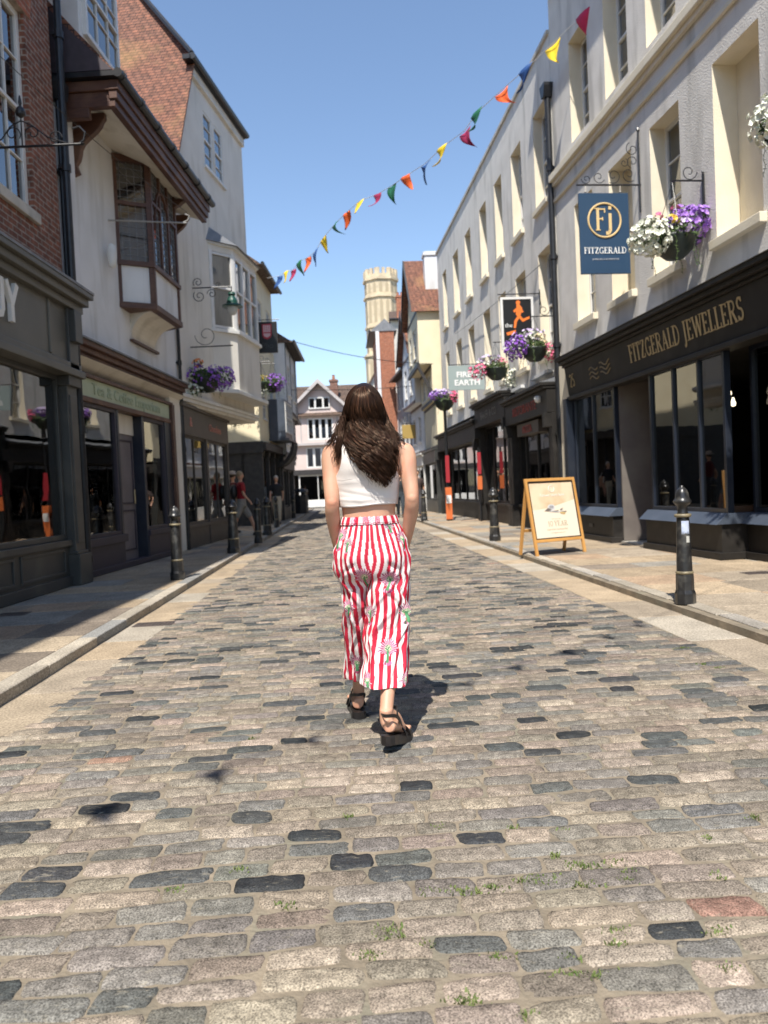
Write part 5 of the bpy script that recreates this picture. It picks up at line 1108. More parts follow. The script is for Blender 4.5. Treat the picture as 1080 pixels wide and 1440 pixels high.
# ------------------------------------------------------------ hanging baskets
def petal_mat(name, c1, c2): return M(name, c1, c2, sc=40, rough=.6)
PUR = petal_mat('petal_purple', (.30, .12, .52), (.45, .26, .66)); VIO = petal_mat('petal_violet', (.20, .06, .40), (.34, .14, .55)); WHT = petal_mat('petal_white', (.80, .80, .72), (.72, .74, .60)); PNK = petal_mat('petal_pink', (.72, .10, .22), (.80, .25, .38)); YEL = petal_mat('petal_yellow', (.85, .55, .06), (.8, .65, .15)); ORG = petal_mat('petal_orange', (.85, .22, .04), (.8, .35, .1)); CRM = petal_mat('petal_cream', (.78, .68, .42), (.7, .6, .4)); LIL = petal_mat('petal_lilac', (.62, .50, .74), (.72, .62, .8))
LEAF = M('leaf_green', (.045, .085, .02), (.09, .14, .035), sc=20, rough=.6); BOWL = M('basket_green', (.008, .016, .012), (.014, .024, .018), sc=9, rough=.5)
NAMES = {'petal_purple': 'purple', 'petal_violet': 'violet', 'petal_white': 'white'}
def flowers(name, mt, zones, parent, seed, size=.03):
    """zones: (centre, radii, count)"""
    r = random.Random(seed); g = MB()
    for (c, rad, n) in zones:
        for k in range(n):
            d = Vector((r.gauss(0, 1), r.gauss(0, 1), r.gauss(0, 1))).normalized(); q = r.uniform(.75, 1.05)
            p = Vector((c[0] + d.x * rad[0] * q, c[1] + d.y * rad[1] * q, c[2] + d.z * rad[2] * q))
            nn = (d + Vector((r.uniform(-.5, .5), r.uniform(-.7, .3), r.uniform(-.2, .5)))).normalized(); a = nn.orthogonal().normalized(); b = nn.cross(a); s = size * r.uniform(.7, 1.15); m_ = 10; o_ = []
            ph = r.random() * 6
            for i in range(m_):
                an = 2 * math.pi * i / m_ + ph; rr = s * (1.0 if i % 2 == 0 else .78); o_.append(p + (a * math.cos(an) + b * math.sin(an)) * rr + nn * (s * .25 * (1 if i % 2 else .7)))
            o_.append(p - nn * s * .35)
            g.add(o_, [(i, (i + 1) % m_, m_) for i in range(m_)])
    return g.build(name, mt, parent)
def foliage(zones, parent, seed, size=.035, mt=None, trails=()):
    r = random.Random(seed); g = MB()
    for (c, rad, n) in zones:
        for k in range(n):
            d = Vector((r.gauss(0, 1), r.gauss(0, 1), r.gauss(0, 1))).normalized(); q = r.uniform(.2, 1.0) ** .5
            p = Vector((c[0] + d.x * rad[0] * q, c[1] + d.y * rad[1] * q, c[2] + d.z * rad[2] * q))
            a = Vector((r.gauss(0, 1), r.gauss(0, 1), r.gauss(0, 1))).normalized(); b = a.orthogonal().normalized(); s = size * r.uniform(.5, 1.3)
            g.add([p - a * s, p + b * s * .4, p + a * s, p - b * s * .4], [(0, 1, 2, 3)])
    for (c, L_) in trails:
        p = Vector(c); pts = [p.copy()]
        for i in range(8): p = p + Vector((r.uniform(-.02, .02), r.uniform(-.02, .02), -L_ / 8)); pts.append(p.copy()); 
        g.tube(pts, .003, 4)
        for q_ in pts:
            for _ in range(3):
                a = Vector((r.gauss(0, 1), r.gauss(0, 1), r.gauss(0, .6))).normalized(); b = a.orthogonal().normalized(); s = size * .7; g.add([q_, q_ + a * s * .5 + b * s * .3, q_ + a * s, q_ + a * s * .5 - b * s * .3], [(0, 1, 2, 3)])
    return g.build('foliage', mt or LEAF, parent)
def basket(p, label, rad, sets, seed, chains=None, bowl=True, leafn=900, lf=.035, fs=.03):
    t = empty('flower_basket', p, 0, label, 'flower basket', 'flower baskets hanging along the street')
    if bowl:
        g = MB(); g.lathe([(0, -.26 * rad / .3), (.12 * rad / .3, -.24 * rad / .3), (.23 * rad / .3, -.14 * rad / .3), (rad * .9, .0), (rad * .93, .03), (rad * .8, .03)], 24); g.build('bowl', BOWL, t, smooth=True)
    foliage([((0, 0, .06), (rad * 1.05, rad * 1.05, rad * .5), leafn)] + [(z[0], (z[1][0] * .9, z[1][1] * .9, z[1][2] * .9), int(z[2] * 1.3)) for s in sets for z in s[1]], t, seed, lf, trails=[((rad * math.cos(k * 1.1), rad * math.sin(k * 1.1), -.02), .35) for k in range(6)])
    for i, (mt, zones) in enumerate(sets): flowers('blossom_' + mt.name.split('_')[1], mt, zones, t, seed + i + 1, fs)
    if chains:
        for k in range(3):
            a = k * 2.094 + .4; g = MB(); g.tube([(rad * .9 * math.cos(a), rad * .9 * math.sin(a), .02), (0, 0, chains)], .004, 5); g.build('chain', IRON, t)
    return t
def wbracket(p, label, reach, height, dirn, cat='wall bracket', gild=False, scrolls=3, group=None, mt=None):
    """iron bracket on a wall, arm reaching along dirn from the wall plate at p"""
    mt = mt or IRON; t = empty('wall_bracket', p, math.atan2(dirn[1], dirn[0]), label, cat, group)
    g = MB(); g.box(-.012, .012, -.015, .015, -height, .18 * height); g.lathe([(0, 0), (.02, .02), (0, .06)], 8, (0, 0, .18 * height)); g.build('wall_plate', mt, t)
    g = MB(); g.tube([(0, 0, 0), (reach, 0, 0)], .013, 8); g.build('arm', mt, t)
    for i in range(scrolls):
        g = MB(); x = reach * (i + .6) / (scrolls + .4); r_ = reach / (scrolls + 1) * .5; scroll(g, x, 0, (r_ if i % 2 == 0 or True else -r_), r_, 1.3, math.pi, -1 if i % 2 else 1, .0065); g.build('scroll', mt, t)
    return t
# --- right side
jn = FJ.n * -1
pw = FJ.w(-2.0, -.55, 5.98)
tb = wbracket(FJ.w(-1.94, -.06, 5.92), 'long scrolled iron bracket carrying the blue jeweller sign', .0, 0, jn) if False else None
# sign bracket: arm out from wall towards the street
armo = FJ.w(-2.1, 0, 0); dirn = (-FJ.n.x, -FJ.n.y)
base = FJ.w(-3.0, -.02, 5.72)
br_ = empty('wall_bracket', base, math.atan2(dirn[1], dirn[0]), 'black scrolled iron bracket above the blue jeweller sign', 'sign bracket')
g = MB(); g.tube([(.0, 0, -.42), (.0, 0, .82)], .016, 8); g.lathe([(0, 0), (.03, .02), (.018, .06), (0, .09)], 8, (0, 0, .82)); g.build('upright', IRON, br_)
g = MB(); g.tube([(-.02, 0, 0), (1.02, 0, 0)], .015, 8); g.build('arm', IRON, br_)
for (x, z, r_, a0, dn) in ((.17, .16, .12, 4.0, 1), (.42, .14, .12, -1.0, -1), (.66, .12, .10, 3.6, 1), (.86, .09, .08, 0, -1), (.10, .55, .11, 1.2, -1), (.10, .36, .10, -1.2, 1), (.24, .34, .07, 2, 1)):
    g = MB(); scroll(g, x, 0, z, r_, 1.25, a0, dn, .006); g.build('scroll', IRON, br_)
M('sign_blue', (.018, .052, .105), (.022, .058, .115), sc=2, rough=.45); M('sign_gold', (.72, .52, .25), rough=.5); M('letter_white', (.82, .82, .80), rough=.5)
sg = empty('hanging_sign', base + Vector((dirn[0], dirn[1], 0)) * .60 + Vector((0, 0, -.13)), math.atan2(dirn[1], dirn[0]) + math.pi, 'dark blue hanging sign with a gold ringed monogram, above the black shopfront', 'hanging sign', 'hanging shop signs')
SW, SH = .80, 1.24
g = MB(); g.box(-SW / 2, SW / 2, -.02, .02, -SH, 0); g.build('panel', MATS['sign_blue'], sg, bevel=.004)
for x in (-.28, .28):
    g = MB(); g.tube([(x, 0, .0), (x, 0, .13)], .008, 6); g.lathe([(0, -.02), (.025, 0), (0, .02)], 8, (x, 0, .02)); g.build('hook', MATS['stone_sill'], sg)
g = MB(); n = 40; g.tube([(.26 * math.cos(i / n * 6.2832), -.024, -.42 + .26 * math.sin(i / n * 6.2832)) for i in range(n)], .016, 6, closed=True)
serif_text(g, 'F', -.15, -.57, .33, -.02, .008, sx=.85); serif_text(g, 'j', .035, -.53, .34, -.02, .010, sx=.9); g.build('monogram', MATS['sign_gold'], sg)
g = MB(); serif_text(g, 'FITZGERALD', 0, -.93, .095, -.02, .006, sx=.98, center=True, gap=.06); g.build('sign_lettering', MATS['letter_white'], sg)
text(sg, 'small_lettering', 'JEWELLERS & SILVERSMITHS', .035, (0, -.024, -1.03), M('letter_palegrey', (.4, .42, .45), rough=.6), ext=.002)
# big basket in front of it
bk = ypt(948, 338, 10.25)
basket(bk, 'green bowl basket of white and purple blooms in front of the blue sign', .30,
  [(WHT, [((-.40, -.22, -.02), (.27, .26, .24), 210)]), (PUR, [((.24, .12, .22), (.36, .32, .25), 260)]), (YEL, [((-.10, -.22, .20), (.10, .08, .06), 7)]), (PNK, [((-.26, -.2, .26), (.06, .05, .04), 3), ((.02, 0, .42), (.06, .05, .04), 3)]), (LIL, [((.0, -.25, .12), (.14, .08, .1), 12)])], 21, chains=.75, leafn=900, fs=.042)
wbracket(FJ.w((bk - FJ.o).dot(FJ.t), -.02, bk.z + .78), 'thin iron basket bracket on the rendered wall right of the blue sign', -(bk - FJ.o).dot(FJ.n), .5, dirn, scrolls=1)
basket(FJ.w(1.5, -.6, 4.5), 'white flower basket cut by the right edge of the view, above the black shopfront', .28, [(WHT, [((-.1, -.1, .05), (.36, .34, .26), 160)])], 31, chains=.7, fs=.04, leafn=700)
wbracket(FJ.w(1.5, -.02, 5.2), 'iron basket bracket at the right edge of the view', .65, .5, dirn, scrolls=1)
# pair by the runner sign
gd = (-FG.n.x, -FG.n.y)
def gw(px, py, y): a, b = FG.px(px, py, y); return FG.w(a, y, b)
p1 = gw(752, 492, -.45)
basket(p1, 'mixed basket of purple, cream and deep pink blooms beside the runner sign', .30, [(VIO, [((-.40, -.1, .05), (.26, .3, .28), 150)]), (LIL, [((-.1, 0, .32), (.36, .25, .12), 60), ((-.5, -.1, .12), (.1, .2, .12), 25)]), (CRM, [((.08, -.1, .16), (.16, .2, .16), 50)]), (PNK, [((.34, -.1, -.06), (.17, .2, .22), 60)]), (WHT, [((-.1, -.1, .22), (.25, .2, .14), 30)])], 41, chains=.7, leafn=900, fs=.036)
p2 = gw(698, 520, -.45)
basket(p2, 'basket of pink, lilac and white blooms left of the runner sign, above the dark shopfronts', .32, [(PNK, [((-.46, 0, -.02), (.26, .26, .2), 80), ((.1, 0, .18), (.2, .2, .1), 30)]), (LIL, [((-.16, 0, .28), (.3, .25, .1), 40)]), (WHT, [((-.2, 0, .16), (.34, .25, .12), 30), ((.42, 0, -.25), (.26, .26, .28), 130)])], 51, chains=.7, leafn=900, fs=.04)
for p_ in (p1, p2):
    wbracket(p_ - Vector((gd[0], gd[1], 0)) * .44 + Vector((0, 0, .7)), 'iron bracket of the basket beside the runner sign' if p_ is p1 else 'iron bracket of the pink and white basket left of the runner sign', .5, .4, gd, scrolls=1)
# runner sign
M('sign_black', (.012, .012, .013), rough=.4); M('runner_orange', (.85, .20, .03), rough=.5)
p3 = gw(726, 418, -.55); rz_ = math.atan2(gd[1], gd[0]) + math.pi
rs_ = empty('hanging_sign', p3, rz_, 'white framed black hanging sign with an orange running figure', 'hanging sign', 'hanging shop signs')
g = MB(); g.frame(-.37, .37, -1.15, 0, .05, -.03, .03); g.build('frame', WH, rs_); g = MB(); g.box(-.325, .325, -.015, .015, -1.1, -.05); g.build('panel', MATS['sign_black'], rs_)
g = MB(); F_ = lambda pts, k: g.prism([(x, z) for x, z in pts], -.018 - .0006 * k, -.014)
F_([(.0, -.08), (.05, -.07), (.08, -.11), (.06, -.16), (.0, -.17), (-.02, -.12)], 0); F_([(-.01, -.17), (.06, -.16), (.12, -.24), (.08, -.40), (.02, -.44), (-.03, -.38), (-.01, -.28)], 1)
F_([(-.02, -.24), (-.09, -.3), (-.06, -.34), (.02, -.3)], 2); F_([(.10, -.24), (.15, -.33), (.11, -.35), (.06, -.28)], 3)
F_([(.02, -.40), (-.07, -.52), (-.09, -.68), (-.04, -.68), (-.01, -.54), (.06, -.44)], 4); F_([(.05, -.38), (.13, -.48), (.27, -.43), (.28, -.48), (.12, -.55), (.02, -.44)], 5)
F_([(-.26, -.78), (-.04, -.72), (-.06, -.8), (-.24, -.84)], 6); g.build('running_figure', MATS['runner_orange'], rs_)
text(rs_, 'sign_lettering', 'the', .13, (-.2, -.018, -.66), MATS['letter_white'], ext=.002)
wbracket(p3 + Vector((gd[0], gd[1], 0)) * -.53 + Vector((0, 0, .07)), 'thin iron rod bracket holding the runner sign', .95, .25, gd, scrolls=0)
# grey sign further on
p4 = gw(655, 514, -.75)
fs_ = empty('hanging_sign', p4, rz_, 'pale grey hanging sign with two rows of white capitals', 'hanging sign', 'hanging shop signs')
M('sign_grey', (.30, .36, .35), rough=.5)
g = MB(); g.box(-.52, .52, -.02, .02, -.7, 0); g.build('panel', MATS['sign_grey'], fs_, bevel=.005)
text(fs_, 'sign_lettering', 'FIRED', .22, (0.02, -.024, -.33), MATS['letter_white'], ext=.003, sx=1.1, offset=.006); text(fs_, 'sign_lettering', 'EARTH', .22, (0.02, -.024, -.56), MATS['letter_white'], ext=.003, sx=1.1, offset=.006)
wbracket(p4 + Vector((gd[0], gd[1], 0)) * -.73 + Vector((0, 0, .03)), 'iron arm holding the pale grey sign', 1.25, .25, gd, scrolls=0)
# ochre square sign, far right row
p5 = ypt(575, 607, 38); os_ = empty('hanging_sign', p5, 0, 'small plain ochre square sign far down the right row', 'hanging sign', 'hanging shop signs')
g = MB(); g.box(-.33, .33, -.03, .03, -.34, .34); g.build('panel', M('sign_ochre', (.38, .26, .07), rough=.6), os_, bevel=.01); g = MB(); g.tube([(-.3, 0, .4), (.75, 0, .4)], .02, 6); g.tube([(0, 0, .33), (0, 0, .4)], .01, 5); g.build('arm', IRON, os_)
# street column with planter and orange notice
pc = gpt(632, 732, PZ); cp = empty('lamp_column', pc, 0, 'slim dark column with a red and orange notice, carrying a flower planter, right pavement', 'street column')
g = MB(); g.lathe([(.09, 0), (.09, .3), (.05, .4), (.045, 3.6), (.07, 3.65)], 12); g.build('column', IRON, cp, smooth=True)
g = MB(); g.box(-.10, .10, -.13, -.10, .05, 1.05); nb = g.build('orange_notice', M('notice_orange', (.62, .15, .04), rough=.5), cp); g = MB(); g.box(-.08, .08, -.14, -.131, .55, .8); g.build('label_patch', MATS['letter_white'], nb)
g = MB(); g.box(-.06, .06, -.11, -.07, 1.2, 2.05); g.build('red_notice', M('notice_red', (.35, .02, .03), rough=.5), cp)
basket(pc + Vector((0, 0, 3.75)), 'round planter of lilac and pink blooms on top of the slim dark column', .34, [(PUR, [((-.14, -.05, .2), (.36, .3, .16), 170)]), (LIL, [((-.1, -.1, .26), (.34, .3, .14), 60)]), (PNK, [((.28, -.1, .12), (.14, .24, .2), 70)])], 61, leafn=900, fs=.045)
ps2 = gw(676, 712, -.32); t2 = empty('banner_post', (ps2.x, ps2.y, PZ), 0, 'short post with a red and orange strip beside the dark shopfront', 'post')
g = MB(); g.lathe([(.03, 0), (.03, 2.2)], 8); g.build('post', IRON, t2); g = MB(); g.box(-.07, .07, -.05, -.032, .95, 1.35); g.build('orange_strip', MATS['notice_orange'], t2); g = MB(); g.box(-.055, .055, -.05, -.032, 1.4, 2.05); g.build('red_strip', MATS['notice_red'], t2)
# --- left side
bl = ypt(290, 534, 16.9)
basket(bl, 'violet basket with white and orange tufts hanging before the cream gabled building', .34, [(VIO, [((.25, -.05, .0), (.42, .34, .26), 190), ((-.2, -.05, .06), (.3, .34, .3), 120)]), (PUR, [((.3, -.1, .06), (.4, .3, .24), 70)]), (WHT, [((-.24, -.2, -.25), (.22, .2, .14), 60), ((-.3, -.1, .1), (.1, .2, .2), 20)]), (ORG, [((-.12, -.2, .34), (.12, .1, .09), 16)])], 71, chains=None, leafn=1500, fs=.034)
wbracket(Vector((-4.14, 16.9, bl.z + .72)), 'black iron basket bracket ending in a curl above the violet basket', 1.0, .7, (1, 0), scrolls=1)
bl2 = ypt(337, 583, 21.6)
basket(bl2, 'small dark shaded flower basket against the lit yellow wall', .28, [(WHT, [((-.1, 0, -.2), (.2, .2, .16), 40)]), (VIO, [((.1, 0, .0), (.25, .2, .16), 30)])], 81, chains=.5, leafn=1300)
bl3 = ypt(383, 541, 27.5)
basket(bl3, 'violet flower basket on the far left row beyond the black square sign', .34, [(VIO, [((.05, 0, .05), (.42, .4, .34), 180)])], 91, chains=.8, leafn=900, fs=.045)
bl4 = ypt(366, 540, 26.2)
basket(bl4, 'silvery white and yellow basket beside the far violet one on the left row', .34, [(WHT, [((-.1, 0, -.2), (.36, .3, .3), 150)]), (YEL, [((-.1, 0, .22), (.36, .3, .12), 60)])], 95, chains=.8, leafn=600, fs=.04)
for b_, lab in ((bl2, 'plain iron bracket of the small shaded basket'), (bl3, 'iron bracket holding the far violet basket'), (bl4, 'iron bracket holding the silvery white basket')):
    wbracket(Vector((min(b_.x, -4.05) - .1, b_.y, b_.z + .75)), lab, max(.5, b_.x - min(b_.x, -4.05) + .12), .4, (1, 0), scrolls=1)
# black square sign on the left
pp = ypt(371, 453, 21.9); ph = empty('hanging_sign', pp, 0, 'black square hanging sign with a red crest, left side', 'hanging sign', 'hanging shop signs')
g = MB(); g.box(-.36, .36, -.05, .05, -.87, 0); g.build('panel', MATS['sign_black'], ph, bevel=.006)
M('crest_red', (.42, .02, .04), rough=.5); M('crest_pale', (.62, .42, .44), rough=.5)
g = MB(); g.prism([(-.05, -.07), (.21, -.07), (.21, -.38), (.17, -.46), (.08, -.5), (-.01, -.46), (-.05, -.38)], -.056, -.05); cr = g.build('crest', MATS['crest_red'], ph)
g = MB(); 
for k in range(4): g.box(-.02 + .053 * k, .02 + .053 * k, -.060, -.0562, -.30, -.10)
g.prism([(-.02, -.33), (.18, -.33), (.17, -.40), (.08, -.45), (-.01, -.40)], -.061, -.0562); g.build('crest_emblem', MATS['crest_pale'], cr)
text(ph, 'sign_lettering', 'Pho', .22, (.08, -.054, -.74), M('letter_dim', (.05, .05, .05), rough=.3), ext=.003)
wbracket(pp + Vector((-.42, 0, .06)), 'thin iron rod holding the black square sign', .85, .2, (1, 0), scrolls=0)
# iron sign bracket of the brick building (nearest left)
wb = empty('wall_bracket', Vector((-4.26, 8.5, 5.07)), 0, 'ornate wrought iron sign bracket with a ball finial, on the brick building', 'sign bracket')
g = MB(); g.tube([(0, 0, 0), (1.16, 0, 0)], .014, 8); g.lathe([(0, -.02), (.03, 0), (0, .02)], 8, (1.16, 0, 0)); g.build('arm', IRON, wb)
for (x, z, r_, a0, dn) in ((.18, .07, .07, 3.14, -1), (.40, .14, .09, -.6, 1), (.62, .14, .09, 3.7, -1), (.86, .08, .08, 0, 1)):
    g = MB(); scroll(g, x, 0, z, r_, 1.2, a0, dn, .007); g.build('scroll', IRON, wb)
g = MB(); g.tube([(.1, 0, .02), (.28, 0, .09), (.38, 0, .22), (.5, 0, .28), (.62, 0, .22), (.78, 0, .09), (.98, 0, .02)], .008, 6); g.build('crest_bar', IRON, wb)
g = MB(); g.tube([(.5, 0, 0), (.5, 0, .35)], .008, 6); g.lathe([(0, 0), (.05, .04), (.055, .07), (.04, .11), (.012, .14), (.02, .17), (.01, .24), (0, .26)], 12, (.5, 0, .30)); g.build('finial', IRON, wb)
g = MB(); g.tube([(1.1, 0, 0), (1.17, 0, .04), (1.19, 0, .12), (1.13, 0, .19), (1.05, 0, .17)], .012, 6); g.build('end_hook', IRON, wb)
wr = empty('wall_bracket', Vector((-4.3, 13.0, 5.76)), R(0), 'plain straight iron rod with a hooked end across the oriel window', 'sign bracket')
g = MB(); g.tube([(-.1, -.3, 0), (1.2, .1, .03)], .014, 8); g.tube([(1.12, .08, .03), (1.22, .1, .08), (1.24, .1, .15), (1.17, .1, .18)], .011, 6); g.build('arm', M('iron_pale', (.30, .29, .27), rough=.5), wr)
g = MB(); g.box(-.12, -.09, -.32, -.29, -.2, .2); g.build('wall_plate', IRON, wr)
# green wall lamp
lp = Vector((-4.08, 17.2, 5.78)); lt = empty('wall_lamp', lp, 0, 'green bell shaped wall lamp on a scrolled iron bracket, on the cream gabled building', 'street lamp')
g = MB(); g.box(-.02, .02, -.02, .02, -.45, .30); g.build('wall_plate', IRON, lt); g = MB(); g.tube([(0, 0, .02), (.92, 0, .02)], .014, 8); g.tube([(.92, 0, .03), (.92, 0, -.12)], .012, 6); g.build('arm', IRON, lt)
for (x, z, r_, a0, dn) in ((.18, .14, .11, 3.8, -1), (.20, -.16, .14, 2.4, 1), (.48, -.12, .11, 3.14, -1), (.62, .07, .06, 0, 1)):
    g = MB(); scroll(g, x, 0, z, r_, 1.4, a0, dn, .008); g.build('scroll', IRON, lt)
g = MB(); g.lathe([(.03, 0), (.07, -.01), (.085, -.06), (.06, -.09), (.09, -.14), (.12, -.20), (.13, -.26), (.22, -.30), (.23, -.33), (.12, -.33)], 20, (.92, 0, -.10)); g.build('lamp_shade', M('lamp_green', (.01, .06, .04), rough=.35), lt, smooth=False)
g = MB(); g.lathe([(0, -.2), (.06, -.18), (.11, -.10), (.13, 0), (.10, .02)], 16, (.92, 0, -.42)); g.build('globe', M('lamp_glass', (.6, .62, .6), rough=.2), lt, smooth=True)
# ------------------------------------------------------------ bunting and wires
FLC = {'r': (.62, .03, .10), 'y': (.85, .60, .02), 'b': (.02, .08, .26), 'o': (.85, .13, .02), 'g': (.01, .13, .06), 'm': (.35, .02, .08)}
for k, c in FLC.items(): M('flag_' + k, c, tuple(q * .8 for q in c), sc=8, rough=.75)
def hang(a, b, sag, t): return a.lerp(b, t) - Vector((0, 0, 4 * sag * t * (1 - t)))
def flag(parent, p, d, s, col, sd, twist=0.0, wind=None):
    r = random.Random(sd); g = MB(); side = Vector((d.x, d.y, d.z)).normalized(); wnd = Vector(wind) * r.uniform(.7, 1.2) if wind else Vector((r.uniform(-.6, .8), r.uniform(-.5, .5), 0)) * 1.1
    n = 6; down = Vector((0, 0, -1)); rows = []
    vs = []; idx = []
    tw = r.uniform(-.3, .3) if wind else r.uniform(-.9, .9)
    for i in range(n + 1):
        v = i / n; w_ = (1 - v) * s * .5; cs, sn = math.cos(tw * v * 1.4), math.sin(tw * v * 1.4); sd_ = side * cs + side.cross(down) * sn
        c = p + (down + wnd * v).normalized() * (s * 1.12 * v) + side.cross(down) * (math.sin(v * 4 + sd) * s * .10)
        for j in (-1, -.33, .33, 1): vs.append(c + sd_ * (w_ * j) + side.cross(down) * (s * .05 * math.sin(j * 3 + sd)))
    g.add(vs, [(4 * i + j, 4 * i + j + 1, 4 * i + j + 5, 4 * i + j + 4) for i in range(n) for j in range(3)])
    o_ = g.build('flag', MATS['flag_' + col], parent, smooth=True); md = o_.modifiers.new('thickness', 'SOLIDIFY'); md.thickness = .003
    return o_
A_ = ypt(376, 391, 27.2); B_ = Vector((4.55, 14.1, 10.6))
# main string through measured flag positions: fit between the yellow-cream house and the rendered building
pix = [(393, 390, 'b'), (403, 384, 'y'), (412, 381, 'm'), (421, 370, 'g'), (433, 364, 'o'), (444, 355, 'b'), (454, 337, 'y'), (471, 317, 'g'), (487, 301, 'o'), (507, 284, 'y'), (531, 275, 'm'), (551, 263, 'g'), (570, 250, 'o'), (598, 232, 'b'), (622, 209, 'y'), (653, 186, 'm'), (671, 160, 'g'), (704, 130, 'o'), (740, 98, 'b'), (776, 64, 'y'), (822, 20, 'r')]
bt = empty('bunting', (0, 0, 0), 0, 'string of small coloured triangular flags rising across the street from left to right', 'bunting')
xA = 376; pts = [A_]
for (x, y, c) in pix:
    t = (x - 376) / (850 - 376); invY = (1 - t) / 27.2 + t / 13.6; pts.append(ypt(x, y - 2, 1 / invY))
pts.append(ypt(862, -16, 13.3)); pts.append(Vector((FJ.w(-5.0, -.3, 0).x, FJ.w(-5.0, -.3, 0).y, 11.3)))
g = MB(); g.tube(pts, .008, 5); g.build('cord', M('cord_white', (.7, .7, .7), rough=.8), bt)
for i, (x, y, c) in enumerate(pix):
    d = (pts[i + 2] - pts[i]).normalized(); flag(bt, pts[i + 1], d, .42, c, i * 3 + 1)
for i, t in enumerate((.25, .65)):
    pass
# second string, above and behind the viewer: its flags throw the shadows on the setts
b2 = empty('bunting', (0, 0, 0), 0, 'string of triangular flags over the near street whose shadows fall on the setts', 'bunting')
kx, ky = .125, .62; HB = 6.2
sh = [(150, 1135, 'b'), (305, 1083, 'r'), (440, 1034, 'g'), (655, 958, 'o'), (720, 937, 'y'), (792, 915, 'm'), (850, 894, 'b'), (893, 878, 'g')]
p2_ = []
for k, (x, y, c) in enumerate(sh):
    q = gpt(x, y); z = HB + .28 * (k - 4) * .25; p2_.append(Vector((q.x - kx * z, q.y - ky * z, z)))
d0 = (p2_[0] - p2_[1]); dE = (p2_[-1] - p2_[-2])
ends = [p2_[0] + d0.normalized() * 2.2] + p2_ + [p2_[-1] + dE.normalized() * 2.6]
g = MB(); g.tube(ends, .006, 5); g.build('cord', MATS['cord_white'], b2)
for i, (x, y, c) in enumerate(sh): flag(b2, p2_[i], (ends[i + 2] - ends[i]).normalized(), .17, c, i * 5 + 2, wind=(.5, -.35, .0))
def wire(p, q, sag, label, r_=.009, n=16):
    p, q = Vector(p), Vector(q); t = empty('overhead_wire', p, 0, label, 'wire', 'thin wires strung over the street'); g = MB(); g.tube([hang(p, q, sag, i / n) - p for i in range(n + 1)], r_, 4); g.build('cable', IRON, t)
wire((-3.95, 27.5, 6.9), (2.2, 30.5, 6.0), .25, 'thin black wire crossing low between the far left row and the grey terrace', .012)
wire((-4.3, 33, 5.6), (1.9, 36, 5.9), .1, 'thin wire crossing the street in front of the pink gabled house', .012)
wire((-4.24, 6.6, 6.2), (-3.05, 12.9, 5.9), .15, 'thin wire running beside the brick wall down to the oriel window', .006)
wire(gw(640, 470, -.1), gw(760, 372, -.1), .05, 'thin black cable on the grey terrace wall above the runner sign', .008)

# litter bins
M('bin_black', (.016, .016, .017), (.025, .024, .024), sc=6, rough=.5)
def bin_(px, py, lab, w=.32, h=1.15):
    p = gpt(px, py, PZ); t = empty('litter_bin', p, .1, lab, 'litter bin'); g = MB(); g.lathe([(w * .9, 0), (w, .05), (w, h * .72), (w * .8, h * .74)], 8); g.build('body', MATS['bin_black'], t, bevel=.01)
    g = MB(); g.lathe([(w * 1.05, h * .84), (w * 1.08, h * .88), (w * .7, h * .98), (0, h)], 8); g.build('lid', MATS['bin_black'], t)
    for k in range(4):
        a = math.pi / 4 + k * math.pi / 2; g = MB(); g.box(w * .72 * math.cos(a) - .03, w * .72 * math.cos(a) + .03, w * .72 * math.sin(a) - .03, w * .72 * math.sin(a) + .03, h * .7, h * .86); g.build('post', MATS['bin_black'], t)
bin_(423, 722, 'black litter bin standing at the far end of the left pavement', .42, 1.3)
# ------------------------------------------------------------ people
def skinmat(name, c, sss=.12):
    m_ = M(name, c, tuple(q * .9 for q in c), sc=9, rough=.5, bump=.0004, bsc=180, c3=(c[0] * 1.02, c[1] * .88, c[2] * .86), sc3=12); b = m_.node_tree.nodes['Principled BSDF']
    b.inputs['Subsurface Weight'].default_value = sss; b.inputs['Subsurface Radius'].default_value = (.02, .008, .004); b.inputs['Subsurface Scale'].default_value = .5; return m_
SKIN = skinmat('skin_fair', (.62, .345, .225))
def union(mb, name, mt, parent, voxel=.006, smooth_it=6, factor=.6):
    """melt overlapping closed shapes into one continuous surface"""
    me = bpy.data.meshes.new(name); me.from_pydata(mb.v, [], mb.f); t_ = bpy.data.objects.new(name + '_tmp', me); COL.objects.link(t_)
    m1 = t_.modifiers.new('r', 'REMESH'); m1.mode = 'VOXEL'; m1.voxel_size = voxel; m1.use_smooth_shade = True
    m2 = t_.modifiers.new('s', 'SMOOTH'); m2.iterations = smooth_it; m2.factor = factor
    dg = bpy.context.evaluated_depsgraph_get(); me2 = bpy.data.meshes.new_from_object(t_.evaluated_get(dg)); bpy.data.objects.remove(t_)
    me2.name = name; me2.materials.clear(); me2.materials.append(mt); me2.polygons.foreach_set('use_smooth', [True] * len(me2.polygons))
    o_ = bpy.data.objects.new(name, me2); COL.objects.link(o_); o_.parent = parent; return o_
def ellipsoid(mb, c, r, n=20, m_=12, rot=None):
    c = Vector(c); vs = []
    for i in range(m_ + 1):
        a = -math.pi / 2 + math.pi * i / m_
        for j in range(n):
            b = 2 * math.pi * j / n; p = Vector((r[0] * math.cos(a) * math.cos(b), r[1] * math.cos(a) * math.sin(b), r[2] * math.sin(a)))
            if rot: p = rot @ p
            vs.append(c + p)
    mb.add(vs, [(i * n + j, i * n + (j + 1) % n, (i + 1) * n + (j + 1) % n, (i + 1) * n + j) for i in range(m_) for j in range(n)])
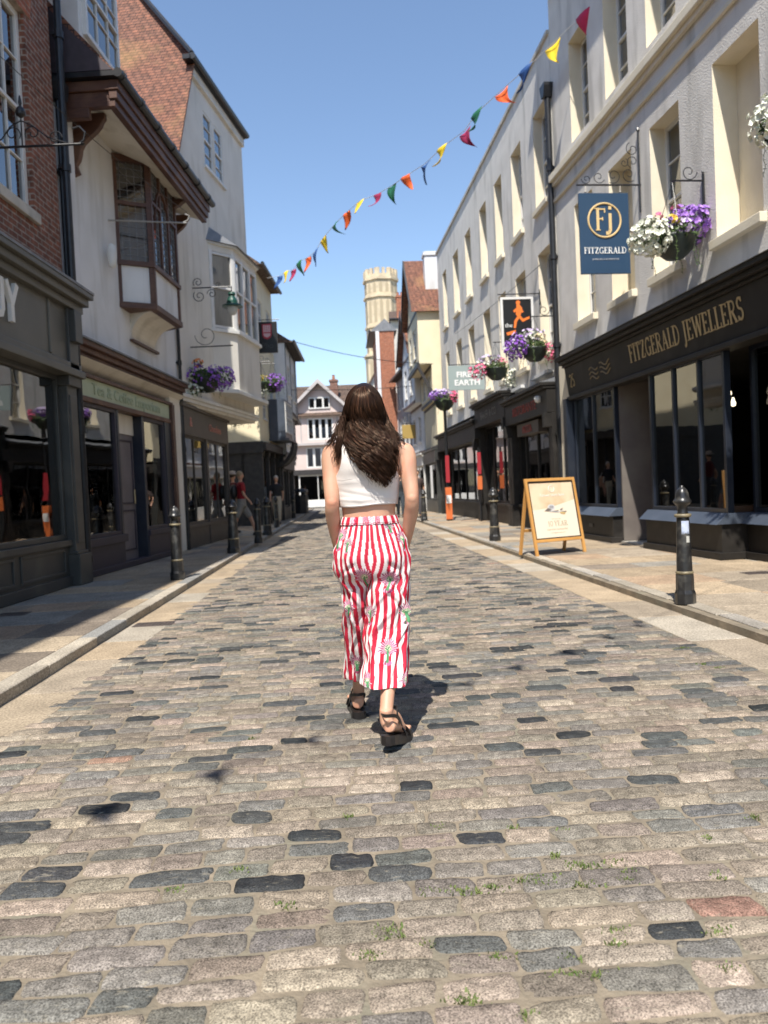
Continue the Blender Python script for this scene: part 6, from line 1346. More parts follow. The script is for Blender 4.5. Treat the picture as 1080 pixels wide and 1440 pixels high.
def loft(mb, rings, n=28, e=2.0, cap=True):
    """rings: (cx, cy, z, a, b)"""
    vs = []
    for (cx, cy, z, a, b) in rings:
        for j in range(n):
            t = 2 * math.pi * j / n; c, s = math.cos(t), math.sin(t); vs.append((cx + a * math.copysign(abs(c) ** (2 / e), c), cy + b * math.copysign(abs(s) ** (2 / e), s), z))
    k = len(rings); fs = [(i * n + j, i * n + (j + 1) % n, (i + 1) * n + (j + 1) % n, (i + 1) * n + j) for i in range(k - 1) for j in range(n)]
    if cap: fs += [tuple(range(n - 1, -1, -1)), tuple(range((k - 1) * n, k * n))]
    mb.add(vs, fs)
def smoothpath(pts, rs, sub=5):
    P = [Vector(p) for p in pts]; out = []; ro = []
    for i in range(len(P) - 1):
        p0, p1, p2, p3 = P[max(i - 1, 0)], P[i], P[i + 1], P[min(i + 2, len(P) - 1)]
        for k in range(sub):
            t = k / sub; out.append(.5 * ((2 * p1) + (-p0 + p2) * t + (2 * p0 - 5 * p1 + 4 * p2 - p3) * t * t + (-p0 + 3 * p1 - 3 * p2 + p3) * t ** 3)); ro.append(rs[i] * (1 - t) + rs[i + 1] * t)
    out.append(P[-1]); ro.append(rs[-1]); return out, ro
def limb(mb, pts, rs, n=14, sub=5):
    a, b = smoothpath(pts, rs, sub); mb.tube(a, b, n)

# ===== the woman walking away
YB = 3.68
RT = Vector((ypt(522, 1010, YB).x, YB, 0))
wo_ = empty('person', RT, 0, 'woman walking away with long dark wavy hair, white crop top and red and white striped trousers, hands in pockets', 'woman')
wo_['label'] = 'woman walking away with long dark hair, white crop top and red striped trousers'
def wp(px, py, Y): return ypt(px, py, Y) - RT
def interp(tab, x):
    """tab: [(x, v0, v1..)] sorted, linear interpolation"""
    if x <= tab[0][0]: return tab[0][1:]
    for a, b in zip(tab[:-1], tab[1:]):
        if x <= b[0]:
            t = (x - a[0]) / (b[0] - a[0]); t = t * t * (3 - 2 * t) if False else t; return tuple(p * (1 - t) + q * t for p, q in zip(a[1:], b[1:]))
    return tab[-1][1:]
cx_w = wp(519, 727, YB).x; cx_s = wp(516, 632, YB).x
def tor(z):  # centre x, centre y, half width, half depth
    return interp([(.74, cx_w + .005, .0, .14, .08), (.84, cx_w + .004, .0, .15, .09), (.94, cx_w, .0, .145, .092), (1.03, cx_w, .0, .125, .088), (1.07, cx_w, .0, .127, .088), (1.13, cx_w - .001, .0, .136, .094), (1.20, cx_w - .003, .0, .146, .102), (1.27, cx_s, -.002, .156, .106), (1.33, cx_s, -.006, .166, .100), (1.365, cx_s, -.01, .168, .088), (1.39, cx_s, -.012, .150, .076), (1.41, cx_s, -.012, .118, .066), (1.43, cx_s, -.01, .085, .058), (1.46, cx_s, -.004, .056, .052), (1.52, cx_s, .006, .05, .05)], z)
g = MB()
zs = [.80 + i * (1.52 - .80) / 60 for i in range(61)]
loft(g, [(tor(z)[0], tor(z)[1], z, tor(z)[2], tor(z)[3]) for z in zs], 40, 2.25)
hx, hz = wp(514, 580, YB).x, 1.555
ellipsoid(g, (hx, .01, hz + .015), (.074, .092, .098)); ellipsoid(g, (hx, .035, hz - .045), (.055, .062, .07)); ellipsoid(g, (hx, .098, hz - .02), (.012, .018, .022)); ellipsoid(g, (hx, .085, hz - .062), (.024, .012, .010)); ellipsoid(g, (hx, .075, hz - .095), (.024, .02, .016))
for s in (-1, 1):
    ellipsoid(g, (hx + s * .074, .0, hz - .01), (.010, .02, .03)); ellipsoid(g, (hx + s * .03, .078, hz + .012), (.022, .014, .012))
    ellipsoid(g, (cx_s + s * .07, -.075, 1.30), (.05, .022, .07))   # shoulder blades
    ellipsoid(g, (cx_s + s * .065, .085, 1.235), (.06, .05, .055))
# arms
SL, SR = wp(467, 640, YB), wp(569, 638, YB); EL, ER = wp(467, 706, YB - .06), wp(579, 700, YB - .06)
WL, WR = wp(475, 768, YB + .06), wp(570, 766, YB + .06)
for s, S_, E_, W_2 in ((-1, SL, EL, WL), (1, SR, ER, WR)):
    up = Vector((cx_s + s * .09, -.005, S_.z + .0)); m1 = S_.lerp(E_, .45) + Vector((s * .004, 0, 0)); f1 = E_.lerp(W_2, .35) + Vector((s * .006, .0, 0))
    limb(g, [up, S_ + Vector((0, 0, .008)), m1, E_, f1, W_2], [.05, .047, .0415, .034, .035, .0235], 16)
    ellipsoid(g, S_ + Vector((s * .004, 0, -.0)), (.046, .048, .052)); ellipsoid(g, E_ + Vector((0, -.012, 0)), (.028, .026, .03))
    H_ = W_2 + Vector((-s * .012, .06, -.055)); limb(g, [W_2, (W_2 + H_) / 2, H_], [.0235, .026, .030], 12)
    for k in range(4):
        o1 = H_ + Vector((-s * (.018 - .012 * k) * .6, .012 + .0 * k, -.012)); L_ = (.066, .076, .072, .058)[k]
        p2v = o1 + Vector((-s * (.010 + .012 * (3 - k) * .5), .35 * L_, -.85 * L_)); p3v = p2v + Vector((-s * .012, -.004, -L_ * .35)); sp_ = Vector((0, (k - 1.5) * .0185, 0))
        limb(g, [H_ + sp_ * .8, o1 + sp_, p2v + sp_, p3v + sp_], [.011, .0095, .0085, .0065], 8, 3)
    limb(g, [W_2.lerp(H_, .55), W_2.lerp(H_, .8) + Vector((-s * .03, .02, -.01)), H_ + Vector((-s * .045, .02, -.03))], [.012, .011, .008], 8, 3)
# legs
AL = Vector((wp(505, 985, 3.96).x, .28, .125)); AR = Vector((wp(543, 1000, 3.41).x, -.27, .165))
HL, HRr = Vector((cx_w - .085, 0, .84)), Vector((cx_w + .09, 0, .84))
KL, KR = Vector((HL.x + .01, .19, .475)), Vector((HRr.x - .005, .0, .48))
for s, H0, K0, A0 in ((-1, HL, KL, AL), (1, HRr, KR, AR)):
    cal = K0.lerp(A0, .3) + Vector((0, -.018, 0)); lo = K0.lerp(A0, .75)
    limb(g, [H0, H0.lerp(K0, .5), K0, cal, lo, A0], [.083, .072, .052, .051, .033, .030], 18)
# feet : heel, ball, toes
footL = dict(heel=Vector((AL.x - .004, AL.y - .045, .068)), ball=Vector((AL.x - .025, AL.y + .115, .062)), toe=Vector((AL.x - .03, AL.y + .18, .058)))
hxR = wp(547, 1030, 3.36).x; footR = dict(heel=Vector((hxR, AR.y - .030, .112)), ball=Vector((hxR + .055, AR.y + .11, .062)), toe=Vector((hxR + .075, AR.y + .175, .052)))
for A0, ft in ((AL, footL), (AR, footR)):
    limb(g, [A0 + Vector((0, 0, .02)), A0 + Vector((0, 0, -.03)), ft['heel'] + Vector((0, .01, .005))], [.031, .031, .030], 14)
    limb(g, [ft['heel'], ft['heel'].lerp(ft['ball'], .5) + Vector((0, 0, .012)), ft['ball']], [.028, .031, .027], 14); limb(g, [A0, A0.lerp(ft['ball'], .6) + Vector((0, 0, .02)), ft['ball']], [.03, .03, .022], 12)
    d = (ft['toe'] - ft['ball']); sd = Vector((d.y, -d.x, 0)).normalized()
    for k in range(5):
        o1 = ft['ball'] + sd * ((k - 2) * .0165); limb(g, [o1, o1 + d * (.62 - .05 * abs(k - 1)), o1 + d * (.85 - .07 * abs(k - 1)) - Vector((0, 0, .003))], [.013, .0105, .0085], 8, 3)
body = union(g, 'body', SKIN, wo_, .0055, 5)
for s in (-1, 1):
    g = MB(); ellipsoid(g, (hx + s * .031, .083, hz + .006), (.013, .010, .009), 12, 8); g.build('eye', M('eye_white', (.8, .78, .75), rough=.2), wo_, smooth=True)
# small blue mark on the left upper arm
g = MB(); c = wp(470.5, 689, YB - .105) ; q = [(-.013, -.004), (.0, .012), (.014, .002), (.002, -.006)]
g.add([c + Vector((x, -.0, z)) for x, z in q] + [c + Vector((x, .03, z)) for x, z in q], [(0, 1, 2, 3), (7, 6, 5, 4), (0, 4, 5, 1), (1, 5, 6, 2), (2, 6, 7, 3), (3, 7, 4, 0)])
# crop top
def top_panel(front):
    NU, NV = 72, 80; vs = []; z0, z1 = 1.092, 1.418; s = 1 if front else -1
    for j in range(NV + 1):
        v = j / NV; z = z0 + (z1 - z0) * v; cx, cy, a, b = tor(z); a += .0065; b += .0075
        if front: b += .062 * math.exp(-((z - 1.235) / .06) ** 2)
        zb = z
        wl = a if z < 1.215 else None
        if wl is None:
            t = (z - 1.215) / (1.36 - 1.215); e = max(0, 1 - t); ed = .112 + (a - .112) * max(0, min(1, e)) ** 2.6; wl = min(ed, a * .995)
        for i in range(NU + 1):
            u = -1 + 2 * i / NU
            if wl >= a - 1e-6: th = u * math.pi / 2; x = a * math.copysign(abs(math.sin(th)) ** (2 / 2.25), math.sin(th)); yy = b * abs(math.cos(th)) ** (2 / 2.25)
            else: x = wl * u; yy = b * max(0, 1 - (abs(x) / a) ** 2.25) ** (1 / 2.25)
            if not front and 1.2 < z < 1.37: yy += .018 * math.exp(-((abs(x) - .07) / .05) ** 2) * math.exp(-((z - 1.30) / .06) ** 2)
            # folds: soft horizontal pulls near the hem, slanted ones under the shoulder blades
            f = .0035 * mnoise.noise(Vector((x * 7, z * 26 + 3 * x, s * 3))) + .003 * mnoise.noise(Vector((x * 18 + z * 14, z * 9, 5 + s)))
            f += .004 * math.exp(-((z - 1.118 - .1 * abs(x + .03)) / .008) ** 2) * math.exp(-((x + .08) / .09) ** 2) - .003 * math.exp(-((z - 1.135 + .25 * x) / .01) ** 2)
            vs.append((cx + x, cy + s * (yy + f + .002), z + (.004 * math.sin(x * 22) if j == 0 else 0)))
    g = MB(); W1 = NU + 1
    fs = [(j * W1 + i, j * W1 + i + 1, (j + 1) * W1 + i + 1, (j + 1) * W1 + i) for j in range(NV) for i in range(NU)]
    g.add(vs, fs); return g, vs, W1, NV
M('top_white', (.76, .70, .655), (.72, .66, .61), sc=5, rough=.85, bump=.0006, bsc=400)
g1, v1, W1, NV = top_panel(False); g2, v2, _, _ = top_panel(True)
g = MB(); g.add(g1.v, g1.f); g.add(g2.v, g2.f)
tp = g.build('crop_top', MATS['top_white'], wo_, smooth=True); md = tp.modifiers.new('w', 'WELD'); md.merge_threshold = .004; md = tp.modifiers.new('t', 'SOLIDIFY'); md.thickness = .004; md.offset = 1
for (vv, s) in ((v1, -1), (v2, 1)):
    for side in (0, W1 - 1):
        g = MB(); g.tube([Vector(vv[j * W1 + side]) + Vector((0, s * .002, 0)) for j in range(32, NV + 1, 2)], .0038, 6); g.build('binding', MATS['top_white'], tp, smooth=True)
g = MB(); g.tube([Vector(v1[i]) + Vector((0, -.003, .006)) for i in range(W1)] + [Vector(v2[i]) + Vector((0, .003, .006)) for i in range(W1 - 1, -1, -1)], .0035, 6, closed=True); g.build('hem', MATS['top_white'], tp, smooth=True)
# trousers ---------------------------------------------------------------
REDC, WHC = np.array((.52, .020, .048)), np.array((.78, .70, .67))
def legrow(side):
    """rows from waist to hem: (z, cx, cy, a, b, D-blend)"""
    def r_(xl, xr, y, Y):
        a, b = wp(xl, y, Y), wp(xr, y, Y); return (a.x + b.x) / 2, (b.x - a.x) / 2, (a.z + b.z) / 2
    rows = []
    if side > 0:
        spec = [(515, 576, 850, 3.66, .105), (514, 576, 880, 3.65, .098), (513, 574, 905, 3.62, .095), (512, 573, 930, 3.59, .094), (510, 573, 962, 3.53, .092)]
    else:
        spec = [(482, 524, 850, 3.74, .105), (484, 524, 880, 3.79, .096), (486, 523, 905, 3.83, .09), (487, 523, 930, 3.86, .086), (488, 522, 952, 3.88, .084)]
    for xl, xr, y, Y, b in spec:
        cx, a, z = r_(xl, xr, y, Y); rows.append((z, cx, Y - YB, a, b, 1.0))
    return rows
Wc = cx_w
hipW = [(.72, .178, .122), (.78, .181, .130), (.85, .182, .132), (.92, .170, .122), (.98, .148, .105), (1.035, .1235, .092)]
def leg_mesh(side):
    rows = legrow(side); N, K = 320, 300; zt, zb = 1.03, rows[-1][0]
    th = np.linspace(0, 2 * np.pi, N, endpoint=False); P = np.zeros((K + 1, N, 3)); UVc = np.zeros((K + 1, N, 2)); ARC = np.zeros((K + 1, N))
    tabl = sorted([(r[0],) + tuple(r[1:5]) for r in rows])
    for k in range(K + 1):
        z = zt + (zb - zt) * k / K
        # D section
        hw, hd = interp([(h[0], h[1], h[2]) for h in hipW], z); seam = Wc + .004; dx0 = seam + side * hw * .5; c, s = np.cos(th), np.sin(th)
        # superellipse half: outward extent hw*.5 , inner flat at the seam
        n_ = 2.3; ox = np.where(c * side > 0, hw * .5, hw * .5 + .002)
        # polar hit with the full hip ellipse
        A = (c / hw) ** 2 + (s / hd) ** 2; B = 2 * (side * hw * .5) * c / hw ** 2; C = (.5) ** 2 - 1
        t1 = (-B + np.sqrt(B * B - 4 * A * C)) / (2 * A); t2 = np.where(c * side < -1e-6, (hw * .5 + .0015) / np.maximum(-c * side, 1e-6), 1e9); tD = np.minimum(t1, t2)
        xD, yD = dx0 + tD * c, tD * s
        cx, cy, a, b = interp(tabl, z); cc = np.sign(c) * np.abs(c) ** (2 / 2.2); ss = np.sign(s) * np.abs(s) ** (2 / 2.2)
        xE, yE = cx + a * cc, cy + b * ss
        w_ = min(1, max(0, (.80 - z) / .14)); w_ = w_ * w_ * (3 - 2 * w_)
        x, y = xD * (1 - w_) + xE * w_, yD * (1 - w_) + yE * w_
        # seat
        y = y - np.where(s < 0, .026 * math.exp(-((z - .845) / .065) ** 2) * np.exp(-((x - (seam + side * .082)) / .062) ** 2), 0) + np.where(s < 0, .014 * math.exp(-((z - .735) / .03) ** 2), 0)
        nx, ny = c, s
        sg = np.hypot(np.roll(x, -1) - x, np.roll(y, -1) - y); cum = np.concatenate([[0], np.cumsum(sg)[:-1]]); tot = sg.sum(); j0 = 0 if side > 0 else N // 2; uu = cum - cum[j0]; uu = (uu + tot / 2) % tot - tot / 2; ARC[k] = uu
        v = (zt - z) ; fl = min(1, max(0, (v - .18) / .5))
        ang = th + side * .4
        f = .009 * fl * np.sin(ang * 5 + 2.2 * side + v * 1.6) + .0045 * fl * np.sin(ang * 9 + v * 4 + side)
        gath = math.exp(-v / .07); f += .0022 * gath * np.sin(ang * 34)
        P[k, :, 0] = x; P[k, :, 1] = y; P[k, :, 2] = z; UVc[k, :, 0] = th; UVc[k, :, 1] = v
        nz = np.array([mnoise.noise(Vector((math.cos(t) * 2.3 + side * 5, math.sin(t) * 2.3, v * 9 + math.cos(t) * 2.5))) for t in th[::4]]); nz = np.interp(np.arange(N), np.arange(0, N, 4), nz, period=N)
        n3 = np.array([mnoise.noise(Vector((math.cos(t) * 4.6 + 9 + v * 3 * side, math.sin(t) * 4.6, v * 24 + math.cos(t) * 5 * side))) for t in th[::2]]); n3 = np.interp(np.arange(N), np.arange(0, N, 2), n3, period=N)
        amp = .008 * min(1, v / .12) ; f = f + 1.8 * amp * nz + .0062 * min(1, v / .1) * n3
        # strong slanted folds behind the thigh and knee
        for (t0, v0, sl, wd, am, le) in ((4.9, .30, .10 * side, .018, -.012, .8), (4.5, .36, -.12 * side, .017, .009, .7), (5.3, .42, .11 * side, .016, -.011, .7), (4.4, .49, -.13 * side, .02, .009, .8), (5.1, .57, .09 * side, .02, -.008, .6), (4.7, .22, .06 * side, .014, -.008, .6), (4.3, .63, .2 * side, .02, .007, .5), (5.5, .50, -.2 * side, .018, .008, .5)):
            dt = (th - t0); f = f + 1.35 * am * np.exp(-((v - v0 - sl * dt) / wd) ** 2) * np.exp(-(dt / le) ** 2)
        seamf = 1 - .9 * math.exp(-((z - .78) / .0001) ** 2)
        inner = np.where(c * side < -.15, (1 - (1 - w_)), 1.0); f = f * inner
        P[k, :, 0] += nx * f; P[k, :, 1] += ny * f
        if k > K - 3: P[k, :, 0] += nx * -.001 * (k - K + 3)
    kh = int((zt - .83) / (zt - zb) * K)
    for k in range(kh): ARC[k] *= (ARC[kh].max() - ARC[kh].min()) / (ARC[k].max() - ARC[k].min())
    return P, np.concatenate([UVc, ARC[..., None]], 2), N, K
def palm(dx, dz, R_, L_, ph):
    """colour and coverage of one printed palm at offsets dx,dz (metres)"""
    r = np.hypot(dx, dz * 1.05); a = np.arctan2(dz, dx); lim = R_ * (.86 + .16 * np.cos(15 * a + ph) * np.clip(r / R_, 0, 1)); lim = lim * np.where(dz < -R_ * .35, .75, 1)
    cov = (r < lim) & ~((dz < 0) & (np.abs(dx) < R_ * .12) & (r > R_ * .2)); st = np.sin(24 * a + ph + 30 * r); col = np.zeros(dx.shape + (3,))
    pk1, pk2, dk, gr, pl = np.array((.58, .13, .27)), np.array((.78, .52, .58)), np.array((.20, .05, .09)), np.array((.08, .25, .11)), np.array((.68, .68, .48))
    col[:] = pk1; col[st > .35] = pk2; col[st < -.45] = (dk if ph < 1.2 else np.array((.05, .09, .05))); inn = r < R_ * .34; col[inn & (st > .1)] = pl; col[inn & (st <= .1)] = gr * .7
    tr = (np.abs(dx) < .0042 + .003 * np.clip(-dz / L_, 0, 1)) & (dz < 0) & (dz > -L_); col[tr] = gr; bs = (np.hypot(dx, (dz + L_) * 1.8) < R_ * .42) & ~tr; col[bs & (np.sin(90 * dx) > -.2)] = pk1
    return cov | tr | bs, col
def leg_colors(side, UVc, N, K):
    th, v = UVc[..., 0], UVc[..., 1]; arc = UVc[..., 2]; per = .0355; s = ((arc / per + (.25 if side > 0 else .45)) % 1.0); C = np.where((s < .5)[..., None], REDC, WHC)
    palms = ((4.78, .600, .049, .062, 0), (4.72, .285, .05, .05, 1), (5.62, .44, .045, .05, 2), (3.80, .44, .04, .05, 3), (4.95, .04, .03, .03, 1.5), (5.6, .10, .042, .05, 1), (1.4, .4, .05, .06, 1), (2.2, .2, .05, .06, 1), (.8, .65, .05, .06, 1), (5.75, .735, .04, .04, 2), (3.75, .74, .04, .04, 1)) if side > 0 else \
            ((5.15, .270, .050, .06, 0), (4.10, .42, .042, .05, 1), (5.55, .56, .045, .05, 2), (4.65, .715, .048, .04, .5), (3.9, .075, .045, .06, 1), (4.5, .11, .03, .04, 2), (1.6, .4, .05, .06, 1), (1.0, .2, .05, .06, 1), (2.2, .62, .05, .06, 1))
    for (t0, v0, R_, L_, ph) in palms:
        k0 = min(K, max(0, int(v0 / v.max() * K))); u0 = arc[k0, int(t0 / 6.28319 * N) % N]; d = arc - u0; cov, col = palm(d, v0 - v, R_, L_, ph); C = np.where(cov[..., None], col, C)
    return C
TR = attrmat('trouser_cotton', nsc=400, namt=.05, bump=.0003, bsc=300, rough=.75, spec=.25, n2sc=30)
# waistband
g = MB(); Nw, Kw = 360, 22; vs = []; cols = []
for k in range(Kw + 1):
    v = k / Kw; z = 1.041 - .036 * v; hw, hd = .1235 + .012 * v, .091 + .008 * v
    for j in range(Nw):
        t = 2 * math.pi * j / Nw; f = .0028 * math.sin(t * 43) * math.sin(math.pi * (.15 + .7 * v)) + .0014 * math.sin(t * 71 + 1) - (.004 if 0.82 < v < .95 else 0); e_ = 2 / 2.2
        vs.append((Wc + .002 + (hw + .004 + f) * math.copysign(abs(math.cos(t)) ** e_, math.cos(t)), (hd + .003 + f) * math.copysign(abs(math.sin(t)) ** e_, math.sin(t)), z + .002 * math.sin(t * 43)))
        s = (t * .115 / .040) % 1; cc = REDC if s < .5 else WHC
        if abs(((t - 4.78 + math.pi) % 6.2832) - math.pi) < .30 and math.sin(t * 160 + v * 9) * math.sin(v * 14 + t * 30) > -.1: cc = np.array((.60, .16, .30)) if math.sin(t * 90 + v * 20) > 0 else np.array((.78, .6, .62))
        if abs(((t - 4.15 + math.pi) % 6.2832) - math.pi) < .12 and math.sin(t * 150 + v * 12) > 0: cc = np.array((.60, .16, .30))
        cols.append((*cc, .8))
g.add(vs, [(k * Nw + j, k * Nw + (j + 1) % Nw, (k + 1) * Nw + (j + 1) % Nw, (k + 1) * Nw + j) for k in range(Kw) for j in range(Nw)])
tr_ = g.build('trousers', TR, wo_, smooth=True); setcol(tr_.data, cols); md = tr_.modifiers.new('t', 'SOLIDIFY'); md.thickness = .002; md.offset = -1
for side in (-1, 1):
    P, UVc, N, K = leg_mesh(side); C = leg_colors(side, UVc, N, K)
    g = MB(); g.v = [tuple(p) for p in P.reshape(-1, 3)]; g.f = [(k * N + j, k * N + (j + 1) % N, (k + 1) * N + (j + 1) % N, (k + 1) * N + j) for k in range(K) for j in range(N)]; g.m = [0] * len(g.f)
    lg = g.build('trouser_leg', TR, tr_, smooth=True); setcol(lg.data, np.concatenate([C.reshape(-1, 3), np.full((C.shape[0] * C.shape[1], 1), .8)], 1)); md = lg.modifiers.new('t', 'SOLIDIFY'); md.thickness = .0015; md.offset = -1
# sandals
SB = M('sandal_black', (.014, .012, .012), (.022, .019, .018), sc=30, rough=.35, bump=.0006, bsc=120)
for ft, A0 in ((footL, AL), (footR, AR)):
    hl, bl_, te = ft['heel'], ft['ball'], ft['toe']; d = (bl_ - hl); d.z = 0; d.normalize(); sd = Vector((d.y, -d.x, 0))
    dz_h, dz_b = hl.z - .034, bl_.z - .034
    outl = []
    for (t, w_) in ((-.042, .0), (-.036, .022), (-.018, .034), (.02, .037), (.07, .034), (.12, .040), (.165, .045), (.20, .040), (.232, .026), (.244, 0)): outl.append((t, w_))
    full = outl + [(t, -w_) for t, w_ in outl[-2:0:-1]]
    def sz(t): k = max(0, min(1, t / .14)); return dz_h * (1 - k) + dz_b * k
    n = len(full); vs = []
    for lvl in (0, 1, 2, 3):
        for (t, w_) in full:
            top_ = sz(t) + .004; th_ = .044; z = top_ - th_ * (1 - (0, .08, .92, 1)[lvl]) ; ex = (.94, 1.03, 1.0, .96)[lvl]; p = hl + d * (t * (1 if lvl else 1.0)) + sd * (w_ * ex); z = max(z, .0005) if dz_h < .05 or t > .08 else max(z, .0)
            vs.append((p.x, p.y, z))
    g = MB(); g.add(vs, [tuple(range(n - 1, -1, -1)), tuple(range(3 * n, 4 * n))] + [(l * n + i, l * n + (i + 1) % n, (l + 1) * n + (i + 1) % n, (l + 1) * n + i) for l in range(3) for i in range(n)])
    so_ = g.build('sandal', SB, wo_, bevel=.003)
    def strap(pts, w_, th=.0035):
        pp, rr = smoothpath(pts, [w_] * len(pts), 6); g = MB(); vs = []
        for i, p in enumerate(pp):
            tn = (pp[min(i + 1, len(pp) - 1)] - pp[max(i - 1, 0)]).normalized(); ctr = A0 if p.z > hl.z + .02 else hl; outd = (p - Vector((A0.x, A0.y + .02, p.z))); outd = (outd - tn * outd.dot(tn)).normalized(); wdir = tn.cross(outd).normalized()
            for (a, b) in ((-1, 0), (1, 0), (1, 1), (-1, 1)): vs.append(p + wdir * (w_ * a) + outd * (th * b))
        k = len(pp); g.add(vs, [(i * 4 + j, i * 4 + (j + 1) % 4, (i + 1) * 4 + (j + 1) % 4, (i + 1) * 4 + j) for i in range(k - 1) for j in range(4)] + [(3, 2, 1, 0), (4 * k - 4, 4 * k - 3, 4 * k - 2, 4 * k - 1)]); g.build('strap', SB, so_)
    zt_ = hl.z + .052
    back = hl + d * -.033; 
    strap([hl + d * .075 + sd * .034 + Vector((0, 0, -.012)), hl + d * .04 + sd * .036 + Vector((0, 0, .022)), hl + d * .005 + sd * .032 + Vector((0, 0, .050)), hl + d * -.031 + Vector((0, 0, .058)), hl + d * .005 + sd * -.032 + Vector((0, 0, .050)), hl + d * .04 + sd * -.036 + Vector((0, 0, .022)), hl + d * .075 + sd * -.034 + Vector((0, 0, -.012))], .0075)
    strap([hl + d * .02 + sd * .033 + Vector((0, 0, -.018)), hl + d * -.012 + sd * .030 + Vector((0, 0, .012)), hl + d * -.026 + sd * .014 + Vector((0, 0, .045))], .006) if False else None
    strap([hl + d * .02 + sd * .034 + Vector((0, 0, .040)), hl + d * .055 + sd * .02 + Vector((0, 0, .066)), hl + d * .07 + Vector((0, 0, .070)), hl + d * .055 + sd * -.02 + Vector((0, 0, .066)), hl + d * .02 + sd * -.034 + Vector((0, 0, .040))], .007)
    for t, w_ in ((.105, .010), (.15, .012)):
        zz = sz(t); strap([hl + d * t + sd * .041 + Vector((0, 0, zz - hl.z)), hl + d * (t - .005) + sd * .03 + Vector((0, 0, zz - hl.z + .03)), hl + d * (t - .01) + Vector((0, 0, zz - hl.z + .046)), hl + d * (t - .005) + sd * -.03 + Vector((0, 0, zz - hl.z + .03)), hl + d * t + sd * -.041 + Vector((0, 0, zz - hl.z))], w_)
# hair ---------------------------------------------------------------
hm = bpy.data.materials.new('hair_brown'); hm.use_nodes = True; n_ = hm.node_tree; b = n_.nodes['Principled BSDF']; b.inputs['Roughness'].default_value = .38; b.inputs['Specular IOR Level'].default_value = .42; b.inputs['Anisotropic'].default_value = .6
at = n_.nodes.new('ShaderNodeAttribute'); at.attribute_name = 'Col'; n_.links.new(at.outputs[0], b.inputs['Base Color']); b.inputs['Specular Tint'].default_value = (1, .72, .52, 1)
def hx_(px, y): return wp(px, y, YB - .05).x
def zy(y): return wp(515, y, YB - .05).z
OUT = [(543, 507, 517), (548, 492, 526), (560, 485, 536), (576, 480, 542), (590, 478, 548), (604, 479, 552), (618, 483, 556), (630, 489, 556), (645, 496, 556), (660, 503, 556), (672, 509, 555), (684, 514, 554), (700, 516, 553)]
ZEND = [(-1, 650), (-.6, 664), (-.25, 674), (.1, 681), (.4, 685), (.7, 680), (1, 664)]
HT_ = sorted([(zy(y), hx_(l, y), hx_(r, y)) for y, l, r in OUT])
def hair_surface(z, s, dep):
    """point on the hair volume: s in [-1,1] across, dep 0 inner .. 1 outer"""
    l, r = interp(HT_, z); c, w_ = (l + r) / 2, (r - l) / 2; x = c + w_ * s
    if z > 1.50: # follow the skull
        q = max(0, 1 - ((z - 1.562) / .112) ** 2 - ((x - hx) / .098) ** 2); y = .012 - .118 * math.sqrt(q)
    else:
        k = min(1, (1.50 - z) / .10); q0 = max(0, 1 - ((1.50 - 1.562) / .112) ** 2 - ((x - hx) / .098) ** 2); yh = .012 - .118 * math.sqrt(q0)
        tz = tor(z); bb = tz[1] - tz[3] * max(0.05, 1 - (abs(x - tz[0]) / tz[2]) ** 2.25 if abs(x - tz[0]) < tz[2] else .05) ** (1 / 2.25); yb = bb - .024 - .022 * math.sqrt(max(0, 1 - s * s)) - .012 * math.exp(-((z - 1.30) / .06) ** 2)
        y = yh * (1 - k) + yb * k
    return Vector((x, y - (1 - 0) * 0 + (1 - dep) * .022, z))
hr = random.Random(77); V = []; Fh = []; Ch = []
def add_ribbon(pts, w0, col, tipw=.25):
    o_ = len(V); k = len(pts)
    for i, p in enumerate(pts):
        tn = (pts[min(i + 1, k - 1)] - pts[max(i - 1, 0)]).normalized(); sd = tn.cross(Vector((0.15, -1, 0))).normalized(); t = i / (k - 1); w_ = w0 * (1 - (1 - tipw) * max(0, (t - .6) / .4)); out_ = sd.cross(tn)
        V.extend([tuple(p - sd * w_), tuple(p + out_ * w_ * .8), tuple(p + sd * w_)]); Ch.extend([(*col, 1)] * 3)
    for i in range(k - 1):
        a = o_ + 3 * i; Fh.extend([(a, a + 1, a + 4, a + 3), (a + 1, a + 2, a + 5, a + 4), (a + 2, a, a + 3, a + 5)])
NC = 240
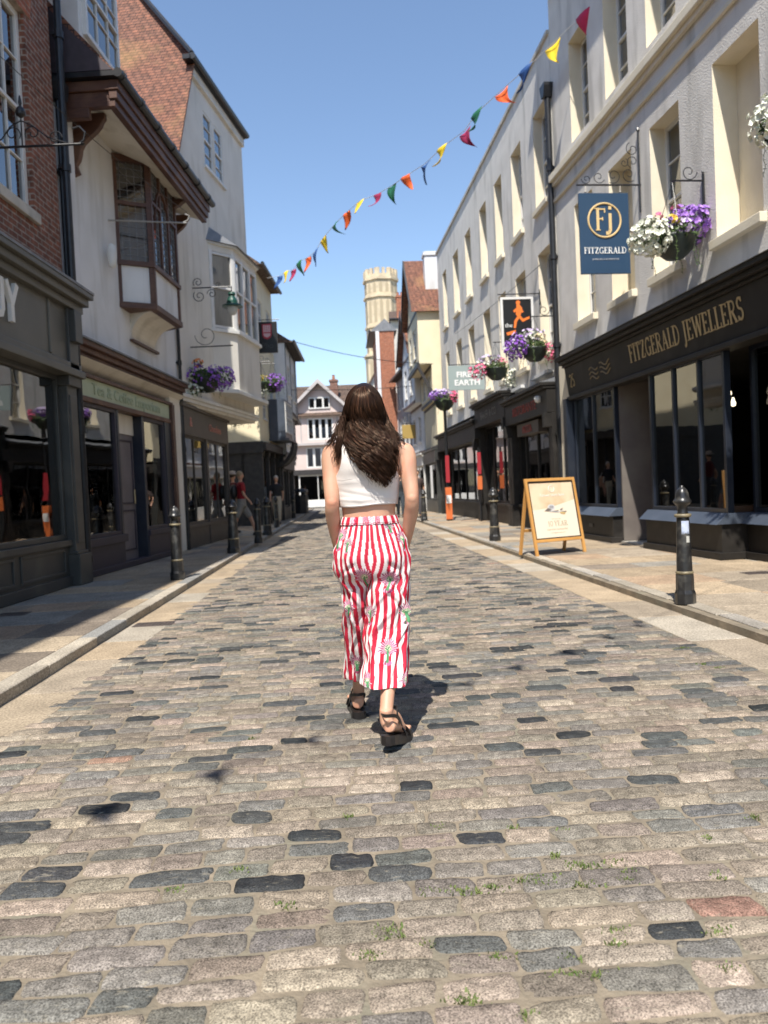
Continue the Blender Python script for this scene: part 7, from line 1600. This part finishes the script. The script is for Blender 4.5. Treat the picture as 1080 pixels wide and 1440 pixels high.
for ci in range(NC):
    s0 = hr.uniform(-1, 1); s0 = math.copysign(abs(s0) ** .85, s0) * .93
    ztop = min(HT_[-1][0] - .002, 1.665 - .085 * abs(s0) ** 2.2 + hr.uniform(-.01, 0)); 
    zend = zy(interp(ZEND, s0)[0]) + abs(hr.gauss(0, .028)) - .014 + (hr.uniform(0, .25) if hr.random() < .22 else 0)
    amp = hr.uniform(.007, .016); lam = hr.uniform(.07, .115); ph = hr.uniform(0, 6.28); dep = hr.uniform(.25, 1.15); drift = hr.uniform(-.16, .16); ns = hr.randint(13, 20)
    cl = hr.uniform(.5, 1.6)
    for si in range(ns):
        ds = hr.gauss(0, .036); dd = hr.gauss(0, .12); pts = []; nseg = 34; ph2 = ph + hr.uniform(-.35, .35); ze = zend + abs(hr.gauss(0, .02)); w_ = hr.uniform(.0011, .0021)
        for i in range(nseg + 1):
            t = i / nseg; z = ztop + (ze - ztop) * t; g_ = min(1.2, max(0, (ztop - z - .07) / .16)); tip = 1 - .85 * max(0, (t - .4) / .6)
            cnv = max(0, min(1, (1.66 - z) / .07)); sN = (s0 * (1 if cnv >= 1 else .75 + .25 * cnv) + drift * t * t + ds * tip)
            p = hair_surface(z, max(-1.12, min(1.12, sN)), dep + dd * tip)
            wv = math.sin((ztop - z) / lam * 6.283 + ph2); p.x += amp * g_ * wv; p.y -= amp * g_ * .8 * math.cos((ztop - z) / lam * 6.283 + ph2)
            pts.append(p)
        base_c = (.020, .0095, .0065) if hr.random() < .78 else (.06, .027, .015); f = cl * hr.uniform(.75, 1.3); add_ribbon(pts, w_, tuple(q * f for q in base_c))
# side locks over the shoulders and stray hairs
for (x0, y0, x1, y1, Y1, n_s, spread) in ((483, 585, 474, 650, -.075, 60, .014), (481, 590, 466, 628, -.05, 30, .012), (480, 590, 479, 640, -.085, 50, .010), (548, 595, 562, 628, -.055, 34, .012), (550, 600, 558, 650, -.09, 50, .012), (484, 600, 489, 640, -.1, 16, .008), (478, 600, 456, 632, -.03, 10, .006), (553, 605, 571, 626, -.03, 10, .006)):
    a = wp(x0, y0, YB + .0); bb = wp(x1, y1, YB + Y1)
    for k in range(n_s):
        o1 = Vector((hr.gauss(0, spread * .7), hr.gauss(0, spread), 0)); lam, ph, amp = .06, (k // 8) * 1.3, .006; pts = []
        e = bb + Vector((hr.gauss(0, spread), hr.gauss(0, spread * .5), hr.uniform(-.02, .03)))
        for i in range(23):
            t = i / 22; p = (a + o1 * .8).lerp(e, t); p.y += -.045 * math.sin(math.pi * t) * (1 if Y1 < -.06 else .4); p.x += amp * t * math.sin(t * (a - e).length / lam * 6.283 + ph); pts.append(p)
        f = hr.uniform(.7, 1.3); add_ribbon(pts, .0013, (.034 * f, .016 * f, .010 * f))
for k in range(60):
    s0 = hr.uniform(-1, 1); pts = []; ze = hr.uniform(1.17, 1.32); zt_ = 1.5
    for i in range(20):
        t = i / 19; p = hair_surface(zt_ + (ze - zt_) * t, s0 * (1 + .12 * t), 1.4); p.x += .012 * math.sin(t * 14 + k); pts.append(p)
    add_ribbon(pts, .0007, (.03, .015, .01), .5)
# scalp hair around the sides and top, combed from the parting
for k in range(1500):
    az = hr.uniform(-2.6, 2.6); e0 = hr.uniform(1.25, 1.55); pts = []
    for i in range(12):
        t = i / 11; el = e0 + (hr.uniform(-.02, .02)) - t * (1.35 + .2 * math.cos(az)); a2 = -math.pi / 2 + az * (.25 + .75 * t ** .6)
        rx, ry, rz = .081 + .012 * t, .103, .108; pts.append(Vector((hx - .006 + rx * math.cos(el) * math.cos(a2), .006 + ry * math.cos(el) * math.sin(a2), hz + .012 + rz * math.sin(el))))
    f = hr.uniform(.7, 1.3); add_ribbon(pts, .0016, (.032 * f, .015 * f, .010 * f))
# inner mass
base_i = len(V); nz_, ns_ = 26, 14
for k in range(nz_ + 1):
    z = 1.655 - (1.655 - 1.26) * k / nz_
    for j in range(ns_ + 1):
        s = -1 + 2 * j / ns_; p = hair_surface(z, s * .90, .1); V.append(tuple(p)); Ch.append((.016, .008, .006, 1))
for k in range(nz_):
    for j in range(ns_): a = base_i + k * (ns_ + 1) + j; Fh.append((a, a + 1, a + ns_ + 2, a + ns_ + 1))
me = bpy.data.meshes.new('hair'); me.from_pydata(V, [], Fh); setcol(me, Ch); me.materials.append(hm); me.polygons.foreach_set('use_smooth', [True] * len(Fh)); me.update()
ho = bpy.data.objects.new('hair', me); COL.objects.link(ho); ho.parent = wo_
g = MB(); ellipsoid(g, (hx - .002, -.004, hz + .018), (.079, .094, .104), 24, 16); o_ = g.build('scalp_hair', hm, wo_, smooth=True); setcol(o_.data, [(.016, .008, .006, 1)] * len(g.v))
me = o_.data; bm = bmesh.new(); bm.from_mesh(me); bmesh.ops.delete(bm, geom=[v for v in bm.verts if v.co.y > .045 and v.co.z < hz + .06], context='VERTS'); bm.to_mesh(me); bm.free()
# ------------------------------------------------------------ passers-by
def ped(px, py, label, H=1.7, face=0.0, stride=.28, shirt=(.5, .02, .03), legs=(.3, .27, .22), shorts=False, dress=None, hair=(.05, .03, .02), skin=SKIN, arm=.15, cat='pedestrian', hat=None, zg=PZ, bag=None):
    p = gpt(px, py, zg); t = empty('person', p, face, label, cat, 'people walking in the far part of the street'); s = H / 1.7; K = lambda x, y, z: Vector((x, y, z)) * s
    g = MB(); ellipsoid(g, K(0, .0, 1.60), (.075 * s, .09 * s, .105 * s), 14, 10); ellipsoid(g, K(0, .085, 1.58), (.012 * s, .015 * s, .018 * s), 8, 6); limb(g, [K(0, 0, 1.38), K(0, 0, 1.5)], [.05 * s, .045 * s], 10)
    loft(g, [(0, 0, z * s, a * s, b * s) for z, a, b in ((.86, .15, .10), (.95, .15, .10), (1.08, .12, .09), (1.25, .16, .11), (1.36, .17, .09), (1.43, .08, .06))], 16)
    for k, sd in ((0, -1), (1, 1)):
        a = arm * (1 if k else -1); limb(g, [K(sd * .16, 0, 1.38), K(sd * .21, -.03 + a * .5, 1.12), K(sd * .2, a + .06, .90), K(sd * .19, a + .1, .82)], [.047 * s, .038 * s, .028 * s, .03 * s], 10)
        y = stride * (1 if k == 0 else -1); limb(g, [K(sd * .085, 0, .88), K(sd * .09, y * .55 + .04, .48), K(sd * .085, y, .09)], [.085 * s, .055 * s, .035 * s], 10); limb(g, [K(sd * .085, y - .03, .045), K(sd * .09, y + .14, .035)], [.035 * s, .028 * s], 8)
    union(g, 'body', skin, t, .016, 4)
    g = MB(); loft(g, [(0, 0, z * s, a * s, b * s) for z, a, b in ((.90, .165, .115), (1.08, .14, .105), (1.25, .178, .125), (1.37, .185, .105), (1.43, .10, .075))], 18)
    for k, sd in ((0, -1), (1, 1)):
        a = arm * (1 if k else -1); limb(g, [K(sd * .15, 0, 1.38), K(sd * .205, -.02 + a * .35, 1.18)], [.06 * s, .052 * s], 10)
    if dress: loft(g, [(0, 0, z * s, a * s, b * s) for z, a, b in ((.30, .24, .22), (.6, .21, .18), (.95, .165, .12))], 18)
    union(g, 'dress' if dress else 'shirt', M('cloth_%d_%d_%d' % tuple(int(q * 99) for q in (dress or shirt)), dress or shirt, rough=.85), t, .016, 4)
    if not dress:
        g = MB(); loft(g, [(0, 0, z * s, a * s, b * s) for z, a, b in ((.78, .17, .13), (.95, .165, .12), (1.0, .15, .11))], 16)
        for k, sd in ((0, -1), (1, 1)):
            y = stride * (1 if k == 0 else -1); e = .52 if shorts else .10; kk = [K(sd * .085, 0, .86), K(sd * .09, y * .55 + .03, .50)] + ([] if shorts else [K(sd * .088, y, .12)]); limb(g, kk, [.10 * s, .08 * s] + ([] if shorts else [.055 * s]), 12)
        union(g, 'shorts' if shorts else 'trousers', M('cloth_%d_%d_%d' % tuple(int(q * 99) for q in legs), legs, rough=.85), t, .016, 4)
    g = MB(); ellipsoid(g, K(0, -.018, 1.635), (.084 * s, .092 * s, .095 * s), 14, 10); g.build('hair', M('hair_%d_%d_%d' % tuple(int(q * 99) for q in hair), hair, rough=.6), t, smooth=True)
    for k, sd in ((0, -1), (1, 1)):
        y = stride * (1 if k == 0 else -1); g = MB(); loft(g, [(sd * .088 * s, (y + .055) * s, 0.0, .048 * s, .135 * s), (sd * .088 * s, (y + .055) * s, .05 * s, .045 * s, .13 * s), (sd * .088 * s, (y + .02) * s, .085 * s, .035 * s, .07 * s)], 14); g.build('shoe', MATS['bin_black'], t, smooth=True)
    if hat: g = MB(); g.lathe([(.16 * s, 1.66 * s), (.155 * s, 1.67 * s), (.09 * s, 1.68 * s), (.085 * s, 1.75 * s), (0, 1.77 * s)], 16); g.build('hat', M('hat_pale', hat, rough=.8), t, smooth=True)
    if bag: g = MB(); ellipsoid(g, K(0, -.19, 1.18), (.14 * s, .10 * s, .2 * s), 12, 8); g.build('backpack', MATS['bin_black'], t, smooth=True)
    return t
ped(342, 754, 'person in red shirt and grey shorts with a black backpack on the left', 1.72, R(-75), .34, (.30, .01, .015), (.26, .24, .21), shorts=True, bag=True, hair=(.35, .25, .15))
ped(331, 750, 'person in dark red partly hidden behind the one in the red shirt', 1.75, R(-30), .15, (.10, .012, .015), (.05, .05, .06), hat=(.5, .42, .36))
ped(391, 737, 'person in black top and beige trousers on the far left pavement', 1.72, R(180), .15, (.02, .02, .022), (.45, .38, .28), hair=(.5, .45, .4))
ped(378, 736, 'person in a white top beside the row of left bollards', 1.62, R(180), .12, (.7, .68, .65), (.5, .28, .22), hair=(.3, .2, .12))
ped(406, 719, 'person in a long white dress far off at the left junction', 1.62, R(20), .1, dress=(.8, .78, .75), zg=.0)
ped(397, 717, 'small person in grey behind the one in the white dress', 1.7, R(200), .2, (.35, .35, .36), (.1, .1, .12), zg=.0)
ped(446, 713, 'person in pale pink far off below the pink gabled house', 1.62, R(160), .2, (.75, .52, .5), (.7, .6, .58), zg=.0)
ped(453, 713, 'person in white beside the pale pink one, far off', 1.7, R(200), .2, (.75, .73, .7), (.55, .4, .33), shorts=True, zg=.0)
ped(474, 714, 'person in cream half hidden by the arm of the woman', 1.65, R(180), .2, (.72, .66, .58), (.6, .55, .5), zg=.0)
ped(564, 728, 'person in black seen between the torso and right arm of the woman', 1.72, R(180), .2, (.02, .025, .03), (.03, .04, .05), zg=.0, hair=(.02, .015, .01))
ped(589, 728, 'person in dark brown clothes just right of the elbow of the woman', 1.7, R(170), .2, (.06, .04, .035), (.05, .045, .05), zg=PZ)
